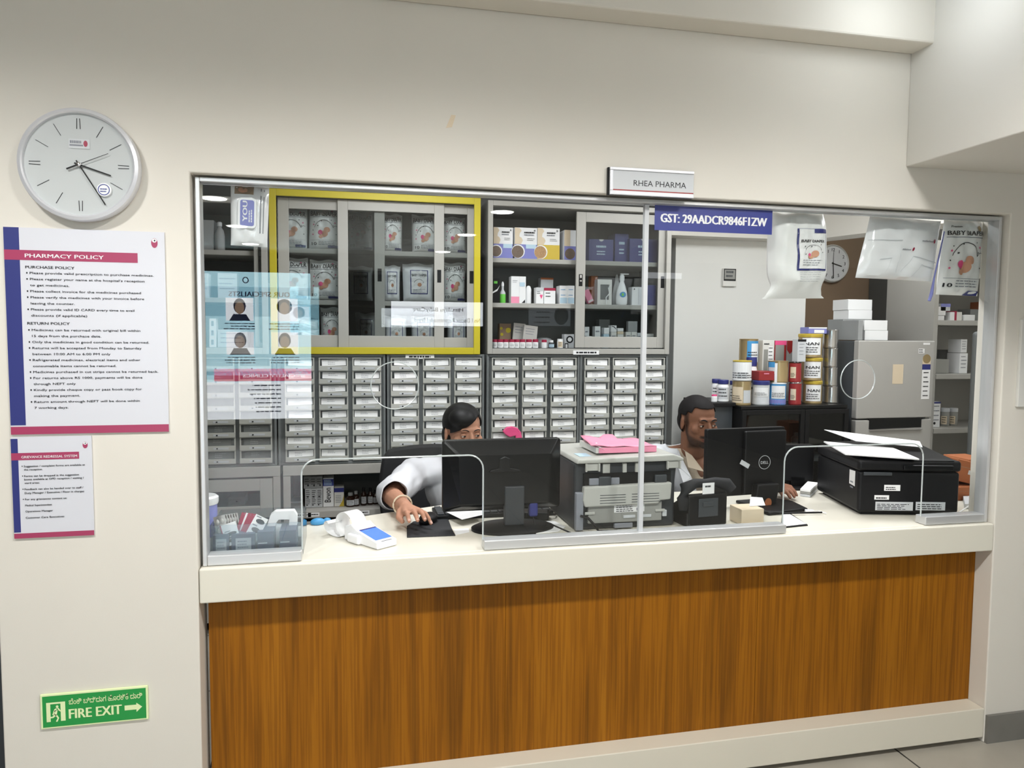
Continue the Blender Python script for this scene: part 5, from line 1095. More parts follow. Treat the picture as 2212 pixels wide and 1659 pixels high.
# carton and papers beneath right monitor
pc2 = foot(1612, 1128)
o, tp_ = carton('small tan carton under the DELL monitor with a receipt on it', (1602, 1100, 1650, 1136), .15, .085, ('tape',), CT, name='carton'); o.location.z = CT + .0006
slab('paper_sheet', 'white receipts drooping over the small tan carton', 'paper', [(1618, 1128), (1652, 1126), (1646, 1108), (1620, 1106)], .0008, 'paper', o.location.z + .001 + (o.dimensions.z), 0)
slab('paper_sheet', 'torn grey paper heap at the counter’s front under the DELL monitor', 'paper', [(1606, 1146), (1660, 1142), (1664, 1138), (1610, 1140)], .006, 'pale_grey')
slab('clipboard', 'white sheet on a black clipboard at the right hand opening', 'clipboard', [(1690, 1140), (1742, 1134), (1705, 1112), (1690, 1114)], .004, 'paper')
slab('clipboard', 'black clipboard edge under the white sheet at the right hand opening', 'clipboard', [(1686, 1142), (1745, 1136), (1704, 1109), (1690, 1110)], .0035, 'black', CT - .0034 + .004, 0)
for i in range(3):
    slab('paper_tray', f'{("bottom","middle","top")[i]} layer of the white document stack left of the black printer', 'documents', [(1728, 1072), (1750, 1075), (1768, 1058), (1744, 1055)], .010, ('pale_grey', 'printer_mid', 'paper')[i], CT + .0006 + i * .0108)
pz_ = foot(1752, 1108)
t = thing('cable_connector', 'clear plastic connector lying on the counter at the right opening', 'connector', (pz_.x, pz_.y, CT + .0006), -.3)
MB().box(-.022, .01, -.01, .01, 0, .012).build('plug', 'white_gloss', t, bevel=.003); MB().tube([(.01, 0, .006), (.03, .008, .006), (.045, -.01, .004), (.05, -.02, .004)], .002, 6).build('wire', 'white', t)
# black printer turned to the left
pA_, pB_ = foot(1862, 1117), foot(1785, 1062); pC_ = foot(2058, 1106)
dp = .40; rz = -.24; wd = .375; pA_.y = .205
hz = P(1862, 985, pA_.y).z - CT
t = thing('printer', 'black laser printer with white stickers and papers on top by the right opening', 'printer', (pA_.x, pA_.y, CT + .0006), rz)
MB().box(0, wd, 0, dp, .012, hz * .74).build('body', 'black', t, bevel=.010, seg=3); MB().box(.02, wd - .02, .02, dp - .02, 0, .012).build('foot_plinth', 'black', t)
MB().box(-.004, wd + .004, -.004, dp, hz * .745, hz * .93).build('scanner_unit', 'black', t, bevel=.012, seg=3)
MB().prism([(0, hz * .932), (dp * .98, hz * .932), (dp * .98, hz * 1.0), (dp * .6, hz * 1.04), (.02, hz * .95)], 'x', .05, wd - .02).build('document_lid', 'black', t, bevel=.006)
MB().box(.16, wd - .03, -.012, -.003, hz * .78, hz * .86).build('paper_lip', 'black_gloss', t, bevel=.003)
MB().box(.015, .12, -.008, -.001, hz * .68, hz * .735).build('output_flap', 'dark_grey', t, bevel=.002)
for u0, u1, v0, v1, n, lb_ in ((.095, .155, .42, .52, 2, 'barcode_sticker'), (.06, .115, .27, .345, 1, 'barcode_sticker'), (.065, .205, .09, .235, 4, 'rating_label'), (.215, .325, .10, .24, 3, 'warning_label')):
    s = MB().rect(u0, u1, hz * v0, hz * v1, -.0008, 0); s.lines(flat(0, -.0014, 0), u0 + .006, u1 - .008, hz * v1 - .008, n, (hz * (v1 - v0) - .008) / n, (hz * (v1 - v0)) / n * .3, 1, n); s.build(lb_, ['paper' if n < 3 else 'pale_grey', 'ink'], t)
s = MB().add([(-.0008, .03, hz * .46), (-.0008, .08, hz * .47), (-.0008, .08, hz * .71), (-.0008, .03, hz * .72)], [(0, 1, 2, 3)], 0); s.lines(lambda u, v: (-.0014, .078 - u, v), .008, .04, hz * .53, 2, .02, .006, 1, 2); s.build('side_sticker', ['paper', 'faint_ink'], t)
fr = Matrix.Translation(Vector((pA_.x, pA_.y, CT))) @ Matrix.Rotation(rz, 4, 'Z')
def sheet(label, pts, n=1, group=None, name='paper_sheet', mats='paper'):
    s = MB(); vs = [fr @ Vector(p) for p in pts]; c0 = sum(vs, Vector()) / len(vs)
    s.add([tuple(v - c0) for v in vs] , [(0, 1, 2, 3)]); o = s.build(name, mats, loc=c0); m_ = o.modifiers.new('thickness', 'SOLIDIFY'); m_.thickness = .001 * n; m_.offset = 1; return tag(o, label, 'paper', group)
sheet('white paper stack drooping off the left front of the black printer', [(-.045, .02, hz * 1.0), (.21, -.02, hz * .96), (.20, .16, hz * 1.02), (-.04, .24, hz * 1.07)], 5)
sheet('long white sheet sloping across the top of the black printer', [(.06, .17, hz * 1.14), (.30, .13, hz * 1.07), (.33, .21, hz * 1.12), (.0, .34, hz * 1.24)], 2)
MB().tube([P(2118, 1055, .22), P(2112, 1075, .2), P(2095, 1092, .17), P(2070, 1108, .14), P(2050, 1114, .13)], .0028, 8).build('cable', 'white')
tag(bpy.data.objects['cable.001'] if 'cable.001' in bpy.data.objects else bpy.data.objects['cable'], 'thin white cable curving down beside the black printer', 'cable')
# brown cartons at the right end
for lb_, px, Y, dp_, rz_, tl_ in (('kraft brown carton standing at the right end of the counter, lower one', (2068, 1052, 2122, 1108), .34, .16, -.15, 0), ('tilted kraft brown carton with a white label resting on the lower one', (2062, 996, 2106, 1050), .37, .12, -.15, .22), ('kraft brown carton behind the tilted one at the window stile', (2092, 992, 2140, 1058), .58, .15, 0, 0)):
    x0, x1, a, b = R(*px, Y); wd_ = x1 - x0; z_ = CT + .0006 if tl_ == 0 and Y < .5 else CT + .070
    if Y > .5: z_ = CT + .0006
    s = MB().box(-wd_ / 2, wd_ / 2, 0, dp_, 0, b - z_, 0); s.rect(wd_ * .05, wd_ * .4, (b - z_) * .4, (b - z_) * .6, -.0006, 1); s.rect(-wd_ / 2, wd_ / 2, (b - z_) * .68, (b - z_) * .70, -.0005, 2)
    o = tag(s.build('carton', ['kraft', 'pale_grey', 'brown_wall'], loc=((x0 + x1) / 2, Y, z_), bevel=.002), lb_, 'box'); o.rotation_euler = (0, tl_, rz_)
slab('paper_sheet', 'white papers behind the brown cartons near the right window stile', 'paper', [(2084, 1100), (2112, 1098), (2108, 1080), (2080, 1082)], .02, 'pale_grey')
MB().tube([(P(q_, 1148, .12).x, .12 + .02 * (q_ < 1260), CT + .006) for q_ in (1235, 1290, 1385, 1480, 1600, 1685)], .004, 8).build('cable', 'black')
tag([o for o in bpy.data.objects if o.name.startswith('cable') and o.parent is None and 'label' not in o][0], 'black cable lying along the counter behind the glass rail', 'cable')
# ================================================================ right-hand part of the pharmacy
# small room monitor on the white column
x0, x1, z0, z1 = R(1559, 580, 1588, 619, 1.95); wd, h = x1 - x0, z1 - z0
t = thing('thermo_hygrometer', 'small square wall thermometer with grey display on the white column', 'thermometer', ((x0 + x1) / 2, 1.95, z0))
MB().box(-wd / 2, wd / 2, -.018, -.0005, 0, h).build('case', 'off_white', t, bevel=.003); MB().rect(-wd * .46, wd * .44, h * .3, h * .97, -.0186).build('bezel', 'black', t)
s = MB().rect(-wd * .40, wd * .38, h * .40, h * .92, -.0192, 0); s.lines(flat(0, -.0197, 0), -wd * .3, wd * .3, h * .85, 2, h * .22, h * .12, 1, 4); s.build('display', ['printer_mid', 'dark_grey'], t)
# second wall clock on the brown wall
c = P(1793, 570, 2.6); r_ = (P(1793, 530, 2.6).z - P(1793, 612, 2.6).z) / 2
t = thing('wall_clock', 'round white wall clock on the brown wall, half hidden by a hanging bag', 'clock', (c.x, 2.6, c.z))
facing([(r_ * .97, 0), (r_, .01), (r_, .03), (r_ * .94, .04), (r_ * .90, .03), (r_ * .5, .03)], 48).build('rim', 'off_white', t)
facing([(r_ * .9, .02), (r_ * .9, .031)], 48).build('dial', 'white', t)
s = MB()
for k in range(1, 13):
    a = math.radians(90 - 30 * k); s.text(str(k), flat(0, -.0318, 0), r_ * .72 * math.cos(a), r_ * .72 * math.sin(a) - r_ * .08, r_ * .24, 0, .01, align='c')
s.build('numerals', 'ink', t)
hand(MB(), 105, -.01, r_ * .55, .004, .003, .034).build('hour_hand', 'black', t); hand(MB(), 176, -.01, r_ * .78, .003, .002, .036).build('minute_hand', 'black', t); hand(MB(), 0, -.03, r_ * .6, .0012, .001, .038).build('second_hand', 'black', t)
# tall dark cupboard behind the fridge
YU = 2.3
x0, x1 = P(1874, 700, YU + .29).x, P(2009, 700, YU).x; z1 = P(1940, 500, YU).z
t = thing('tall_cupboard', 'tall dark grey cupboard behind the steel fridge', 'cupboard', ((x0 + x1) / 2, YU, FZ)); wd = x1 - x0
MB().box(-wd / 2, wd / 2, .02, .29, 0, z1 - FZ).build('carcass', 'cab_dark', t)
for a, b in ((-wd / 2 + .004, -wd * .42), (-wd * .415, wd / 2 - .004)): MB().box(a, b, .0, .0195, .02, z1 - FZ - .01).build('door', 'cab_dark', t, bevel=.002)
# dark glass display cooler carrying the tins
YK = 1.35; zk = P(1715, 876, YK).z
x0, x1 = P(1600, 940, YK).x, P(1829, 940, YK).x; wd = x1 - x0
t = thing('display_cooler', 'black glass-fronted cabinet carrying the tins behind the seated man', 'cabinet', ((x0 + x1) / 2, YK, FZ)); h = zk - FZ
MB().box(-wd / 2, wd / 2, .0, .55, h - .02, h).build('top', 'black_gloss', t, bevel=.003)
MB().box(-wd / 2, -wd / 2 + .02, .01, .54, 0, h - .0205).box(wd / 2 - .02, wd / 2, .01, .54, 0, h - .0205).box(-wd / 2 + .02, wd / 2 - .02, .52, .54, 0, h - .0205).box(-wd / 2 + .02, wd / 2 - .02, .01, .54, 0, .03).build('carcass', 'black', t)
for a, b in ((-wd / 2, wd * .08), (wd * .085, wd / 2)):
    o = MB().frame(a, b, .01, h - .022, .025, -.012, .008).build('door', 'black', t, bevel=.002); MB().box(a + .025, b - .025, -.004, .0, .035, h - .047).build('door_glass', 'door_glass', o)
MB().box(-wd / 2 + .021, wd / 2 - .021, .03, .52, h * .72, h * .735).build('shelf', 'dark_grey', t)
zsh = FZ + h * .735
for i, (a, w_, hh) in enumerate(((-.24, .05, .10), (-.14, .06, .08), (-.02, .045, .13), (.03, .05, .09), (.14, .05, .12))):
    tag(MB().lathe([(.5 * w_, 0), (.5 * w_, hh * .75), (.25 * w_, hh * .85), (.25 * w_, hh)]).build('bottle', ('pale_grey', 'grey_carton', 'pale_grey', 'grey_carton', 'dark_grey')[i], loc=((x0 + x1) / 2 + a, YK + .2, zsh + .0006)), f'dim bottle inside the dark glass cabinet, {ordn(i, 5)} on its shelf', 'bottle', 'bottles in the dark cabinet')
# low black side table on its left carrying the pill jars
xa, xb = P(1538, 900, YK + .05).x, x0 - .004
t = thing('side_shelf', 'black low shelf left of the dark glass cabinet, under the blue-capped jars', 'shelf', ((xa + xb) / 2, YK + .05, FZ)); zq = P(1568, 870, YK + .05).z
MB().box((xa - xb) / 2, (xb - xa) / 2, 0, .35, zq - FZ - .02, zq - FZ).build('top', 'black', t, bevel=.003); MB().box((xa - xb) / 2 + .01, (xb - xa) / 2 - .01, .02, .33, 0, zq - FZ - .0205).build('body', 'dark_grey', t)
JAR = [(.9, 0), (1, .03), (1, .70), (.8, .80), (.78, .82)]
for i, (x, tp, bt, w_, yo) in enumerate(((1552, 819, 868, 19, .16), (1568, 821, 870, 24, .08), (1589, 823, 871, 17, .12))):
    bottle(f'white pill jar with dark blue cap, {("left","middle","right")[i]} of three behind the man’s head', x, tp, bt, w_, YK + yo, zq, JAR, 'white', 'jar', 'pill_jar', None, [(.88, .81), (.9, .83), (.9, .98), (.85, 1)], 'navy', (-1.1, 1.1, .12, .66, ('paper', 'pale_grey', 'paper')[i]))
bottle('tiny pink capped jar in front of the left blue-capped jar', 1546, 853, 868, 12, YK + .09, zq, JAR, 'white', 'jar', 'small_jar', None, [(.88, .81), (.9, .98), (.85, 1)], 'hot_pink')
def tin(label, px, Y, z0, mats, lidm, lab_=None, txt=None, bands=(), dk=None, cat='tin', name='milk_tin', lidh=.1):
    x0, x1, a, b = R(*px, Y); z0 = (a if z0 is None else z0) + .0006; r = (x1 - x0) / 2; h = b - z0
    t = thing(name, label, cat, ((x0 + x1) / 2, Y + r, z0))
    MB().lathe([(.97 * r, 0), (r, .004), (r, .008), (.975 * r, .012), (.975 * r, h * (1 - lidh))]).build('can', mats, t)
    if lidm: MB().lathe([(r, h * (1 - lidh)), (r * 1.01, h * (1 - lidh) + .003), (r * 1.01, h - .003), (r * .95, h)]).build('lid', lidm, t)
    if lab_:
        u0, u1, v0, v1, lm = lab_; s = MB(); ang = -math.atan2((x0 + x1) / 2, Y + 2.2) * .9; mp = lambda e: (lambda u, v: ((r * .98 + e) * math.sin(u + ang), -(r * .98 + e) * math.cos(u + ang), v * h))
        s.band(mp(.0008), u0, u1, v0, v1, 0, 10, 1)
        for k, (c0, c1, d0, d1, mm) in enumerate(bands): s.band(mp(.0012 + .0003 * k), c0, c1, d0, d1, 3 + k, 8, 1)
        if txt: s.text(txt, mp(.003), (u0 + u1) / 2, v0 + (v1 - v0) * .58, .17, 1, .015, fit=(u1 - u0) * .72, align='c')
        if dk: s.disk(mp(.002), dk[0], dk[1], dk[2], dk[3], 2, 16)
        s.lines(mp(.0032), u0 + .1, u1 - .1, v0 + (v1 - v0) * .45, 3, (v1 - v0) * .13, (v1 - v0) * .04, 4 if False else 1, int(px[0]))
        s.build('label', [lm, 'ink', 'white'] + [q[4] for q in bands], t)
    return t, z0 + h
Yt = YK + .03
_, z_ = tin('gold tin with barcode grid under the white tin, leftmost on the dark cabinet', (1594, 823, 1631, 874), Yt, zk, 'gold', None, (-1.2, .1, .1, .75, 'tape'), bands=((.15, 1.1, .1, .62, 'pale_grey'),), lidh=.02)
tin('white nutrition tin with gold lid stacked on the barcode tin', (1595, 779, 1632, 822), Yt, z_, 'white', 'gold_lid', (-1.3, 1.3, .02, .85, 'white'), None, ((-.5, .5, .1, .42, 'pale_grey'),), lidh=.07)
_, z_ = tin('silver grey jar with dark blue lid right of the barcode tin', (1637, 823, 1670, 874), Yt, zk, 'pale_grey', 'navy', (-.9, .9, .35, .72, 'white'), None, lidh=.17)
carton('flat dark red carton lying on the blue-lidded grey jar', (1640, 802, 1674, 821), Yt + .02, .1, ('red',), z_ + .0005, (), (), [(.3, .7, .8, 1, .2, .12, 'pink')])
_, z_ = tin('blue milk powder tin with white lid in the front row of tins', (1673, 827, 1706, 874), Yt, zk, 'sky_blue', 'white', (-.75, 1.0, .28, .86, 'white'), None, ((-1.3, 1.3, .02, .24, 'lilac'),), (.12, .42, .22, .11), lidh=.06)
tin('gold tin with blue side label stacked on the blue milk tin', (1673, 780, 1712, 826), Yt, z_, 'gold', 'gold', (-1.2, -.35, .2, .95, 'sky_blue'), bands=((-.35, -.1, .0, .9, 'white'), (-1.1, -.35, .4, .7, 'pale_grey')), lidh=.03)
_, z_ = tin('dark red glass-look jar at the foot of the two red jars', (1713, 826, 1737, 874), Yt, zk, 'red', 'tin', (-.8, .1, .2, .7, 'tape'), lidh=.06)
_, z2_ = tin('dark red jar stacked on the other red jar', (1713, 782, 1737, 825), Yt, z_, 'red', 'brown_glass', (-.8, .1, .2, .75, 'tape'), lidh=.06)
carton('white dispenser box with black top above the red jars', (1723, 733, 1741, 778), Yt + .005, .05, ('pale_grey',), z2_, [(0, .9, 1, 1, 'black')], (), [(.2, .8, .8, 4, .15, .02, 'faint_ink')])
# back row on the cabinet top
Yb_ = YK + .2
_, z_ = tin('gold tin at the left of the back row, hidden low behind the white tin', (1612, 800, 1646, 874), Yb_, zk, 'gold', 'gold', lidh=.05)
tin('gold tin with blue and white label standing high in the back row', (1609, 732, 1646, 799), Yb_, z_, 'gold', 'gold', (-.2, 1.3, .3, .93, 'sky_blue'), None, ((.25, 1.2, .25, .85, 'white'),), lidh=.03)
bottle('white jar with dark blue cap behind the white gold-lidded tin', 1629, 772, 874, 23, YK + .13, zk, JAR, 'white', 'jar', 'pill_jar', None, [(.88, .81), (.9, .83), (.9, .96), (.85, 1)], 'navy', (-1.1, 1.1, .2, .7, 'pale_grey'))
carton('tall cream printed carton in the back row of tins', (1646, 735, 1671, 874), Yb_ + .03, .07, ('off_white',), zk, [(.5, .42, .9, .9, 'paper'), (.1, .5, .45, .85, 'printer_mid')], (), [(.52, .88, .88, 8, .06, .012, 'ink'), (.1, .6, .95, 1, .1, .02, 'ink')])
carton('pink edged carton in the back row of tins', (1672, 736, 1697, 874), Yb_ + .03, .07, ('red',), zk, [(.05, .55, .8, .93, 'printer_mid'), (0, .93, 1, 1, 'hot_pink')])
carton('grey carton with dark red corner in the back row of tins', (1698, 736, 1741, 874), Yb_ + .03, .07, ('grey_carton',), zk, [('poly', [(0, 1), (0, .85), (.15, .78), (.62, .95), (.66, 1)], 'red'), (.85, .55, 1, .95, 'red')])
zz = zk
for i, (px, nm) in enumerate((((1749, 823, 1785, 874), 'bottom'), ((1746, 773, 1787, 822), 'middle'), ((1743, 721, 1788, 772), 'top'))):
    _, zz = tin(f'gold infant milk tin lettered NAN, {nm} of the stack of three', px, Yt + .02, zz, 'gold', 'gold_lid', (-.75, .95, .12, .82, 'white'), 'NAN', lidh=.14)
carton('blue carton with white lid edge on top of the NAN tins', (1747, 707, 1786, 721), Yt + .04, .08, ('lilac',), zz, [(0, .8, 1, 1, 'white'), (.3, .1, .85, .6, 'white')])
zz = zk
for i, (a, b) in enumerate(((834, 874), (793, 833), (752, 792), (712, 751))):
    _, zz = tin(f'plain shiny tin, {("bottom","second from bottom","third from bottom","top")[i]} of the stack of four by the fridge', (1790, a, 1819, b), Yt + .04, zz, 'tin', 'tin', lidh=.08, name='plain_tin')
# fridge
YF = 1.36; x0, x1 = P(1852, 830, YF).x, P(2016, 830, YF).x; wd = x1 - x0; zf = P(1935, 736, YF).z; zs = P(1935, 905, YF).z - FZ; h = zf - FZ
t = thing('fridge', 'silver steel fridge with dark sides, energy stickers and a dark handle recess', 'fridge', ((x0 + x1) / 2, YF, FZ))
MB().box(-wd / 2, wd / 2, .045, .58, .02, h - .004).build('body', 'dark_grey', t, bevel=.006); MB().box(-wd / 2 + .02, wd / 2 - .02, .05, .56, 0, .02).build('feet_plinth', 'black', t)
MB().box(-wd / 2, wd / 2, 0, .042, zs + .004, h).build('freezer_door', 'steel_front', t, bevel=.006, seg=3); MB().box(-wd / 2, wd / 2, 0, .042, .03, zs - .004).build('main_door', 'steel_front', t, bevel=.006, seg=3)
MB().prism([(-wd * .33, zs - .055), (wd * .36, zs - .05), (wd * .36, zs + .002), (wd * .42, zs + .006), (-wd * .36, zs + .006), (-wd * .33, zs)][::-1], 'y', -.002, .01).build('handle_recess', 'black_gloss', t)
MB().box(-wd * .33, wd * .36, -.012, .0, zs - .062, zs - .055).build('handle_lip', 'chrome', t, bevel=.002)
s = MB(); mf = flat(0, -.001, 0)
for v0, v1, k in ((.80, .885, 4), (.73, .80, 1), (.35, .73, 0)): s.band(mf, wd * .34, wd * .45, zs + (h - zs) * (v0 - .1), zs + (h - zs) * (v1 - .1), k)
s.disk(flat(0, -.0014, 0), wd * .395, zs + (h - zs) * .77, .026, .026, 2, 16); s.lines(flat(0, -.0018, 0), wd * .36, wd * .43, zs + (h - zs) * .6, 6, .026, .006, 3, 1); s.build('energy_sticker', ['paper', 'navy', 'gold', 'ink', 'tape'], t)
s = MB().rect(wd * .28, wd * .36, zs + (h - zs) * .84, zs + (h - zs) * .90, -.001, 0); s.lines(flat(0, -.0015, 0), wd * .285, wd * .355, zs + (h - zs) * .89, 2, .012, .005, 1, 2); s.rect(wd * .34, wd * .43, zs + (h - zs) * .95, zs + (h - zs) * .975, -.001, 0); s.build('brand_sticker', ['paper', 'ink'], t)
s = MB().rect(-wd * .05, wd * .09, zs + (h - zs) * .45, zs + (h - zs) * .70, -.001, 0); s.build('notice_sticker', ['tape'], t)
zf += .0008
def fbox(label, px, y, mt, z): 
    o, tp_ = carton(label, px, y, .14, (mt,), z); return tp_[1]
z_ = fbox('grey carton at the left on top of the fridge', (1854, 692, 1864, 734), YF + .03, 'grey_carton', zf)
z1_ = fbox('lower white carton on top of the fridge, right stack', (1868, 714, 1918, 734), YF + .06, 'white', zf); fbox('upper white carton of the right stack on the fridge', (1867, 692, 1917, 713), YF + .06, 'white', z1_)
z1_ = fbox('broad grey carton under the two raised white cartons', (1820, 690, 1884, 738), YF + .25, 'grey_carton', zf); z1_ = fbox('lower white carton raised on the broad grey carton', (1833, 670, 1884, 690), YF + .25, 'white', z1_); fbox('topmost white carton on the fridge', (1832, 647, 1884, 669), YF + .25, 'white', z1_)
# open shelf rack on the right
YS = 1.55; xa, xb = P(2012, 800, YS).x, 4.26
t = thing('shelf_rack', 'grey open shelf rack of small boxes right of the fridge', 'shelf', ((xa + xb) / 2, YS, FZ)); wd = xb - xa; ztop = P(2060, 520, YS).z
MB().box(-wd / 2, -wd / 2 + .03, 0, .4, 0, ztop - FZ).box(wd / 2 - .03, wd / 2, 0, .4, 0, ztop - FZ).box(-wd / 2 + .03, wd / 2 - .03, .385, .4, 0, ztop - FZ).build('uprights', 'cab_grey', t)
RS = []
for py in (590, 692, 808, 925, 1040):
    z = P(2060, py, YS).z; RS.append(z); MB().box(-wd / 2 + .031, wd / 2 - .031, -.005, .384, z - .03 - FZ, z - FZ).build('shelf', 'cab_grey', t, bevel=.002)
Yr = YS + .05
for i, (px, z, mt, nm) in enumerate((((2016, 682, 2040, 690), 1, 'white', 'lowest white flat carton of the stack on the second rack shelf'), ((2016, 673, 2043, 681), 1, 'white', 'upper white flat carton of the stack on the second rack shelf'), ((2053, 674, 2062, 692), 1, 'white', 'upright white carton beside a red one on the rack'), ((2062, 672, 2067, 692), 1, 'maroon', 'thin red carton between two white ones on the rack'), ((2067, 674, 2078, 692), 1, 'off_white', 'white carton right of the thin red one on the rack'), ((2084, 680, 2106, 692), 1, 'white', 'low white carton right of centre on the second rack shelf'), ((2096, 668, 2124, 692), 1, 'grey_carton', 'grey carton at the right end of the second rack shelf'),
                                 ((2032, 656, 2053, 672), None, 'pale_grey', 'grey and blue carton standing on white ones on the rack'), ((2123, 652, 2136, 692), 1, 'kraft', 'kraft carton at the right end behind the hanging diaper pack'),
                                 ((2050, 756, 2074, 805), 2, 'grey_carton', 'grey carton behind the striped cartons on the third rack shelf'), ((2073, 763, 2090, 805), 2, 'white', 'white printed carton on the third rack shelf'), ((2076, 733, 2089, 762), None, 'white', 'white printed carton on top of the other, third rack shelf'), ((2018, 776, 2050, 805), 2, 'printer_mid', 'grey plastic bin on the third rack shelf'),
                                 ((2014, 868, 2031, 919), 3, 'white', 'tall white carton with blue top on the fourth rack shelf'))):
    px = tuple(px); zz = RS[z] + .0003 if z is not None else None
    if zz is None: zz = {7: None, 11: None}[i]
    dec = {13: [(0, .93, 1, 1, 'navy'), ('disk', .3, .16, .15, 'ink')], 7: [(0, .55, 1, 1, 'lilac')]}.get(i, [])
    o, tp_ = carton(nm, px, Yr + (.12 if i in (6, 8, 9) else 0), .1, (mt,), zz, dec, (), [(.15, .85, .85, 4, .18, .04, 'faint_ink')] if i in (10, 11, 13) else [])
    if i == 1: o.location.z = RS[1] + .030
for i, x in enumerate((2048, 2066)):
    bottle(f'small jar with tan label and clear lid, {("left","right")[i]} one on the fourth rack shelf', x, 882, 919, 15, Yr + .04, RS[3], [(.95, 0), (1, .04), (1, .75), (.9, .8)], 'printer_mid', 'jar', 'jar', None, [(1.02, .79), (1.02, .96), (.9, 1)], 'pale_grey', (-1, .4, .1, .55, 'tape'))
# dark grey locker edge at the far right
YL_ = 1.2; x0, x1, z0, z1 = R(2104, 716, 2150, 968, YL_)
t = thing('cabinet_door', 'dark grey steel door panel with a long handle, standing open at the right window stile', 'door', ((x0 + x1) / 2, YL_, FZ)); wd = x1 - x0
MB().box(-wd / 2, wd / 2, 0, .04, 0, z1 - FZ).build('panel', 'cab_dark', t, bevel=.02, seg=4)
MB().box(-wd * .28, -wd * .12, -.03, -.015, z0 - FZ + .02, z1 - FZ - .06).box(-wd * .27, -wd * .13, -.016, 0, z0 - FZ + .03, z0 - FZ + .06).box(-wd * .27, -wd * .13, -.016, 0, z1 - FZ - .10, z1 - FZ - .07).build('handle', 'dark_grey', t, bevel=.004)
# ================================================================ the two pharmacists
import numpy as np
from mathutils.bvhtree import BVHTree
mat('skin_light', (182, 134, 110), .6, spec=.25, var=.04, vscale=25); mat('skin_dark', (126, 86, 66), .6, spec=.25, var=.05, vscale=25)
def skin_masks(name, lipc, beardc):
    nt = MAT[name].node_tree; b = nt.nodes['Principled BSDF']; src = b.inputs['Base Color'].links[0].from_socket
    for at, col in (('beard', beardc), ('lips', lipc)):
        a = nt.nodes.new('ShaderNodeAttribute'); a.attribute_name = at; mx = nt.nodes.new('ShaderNodeMix'); mx.data_type = 'RGBA'
        nt.links.new(a.outputs['Fac'], mx.inputs[0]); nt.links.new(src, mx.inputs[6]); mx.inputs[7].default_value = S(*col); src = mx.outputs[2]
    nt.links.new(src, b.inputs['Base Color'])
skin_masks('skin_light', (150, 84, 78), (52, 36, 30)); skin_masks('skin_dark', (104, 62, 52), (46, 33, 28))
mat('lip_a', (150, 84, 78), .45); mat('lip_b', (104, 62, 52), .5); mat('stubble', (52, 36, 30), .7, var=.15, vscale=120); mat('fade', (70, 54, 47), .75)
mat('hair_black', (13, 12, 14), .55, spec=.3, var=.2, vscale=90, stretch=(1, 1, .15)); mat('hair_short', (24, 21, 22), .7, spec=.2, var=.2, vscale=150)
mat('coat_white', (204, 206, 211), .75, bump=.15, bscale=60); mat('shirt_beige', (178, 164, 146), .75); mat('trousers', (46, 50, 66), .8); mat('shoe', (20, 20, 22), .5)
mat('eye_white', (212, 205, 198), .25); mat('iris', (26, 16, 12), .15)
def ico(c, r, rot=None, sub=3):
    bm = bmesh.new(); bmesh.ops.create_icosphere(bm, subdivisions=sub, radius=1)
    M_ = Matrix.Translation(Vector(c)) @ (rot if rot else Matrix.Identity(4)) @ Matrix.Diagonal(Vector((r[0], r[1], r[2], 1)))
    bm.transform(M_); return bm
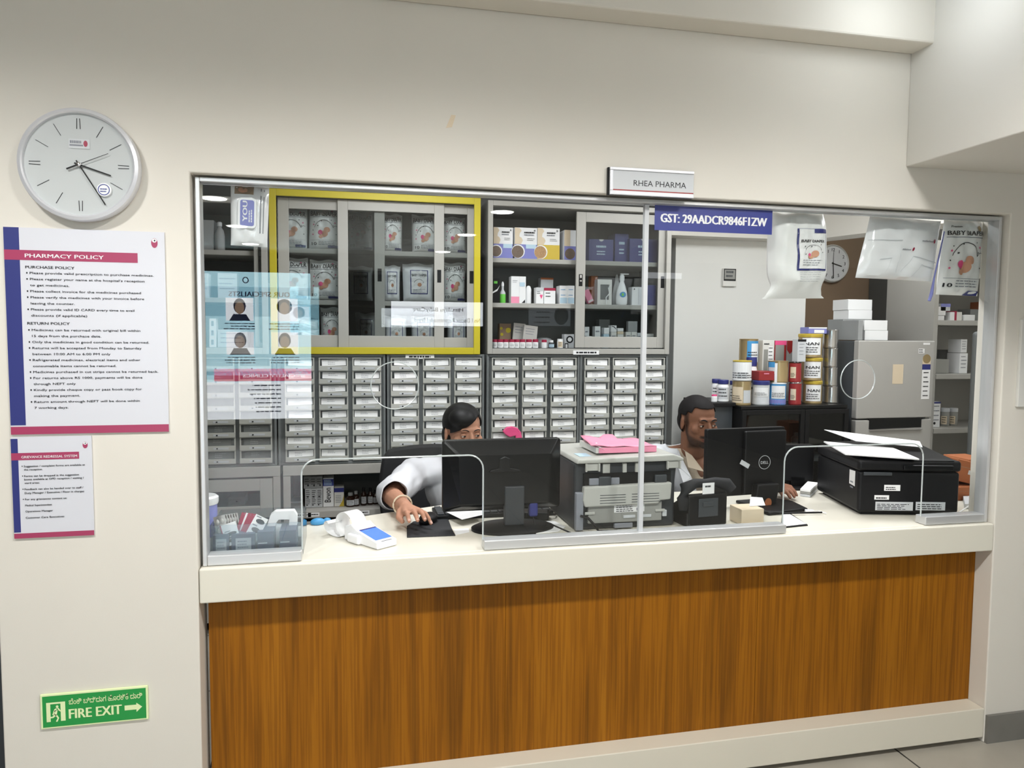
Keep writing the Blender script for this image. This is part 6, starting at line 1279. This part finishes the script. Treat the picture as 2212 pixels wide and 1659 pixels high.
def organic(name, blobs, voxel, smooth, mats, parent, sculpt=None, matfn=None, keep=None, thick=0, grow=0.0):
    v, f = [], []
    for b in blobs:
        if b[0] == 'cap':
            _, p0, r0, p1, r1 = b; bm = ico(p0, (r0 + grow,) * 3, sub=2); b2 = ico(p1, (r1 + grow,) * 3, sub=2)
            for q in b2.verts: bm.verts.new(q.co)
            b2.free(); bmesh.ops.convex_hull(bm, input=bm.verts[:]); bmesh.ops.delete(bm, geom=[q for q in bm.verts if not q.link_faces], context='VERTS')
        else: bm = ico(b[1], tuple(q + grow for q in b[2]), b[3] if len(b) > 3 else None)
        bm.normal_update(); bm.verts.index_update(); n = len(v); v += [tuple(q.co) for q in bm.verts]; f += [tuple(q.index + n for q in fc.verts) for fc in bm.faces]; bm.free()
    me = bpy.data.meshes.new(name); me.from_pydata(v, [], f); ob = bpy.data.objects.new(name, me); C.objects.link(ob)
    m_ = ob.modifiers.new('r', 'REMESH'); m_.mode = 'VOXEL'; m_.voxel_size = voxel
    if smooth: s_ = ob.modifiers.new('s', 'SMOOTH'); s_.iterations = smooth; s_.factor = .5
    dg = bpy.context.evaluated_depsgraph_get(); out = bpy.data.meshes.new_from_object(ob.evaluated_get(dg)); bpy.data.objects.remove(ob)
    out.name = name; co = np.empty(len(out.vertices) * 3); out.vertices.foreach_get('co', co); co = co.reshape(-1, 3)
    if sculpt: co = sculpt(co, out); out.vertices.foreach_set('co', co.ravel()); out.update()
    out.materials.clear()
    for q in mats: out.materials.append(MAT[q])
    if matfn:
        ce = np.empty(len(out.polygons) * 3); out.polygons.foreach_get('center', ce); out.polygons.foreach_set('material_index', matfn(ce.reshape(-1, 3)).astype(np.int32))
    if keep is not None:
        k = keep(co); bm = bmesh.new(); bm.from_mesh(out); bm.verts.ensure_lookup_table()
        bmesh.ops.delete(bm, geom=[bm.verts[i] for i in np.nonzero(~k)[0]], context='VERTS')
        bmesh.ops.delete(bm, geom=[q for q in bm.verts if not q.link_faces], context='VERTS')
        # drop stray islands, then relax the cut border
        seen = set(); best = []
        for q in bm.verts:
            if q in seen: continue
            st, comp = [q], []; seen.add(q)
            while st:
                a = st.pop(); comp.append(a)
                for e in a.link_edges:
                    o2 = e.other_vert(a)
                    if o2 not in seen: seen.add(o2); st.append(o2)
            if len(comp) > len(best): best = comp
        bs = set(best); bmesh.ops.delete(bm, geom=[q for q in bm.verts if q not in bs], context='VERTS')
        for _ in range(6):
            nb = {}
            for q in bm.verts:
                if q.is_boundary:
                    ns = [e.other_vert(q).co for e in q.link_edges if e.is_boundary]
                    if len(ns) == 2: nb[q] = (ns[0] + ns[1]) * .25 + q.co * .5
            for q, c_ in nb.items(): q.co = c_
        bm.to_mesh(out); bm.free()
    out.polygons.foreach_set('use_smooth', [True] * len(out.polygons)); out.update()
    o = bpy.data.objects.new(name, out); C.objects.link(o); o.parent = parent; o.matrix_parent_inverse = Matrix.Translation(-parent.location)
    if thick: t_ = o.modifiers.new('thickness', 'SOLIDIFY'); t_.thickness = thick; t_.offset = 1
    return o
def wrinkle(amp, k=38):
    def fn(co, me):
        n = np.empty(len(me.vertices) * 3); me.vertices.foreach_get('normal', n); n = n.reshape(-1, 3)
        a = np.sin(co[:, 0] * k + 3 * np.sin(co[:, 2] * k * .45)) * np.sin(co[:, 2] * k * .6 + 2 * np.sin(co[:, 1] * k * .5)) + .6 * np.sin(co[:, 1] * k * 1.1 + co[:, 0] * k * .7)
        return co + n * (a * amp)[:, None]
    return fn
def head_blobs(hm, fem):
    T = lambda *p: tuple(hm @ Vector(p)); R3 = hm.to_3x3().to_4x4(); k = .95 if fem else 1.0
    E_ = lambda c, r, rot=None: ('ell', T(*c), r, R3 @ rot if rot else R3)
    b = [E_((0, .018, .035), (.073, .093, .078)), E_((0, -.016, -.02), (.062 * k, .070, .080)), E_((0, -.022, -.062), (.053 * k, .058, .044)), E_((0, -.066, -.088), (.021 * k, .02, .017)),
         ('cap', T(0, -.083, .012), .008, T(0, -.104, -.028), .0115), ('cap', T(-.036, -.073, .028), .0105, T(.036, -.073, .028), .0105),
         E_((0, -.086, -.056), (.023, .011, .006)), E_((0, -.084, -.067), (.020, .012, .007)), ('cap', T(0, .024, -.05), .046 * k, T(0, .035, -.14), .05 * k)]
    for s_ in (-1, 1):
        b += [E_((.043 * s_, -.052, -.018), (.023, .022, .022)), E_((.0115 * s_, -.093, -.033), (.0085, .009, .0075)), E_((.075 * s_, .012, -.004), (.008, .018, .031), Matrix.Rotation(.35 * s_, 4, 'Z') @ Matrix.Rotation(-.15, 4, 'X'))]
    return b
def face_sculpt(hm):
    inv = np.array(hm.inverted()); fwd = np.array(hm.to_3x3())
    def fn(co, me):
        h = np.c_[co, np.ones(len(co))] @ inv.T; l = h[:, :3]; d = np.zeros_like(l)
        for (c, r, a) in [((.031, -.085, .006), .0135, (0, .007, 0)), ((-.031, -.085, .006), .0135, (0, .007, 0)), ((0, -.10, -.0615), .006, (0, .003, 0)), ((.014, -.10, -.0615), .006, (0, .0025, 0)), ((-.014, -.10, -.0615), .006, (0, .0025, 0)), ((0, -.09, -.077), .012, (0, .004, 0)), ((.079, .004, -.004), .010, (-.004, 0, 0)), ((-.079, .004, -.004), .010, (.004, 0, 0)), ((.018, -.088, .014), .008, (0, .003, 0)), ((-.018, -.088, .014), .008, (0, .003, 0))]:
            w_ = np.exp(-(((l - np.array(c)) / r) ** 2).sum(1)); d += w_[:, None] * np.array(a)
        return co + d @ fwd.T
    return fn
def person_parts(root, hm, body, fem, skin, lip, coatmat, gaze, hair_keep, hairblobs, hairmat, brow_r):
    inv = np.array(hm.inverted())
    loc = lambda c: (np.c_[c, np.ones(len(c))] @ inv.T)[:, :3]
    o = organic('body', body, .0042, 3, [skin], root, face_sculpt(hm))
    co = np.empty(len(o.data.vertices) * 3); o.data.vertices.foreach_get('co', co); l = loc(co.reshape(-1, 3)); x, y, z = np.abs(l[:, 0]), l[:, 1], l[:, 2]
    ss = lambda d, w_=.004: np.clip(.5 + d / (2 * w_), 0, 1)          # soft-edged masks of beard and lips
    beard = np.minimum(np.minimum(ss(.004 - y, .008), ss(-.050 - .25 * np.clip(-y - .02, -.03, .05) - z, .007)), np.minimum(ss(z + .118, .008), ss(.072 - x)))
    goat = np.minimum(np.minimum(ss(.026 - x), ss(-.05 - y)), np.minimum(ss(-.070 - z), ss(z + .12)))
    mous = np.minimum(np.minimum(ss(.031 - x), ss(-.07 - y)), np.minimum(ss(-.042 - z, .003), ss(z + .055, .003)))
    side = np.minimum(np.minimum(ss(.006 - y, .005), ss(y + .020, .005)), np.minimum(ss(.05 - z), np.minimum(ss(z + .06), np.minimum(ss(x - .054), ss(.0735 - x, .002))))) * .8
    bm_ = np.zeros(len(x)) if fem else np.maximum(np.maximum(beard * .85, goat), np.maximum(mous, side))
    lp_ = np.minimum(ss(1 - ((l[:, 0] / .024) ** 2 + ((z + .0615) / .0105) ** 2), .25), ss(-.072 - y))
    for nm, arr in (('beard', bm_ * (1 - lp_)), ('lips', lp_)):
        at = o.data.attributes.new(nm, 'FLOAT', 'POINT'); at.data.foreach_set('value', arr.astype(np.float32))
    bv = BVHTree.FromPolygons([v.co.copy() for v in o.data.vertices], [tuple(p.vertices) for p in o.data.polygons])
    hi = hm.inverted(); L2W = lambda p: hm @ Vector(p)
    def on_face(x, z, e=.0012):
        a = L2W((x, -.25, z)); d = hm.to_3x3() @ Vector((0, 1, 0)); h = bv.ray_cast(a, d.normalized())
        return (h[0] - d.normalized() * e) if h[0] else L2W((x, -.085, z))
    def child(mb, name, mats):
        q = mb.build(name, mats, parent=root); q.matrix_parent_inverse = Matrix.Translation(-root.location); return q
    for s_ in (-1, 1):
        pts = [on_face(s_ * x, z) for x, z in ((.012, .026), (.020, .0305), (.030, .033), (.038, .0315), (.044, .0285))]
        child(MB().tube(pts, [brow_r, brow_r * 1.15, brow_r * 1.1, brow_r * .85, brow_r * .3], 8), 'eyebrow', hairmat)
        ec = Vector((.031 * s_, -.0685, .005)); er = .0118; g = Vector(gaze).normalized(); s = MB(); n_u, n_v = 28, 18; vs = []; fs = []; ms = []
        up = Vector((0, 0, 1)); ax = g.cross(up).normalized(); ay = ax.cross(g)
        for j in range(n_v + 1):
            th = PI * j / n_v
            for i in range(n_u): a = 2 * PI * i / n_u; vs.append(L2W(ec + er * (g * math.cos(th) + (ax * math.cos(a) + ay * math.sin(a)) * math.sin(th))))
        for j in range(n_v):
            for i in range(n_u): s.f.append((j * n_u + i, j * n_u + (i + 1) % n_u, (j + 1) * n_u + (i + 1) % n_u, (j + 1) * n_u + i)); s.m.append(1 if j < 3 else 0); s.sm.append(True)
        s.v = [tuple(q) for q in vs]; child(s, 'eye', ['eye_white', 'iris'])
        s = MB(); lr = .0127; nn, mm = 52, 8; aa = math.radians(58)       # lids: one shell of skin with an almond opening
        D_ = lambda az, el, r_=lr: L2W(ec + r_ * Vector((math.sin(az) * math.cos(el), -math.cos(az) * math.cos(el), math.sin(el))))
        op = lambda az: max(0.0, 1 - (az / aa) ** 2) ** .8
        eu = lambda az: math.radians(-2 + 17 * op(az)); eo = lambda az: math.radians(-2 - 19 * op(az))
        for fa, fb in ((eu, lambda az: math.radians(80)), (lambda az: math.radians(-80), eo)):
            vs = [D_(math.radians(-130 + 260 * i / nn), fa(math.radians(-130 + 260 * i / nn)) + (fb(math.radians(-130 + 260 * i / nn)) - fa(math.radians(-130 + 260 * i / nn))) * j / mm) for j in range(mm + 1) for i in range(nn + 1)]
            s.add(vs, [(j * (nn + 1) + i, j * (nn + 1) + i + 1, (j + 1) * (nn + 1) + i + 1, (j + 1) * (nn + 1) + i) for j in range(mm) for i in range(nn)], 0, True)
        s.tube([D_(math.radians(-58 + 116 * i / 16), eu(math.radians(-58 + 116 * i / 16)), lr * 1.01) for i in range(17)], .0008, 6, 1)
        child(s, 'eyelid', [skin, 'hair_black'])
    hk = lambda c: hair_keep(loc(c))
    h_ = organic('hair', hairblobs, .004, 14, [hairmat], root, None, None, hk, .003)
    return o
def hand_blobs(wr, kn, tips, thumb, bend=.022):
    b = []
    for k_, (K, T_) in enumerate(zip(kn, tips)):
        K, T_ = Vector(K), Vector(T_); r = (.0092, .0096, .0092, .0080)[k_]
        b.append(('cap', tuple(wr), .019, tuple(K), .0115)); mid = K.lerp(T_, .45) + Vector((0, 0, bend)); m2 = K.lerp(T_, .78) + Vector((0, 0, bend * .75))
        b += [('cap', tuple(K), r * 1.1, tuple(mid), r), ('cap', tuple(mid), r, tuple(m2), r * .92), ('cap', tuple(m2), r * .92, tuple(T_), r * .78)]
    a, m_, t_ = [Vector(q) for q in thumb]
    b += [('cap', tuple(wr), .017, tuple(a), .014), ('cap', tuple(a), .0135, tuple(m_), .0108), ('cap', tuple(m_), .0108, tuple(t_), .0088)]
    return b
mat('nail', (205, 165, 150), .3)
def nails(root, tips, dirs, skin):
    for T_, d in zip(tips, dirs):
        s = MB(); T_ = Vector(T_); d = Vector(d).normalized(); sd = d.cross(Vector((0, 0, 1))).normalized(); upv = sd.cross(d)
        c0 = T_ + upv * .0068 - d * .003; vs = [c0 + sd * x + d * y - upv * (abs(x) * .35) for y in (-.006, .005) for x in (-.0045, 0, .0045)]
        s.add([tuple(q) for q in vs], [(0, 1, 4, 3), (1, 2, 5, 4)], 0, True)
        o = s.build('fingernail', 'nail', root); o.matrix_parent_inverse = Matrix.Translation(-root.location)
def seated(hip, chest, neck, shR, shL, wid, knee, foot_):
    hx, hy, hz_ = hip; b = []
    wst = tuple(Vector(hip).lerp(Vector(chest), .5)); 
    b += [('ell', hip, (.165 * wid, .13, .12)), ('cap', hip, .115 * wid, wst, .108 * wid), ('cap', wst, .11 * wid, chest, .118 * wid), ('ell', (chest[0], chest[1] + .005, chest[2]), (.155 * wid, .105, .13)), ('cap', shR, .056 * wid, shL, .056 * wid), ('cap', tuple(Vector(chest) + Vector((0, .02, .06))), .075, neck, .052), ('cap', (neck[0] - .03, neck[1] + .03, neck[2] - .015), .042, shR, .048), ('cap', (neck[0] + .03, neck[1] + .03, neck[2] - .015), .042, shL, .048)]
    return b
def legs(hip, kneeY, footY, sx, wid=1.0):
    b = []
    for s_ in (-1, 1):
        h = (hip[0] + s_ * .09, hip[1] - .03, hip[2] - .03); k = (hip[0] + s_ * sx, kneeY, hip[2] + .0); a = (hip[0] + s_ * sx, footY, .07)
        b += [('cap', h, .085 * wid, k, .058 * wid), ('cap', k, .056 * wid, a, .036), ('cap', (a[0], a[1] + .02, .02), .035, (a[0], a[1] - .14, .015), .03)]
    return b
# ---------------------------------------------------------------- woman
hc = P(1001, 934, .93); hw = Matrix.Translation(hc) @ Matrix.Rotation(.26, 4, 'Z') @ Matrix.Rotation(.14, 4, 'X')
chair_w = (hc.x - .05, 1.14)
t = thing('person', 'seated woman with black side-parted hair and white short-sleeved coat, hand on the mouse', 'person', (hc.x - .02, 1.05, FZ))
hip = (hc.x - .03, 1.14, .545); chest = (hc.x - .015, 1.035, .80); neck = (hc.x - .005, .99, .915)
shR = tuple(P(893, 1024, .99)); shL = (hc.x + .175, .99, .868)
elR = tuple(P(846, 1077, .69)); wrR = P(876, 1107, .415); wrR.z = max(wrR.z, .856); wrR = tuple(wrR); elR = (elR[0], elR[1], max(elR[2], .838)); elL = (hc.x + .26, .76, .875); wrL = (hc.x + .13, .585, .852)
wr = Vector(wrR); dirh = (Vector(PZ(914, 1128, .845)) - wr).normalized(); side = Vector((dirh.y, -dirh.x, 0)).normalized()
kn = [wr + dirh * q + side * w_ + Vector((0, 0, z)) for q, w_, z in ((.084, .030, .006), (.090, .009, .010), (.086, -.012, .008), (.076, -.031, .002))]
tipsR = [wr + dirh * q + side * w_ + Vector((0, 0, 0)) for q, w_ in ((.158, .040), (.166, .013), (.158, -.016), (.132, -.047))]
for q, z in zip(tipsR, (.846, .848, .845, .822)): q.z = z
thR = (wr + dirh * .03 + side * .03 + Vector((0, 0, -.006)), wr + dirh * .070 + side * .048 + Vector((0, 0, -.012)), wr + dirh * .105 + side * .046); thR[2].z = .834
body = seated(hip, chest, neck, shR, shL, .86, None, None) + legs(hip, .72, .78, .10, .9)
body += [('cap', neck, .048, tuple(hw @ Vector((0, .03, -.06))), .046)]
body += [('cap', shR, .047, elR, .038), ('cap', elR, .038, tuple(Vector(elR).lerp(wr, .35)), .036), ('cap', tuple(Vector(elR).lerp(wr, .35)), .036, wrR, .025), ('cap', shL, .047, elL, .038), ('cap', elL, .038, wrL, .025)]
body += hand_blobs(wr, kn, tipsR, thR, .014)
wl = Vector(wrL); dl = Vector((-.2, -1, 0)).normalized(); sl = Vector((dl.y, -dl.x, 0)).normalized()
knL = [wl + dl * .085 + sl * w_ for w_ in (.030, .010, -.011, -.03)]; tipL = [wl + dl * q + sl * w_ for q, w_ in ((.15, .034), (.16, .011), (.152, -.013), (.135, -.036))]
for q in tipL: q.z = .833
thL = (wl + dl * .03 - sl * .03, wl + dl * .07 - sl * .05, wl + dl * .11 - sl * .045); thL[2].z = .834
body += hand_blobs(wl, knL, tipL, thL, .016) + head_blobs(hw, True)
def hairW(l):
    x, y, z = l[:, 0], l[:, 1], l[:, 2]
    front = z > .058 + .62 * x - .30 * np.clip(-.03 - x, 0, .05)
    front = np.where(x > .045, z > .075 + 1.2 * (.06 - x) * -.4, front)
    sidek = (z > .020 + .35 * np.clip(-y, 0, .1)) | (y > .030)
    return np.where(y > -.005, sidek, front & ((np.abs(x) < .07) | (z > .02)))
T = lambda *p: tuple(hw @ Vector(p)); R3 = hw.to_3x3().to_4x4()
hb = [('ell', T(0, .020, .038), (.081, .102, .086), R3), ('ell', T(0, .055, -.02), (.071, .062, .075), R3), ('ell', T(-.02, -.026, .068), (.056, .060, .044), R3), ('cap', T(0, .105, -.03), .034, T(.0, .135, -.12), .024), ('cap', T(0, .135, -.12), .024, T(0, .12, -.24), .012)]
person_parts(t, hw, body, True, 'skin_light', 'lip_a', 'coat_white', (.25, -1, -.22), hairW, hb, 'hair_black', .0016)
cut = Vector(elR).lerp(wr, .22); cn = (wr - Vector(elR)).normalized(); cutL = Vector(elL).lerp(wl, .15); cnL = (wl - Vector(elL)).normalized()
def keepW(c):
    a = (c - np.array(cut)) @ np.array(cn) < 0; b_ = np.linalg.norm(c - np.array(cut), axis=1) > .16
    a2 = (c - np.array(cutL)) @ np.array(cnL) < 0; b2 = np.linalg.norm(c - np.array(cutL), axis=1) > .16
    dx = np.abs(c[:, 0] - neck[0]); vv = (c[:, 1] < neck[1] - .01) & (dx < .055 * (c[:, 2] - (neck[2] - .13)) / .13) 
    top = c[:, 2] > neck[2] + .0 + .0 * dx
    return (a | b_) & (a2 | b2) & ~vv & ~(top & (dx < .07)) & (c[:, 2] > hip[2] - .07)
cb = seated(hip, chest, neck, shR, shL, .86, None, None) + [('cap', shR, .062, tuple(Vector(shR).lerp(Vector(elR), .5)), .056), ('cap', tuple(Vector(shR).lerp(Vector(elR), .5)), .056, tuple(Vector(elR) + Vector((0, .02, .004))), .050), ('cap', tuple(Vector(elR) + Vector((0, .02, .004))), .050, tuple(cut + cn * .03 + Vector((0, 0, .012))), .042), ('cap', shL, .060, elL, .050), ('cap', elL, .050, tuple(cutL + cnL * .03 + Vector((0, 0, .012))), .042)]
organic('coat', cb, .007, 6, ['coat_white'], t, wrinkle(.0035, 40), None, keepW, .0025, .010)
# collar flaps, ear ring, bangle, nails
def flap(root, pts, name, mats):
    o = MB().poly([tuple(p) for p in pts]).build(name, mats, parent=root); o.matrix_parent_inverse = Matrix.Translation(-root.location); m_ = o.modifiers.new('thickness', 'SOLIDIFY'); m_.thickness = .003; return o
nk = Vector(neck)
for s_ in (-1, 1): flap(t, [nk + Vector((s_ * .052, .02, .012)), nk + Vector((s_ * .058, -.05, -.005)), nk + Vector((s_ * .065, -.095, -.06)), nk + Vector((s_ * .028, -.115, -.07)), nk + Vector((s_ * .036, -.075, -.02))], 'collar', 'coat_white')
bc = Vector(elR).lerp(wr, .80); u_ = cn.cross(Vector((0, 0, 1))).normalized(); v_ = u_.cross(cn)
o = MB().tube([bc + (u_ * math.cos(a) + v_ * math.sin(a)) * .0335 for a in [2 * PI * i / 28 for i in range(28)]], .0032, 8, 0, True).build('bangle', 'gold_pale' if 'gold_pale' in MAT else 'tape', t); o.matrix_parent_inverse = Matrix.Translation(-t.location)
ec = hw @ Vector((-.081, .006, -.036)); ex, ez = hw.to_3x3() @ Vector((0, 1, 0)), hw.to_3x3() @ Vector((0, 0, 1))
o = MB().tube([ec + (ex * math.cos(a) + ez * math.sin(a)) * .010 for a in [2 * PI * i / 20 for i in range(20)]], .0012, 6, 0, True).build('earring', 'gold', t); o.matrix_parent_inverse = Matrix.Translation(-t.location)
nails(t, tipsR, [tp - (k_.lerp(tp, .78) + Vector((0, 0, .010))) for k_, tp in zip(kn, tipsR)], None)
tr = legs(hip, .72, .78, .10, .9)
organic('trousers', [q for i, q in enumerate(tr) if i % 3 != 2] + [('ell', hip, (.142, .13, .12))], .009, 4, ['trousers'], t, None, None, lambda c: c[:, 2] > .06, .002, .010)
# ---------------------------------------------------------------- man
hc2 = P(1508, 912, .86); hm_ = Matrix.Translation(hc2) @ Matrix.Rotation(.13, 4, 'Z') @ Matrix.Rotation(.16, 4, 'X')
t2 = thing('person', 'seated man with short black hair and stubble, white coat over beige open shirt', 'person', (hc2.x + .03, 1.0, FZ))
hip2 = (hc2.x + .07, 1.06, .55); chest2 = (hc2.x + .035, .975, .83); neck2 = (hc2.x + .01, .925, .945); shR2 = (hc2.x - .155, .965, .895); shL2 = (hc2.x + .215, .965, .89)
elR2 = (hc2.x - .18, .88, .64); wrR2 = (hc2.x - .02, .66, .70); elL2 = (hc2.x + .29, .82, .895); wrL2 = (hc2.x + .205, .595, .845)
body = seated(hip2, chest2, neck2, shR2, shL2, 1.0, None, None) + legs(hip2, .66, .60, .12, 1.0) + [('cap', neck2, .056, tuple(hm_ @ Vector((0, .03, -.06))), .054)]
body += [('cap', shR2, .052, elR2, .042), ('cap', elR2, .042, wrR2, .028), ('cap', shL2, .052, elL2, .042), ('cap', elL2, .042, wrL2, .028)]
def simple_hand(wp, d, z):
    w0 = Vector(wp); d = Vector(d).normalized(); sd = Vector((d.y, -d.x, 0)).normalized()
    k_ = [w0 + d * .085 + sd * q for q in (.030, .010, -.011, -.03)]; tp = [w0 + d * q + sd * w_ for q, w_ in ((.152, .034), (.165, .011), (.156, -.013), (.138, -.036))]
    for q in tp: q.z = z
    th = (w0 + d * .03 - sd * .03, w0 + d * .07 - sd * .05, w0 + d * .11 - sd * .045); th[2].z = z
    return hand_blobs(w0, k_, tp, th, .012)
body += simple_hand(wrR2, (.45, -.7, 0), .70) + simple_hand(wrL2, (.0, -1, 0), .825) + head_blobs(hm_, False)
def hairM(l):
    x, y, z = l[:, 0], l[:, 1], l[:, 2]
    front = z > .076 + .25 * np.abs(x) * 0
    sidek = z > np.where(y > .03, -.055, .038 - .5 * np.clip(y + .03, -.05, .06) * .2)
    tmp = z > .052
    return np.where(y < -.035, front & (z > .07), np.where(y < -.01, tmp, sidek))
T = lambda *p: tuple(hm_ @ Vector(p)); R3 = hm_.to_3x3().to_4x4()
hb = [('ell', T(0, .018, .037), (.0750, .096, .0815), R3), ('ell', T(0, .03, .0), (.0735, .080, .07), R3)]
person_parts(t2, hm_, body, False, 'skin_dark', 'lip_b', 'coat_white', (.35, -1, -.12), hairM, hb, 'hair_short', .0028)
n2 = np.array(neck2)
def keepM(vw, depth, sleeves=True):
    cR = Vector(wrR2).lerp(Vector(elR2), .12); cL = Vector(wrL2).lerp(Vector(elL2), .12); nR = (Vector(wrR2) - Vector(elR2)).normalized(); nL = (Vector(wrL2) - Vector(elL2)).normalized()
    def fn(c):
        k = np.ones(len(c), bool)
        for q, n_ in ((cR, nR), (cL, nL)): k &= ((c - np.array(q)) @ np.array(n_) < 0) | (np.linalg.norm(c - np.array(q), axis=1) > .12)
        dx = np.abs(c[:, 0] - n2[0] - .012); vv = (c[:, 1] < n2[1] + .0) & (dx < vw * (c[:, 2] - (n2[2] - depth)) / depth)
        return k & ~vv & ~((c[:, 2] > n2[2] + .012) & (np.hypot(c[:, 0] - n2[0], c[:, 1] - n2[1]) < .12)) & (c[:, 2] > hip2[2] - .06)
    return fn
tb = seated(hip2, chest2, neck2, shR2, shL2, 1.0, None, None)
organic('shirt', tb, .008, 6, ['shirt_beige'], t2, wrinkle(.002), None, keepM(.05, .12), .002, .008)
organic('coat', tb + [('cap', shR2, .064, elR2, .055), ('cap', elR2, .055, wrR2, .036), ('cap', shL2, .064, elL2, .054), ('cap', elL2, .054, tuple(Vector(wrL2) + Vector((0, 0, .008))), .034)], .008, 6, ['coat_white'], t2, wrinkle(.004, 30), None, keepM(.085, .30), .003, .018)
nk = Vector(neck2)
for s_ in (-1, 1):
    flap(t2, [nk + Vector((s_ * .062, .02, .02)), nk + Vector((s_ * .066, -.055, .005)), nk + Vector((s_ * .07, -.10, -.06)), nk + Vector((s_ * .022 + .012, -.135, -.075)), nk + Vector((s_ * .044, -.08, -.01))], 'shirt_collar', 'shirt_beige')
    flap(t2, [nk + Vector((s_ * .080, .0, .012)), nk + Vector((s_ * .115, -.085, -.05)), nk + Vector((s_ * .105, -.125, -.12)), nk + Vector((s_ * .045 + .012, -.150, -.20)), nk + Vector((s_ * .066, -.125, -.10))], 'lapel', 'coat_white')
tr = legs(hip2, .66, .60, .12, 1.0)
organic('trousers', [q for i, q in enumerate(tr) if i % 3 != 2] + [('ell', hip2, (.165, .13, .12))], .009, 4, ['trousers'], t2, None, None, lambda c: c[:, 2] > .06, .002, .010)
# ---------------------------------------------------------------- their chairs
def chair(label, x, y, zs, zt, wd):
    t = thing('office_chair', label, 'chair', (x, y, FZ)); zs -= FZ; zt -= FZ
    MB().prism(rr(-.23, .23, -.22, .24, .06)[::-1], 'z', zs - .06, zs).build('seat', 'black_soft', t, bevel=.02, seg=3)
    s = MB(); n = 10; vs = []
    for sgn in (0, .05):
        for j in range(n + 1):
            for i in range(n + 1):
                u, v = i / n * 2 - 1, j / n; r_ = .9 + .1 * math.sin(v * PI); vs.append((u * wd / 2 * r_ * (1 - .10 * (v > .9)), .20 + sgn + .04 * v - .03 * (1 - u * u) + .0, zs + .10 + (zt - zs - .10) * v - .025 * u * u * v))
    m_ = (n + 1) ** 2; fs = []
    for j in range(n):
        for i in range(n):
            q = (j * (n + 1) + i, j * (n + 1) + i + 1, (j + 1) * (n + 1) + i + 1, (j + 1) * (n + 1) + i); fs += [q, tuple(a + m_ for a in q[::-1])]
    ring = [i for i in range(n + 1)] + [j * (n + 1) + n for j in range(1, n + 1)] + [n * (n + 1) + i for i in range(n - 1, -1, -1)] + [j * (n + 1) for j in range(n - 1, 0, -1)]
    for a, b in zip(ring, ring[1:] + ring[:1]): fs.append((a, a + m_, b + m_, b))
    s.add(vs, fs, 0, True); s.build('backrest', 'black_soft', t, bevel=.012, seg=3)
    MB().box(-.03, .03, .23, .27, zs - .05, zs + .3).build('back_bracket', 'black', t); MB().lathe([(.03, .09), (.03, zs - .0605)]).build('gas_post', 'black', t)
    for k in range(5):
        a = 2 * PI * k / 5; MB().tube([(0, 0, .09), (.27 * math.cos(a), .27 * math.sin(a), .06)], [.022, .016], 8).build('leg', 'black', t)
        MB().ell((.27 * math.cos(a), .27 * math.sin(a), .026), (.025, .025, .025), 0, 12, 8).build('castor', 'black', t)
chair('black office chair behind the seated woman', chair_w[0] - .04, 1.15, .40, P(900, 962, 1.36).z, .50)
chair('black office chair under the seated man', hip2[0], 1.07, .40, .80, .42)
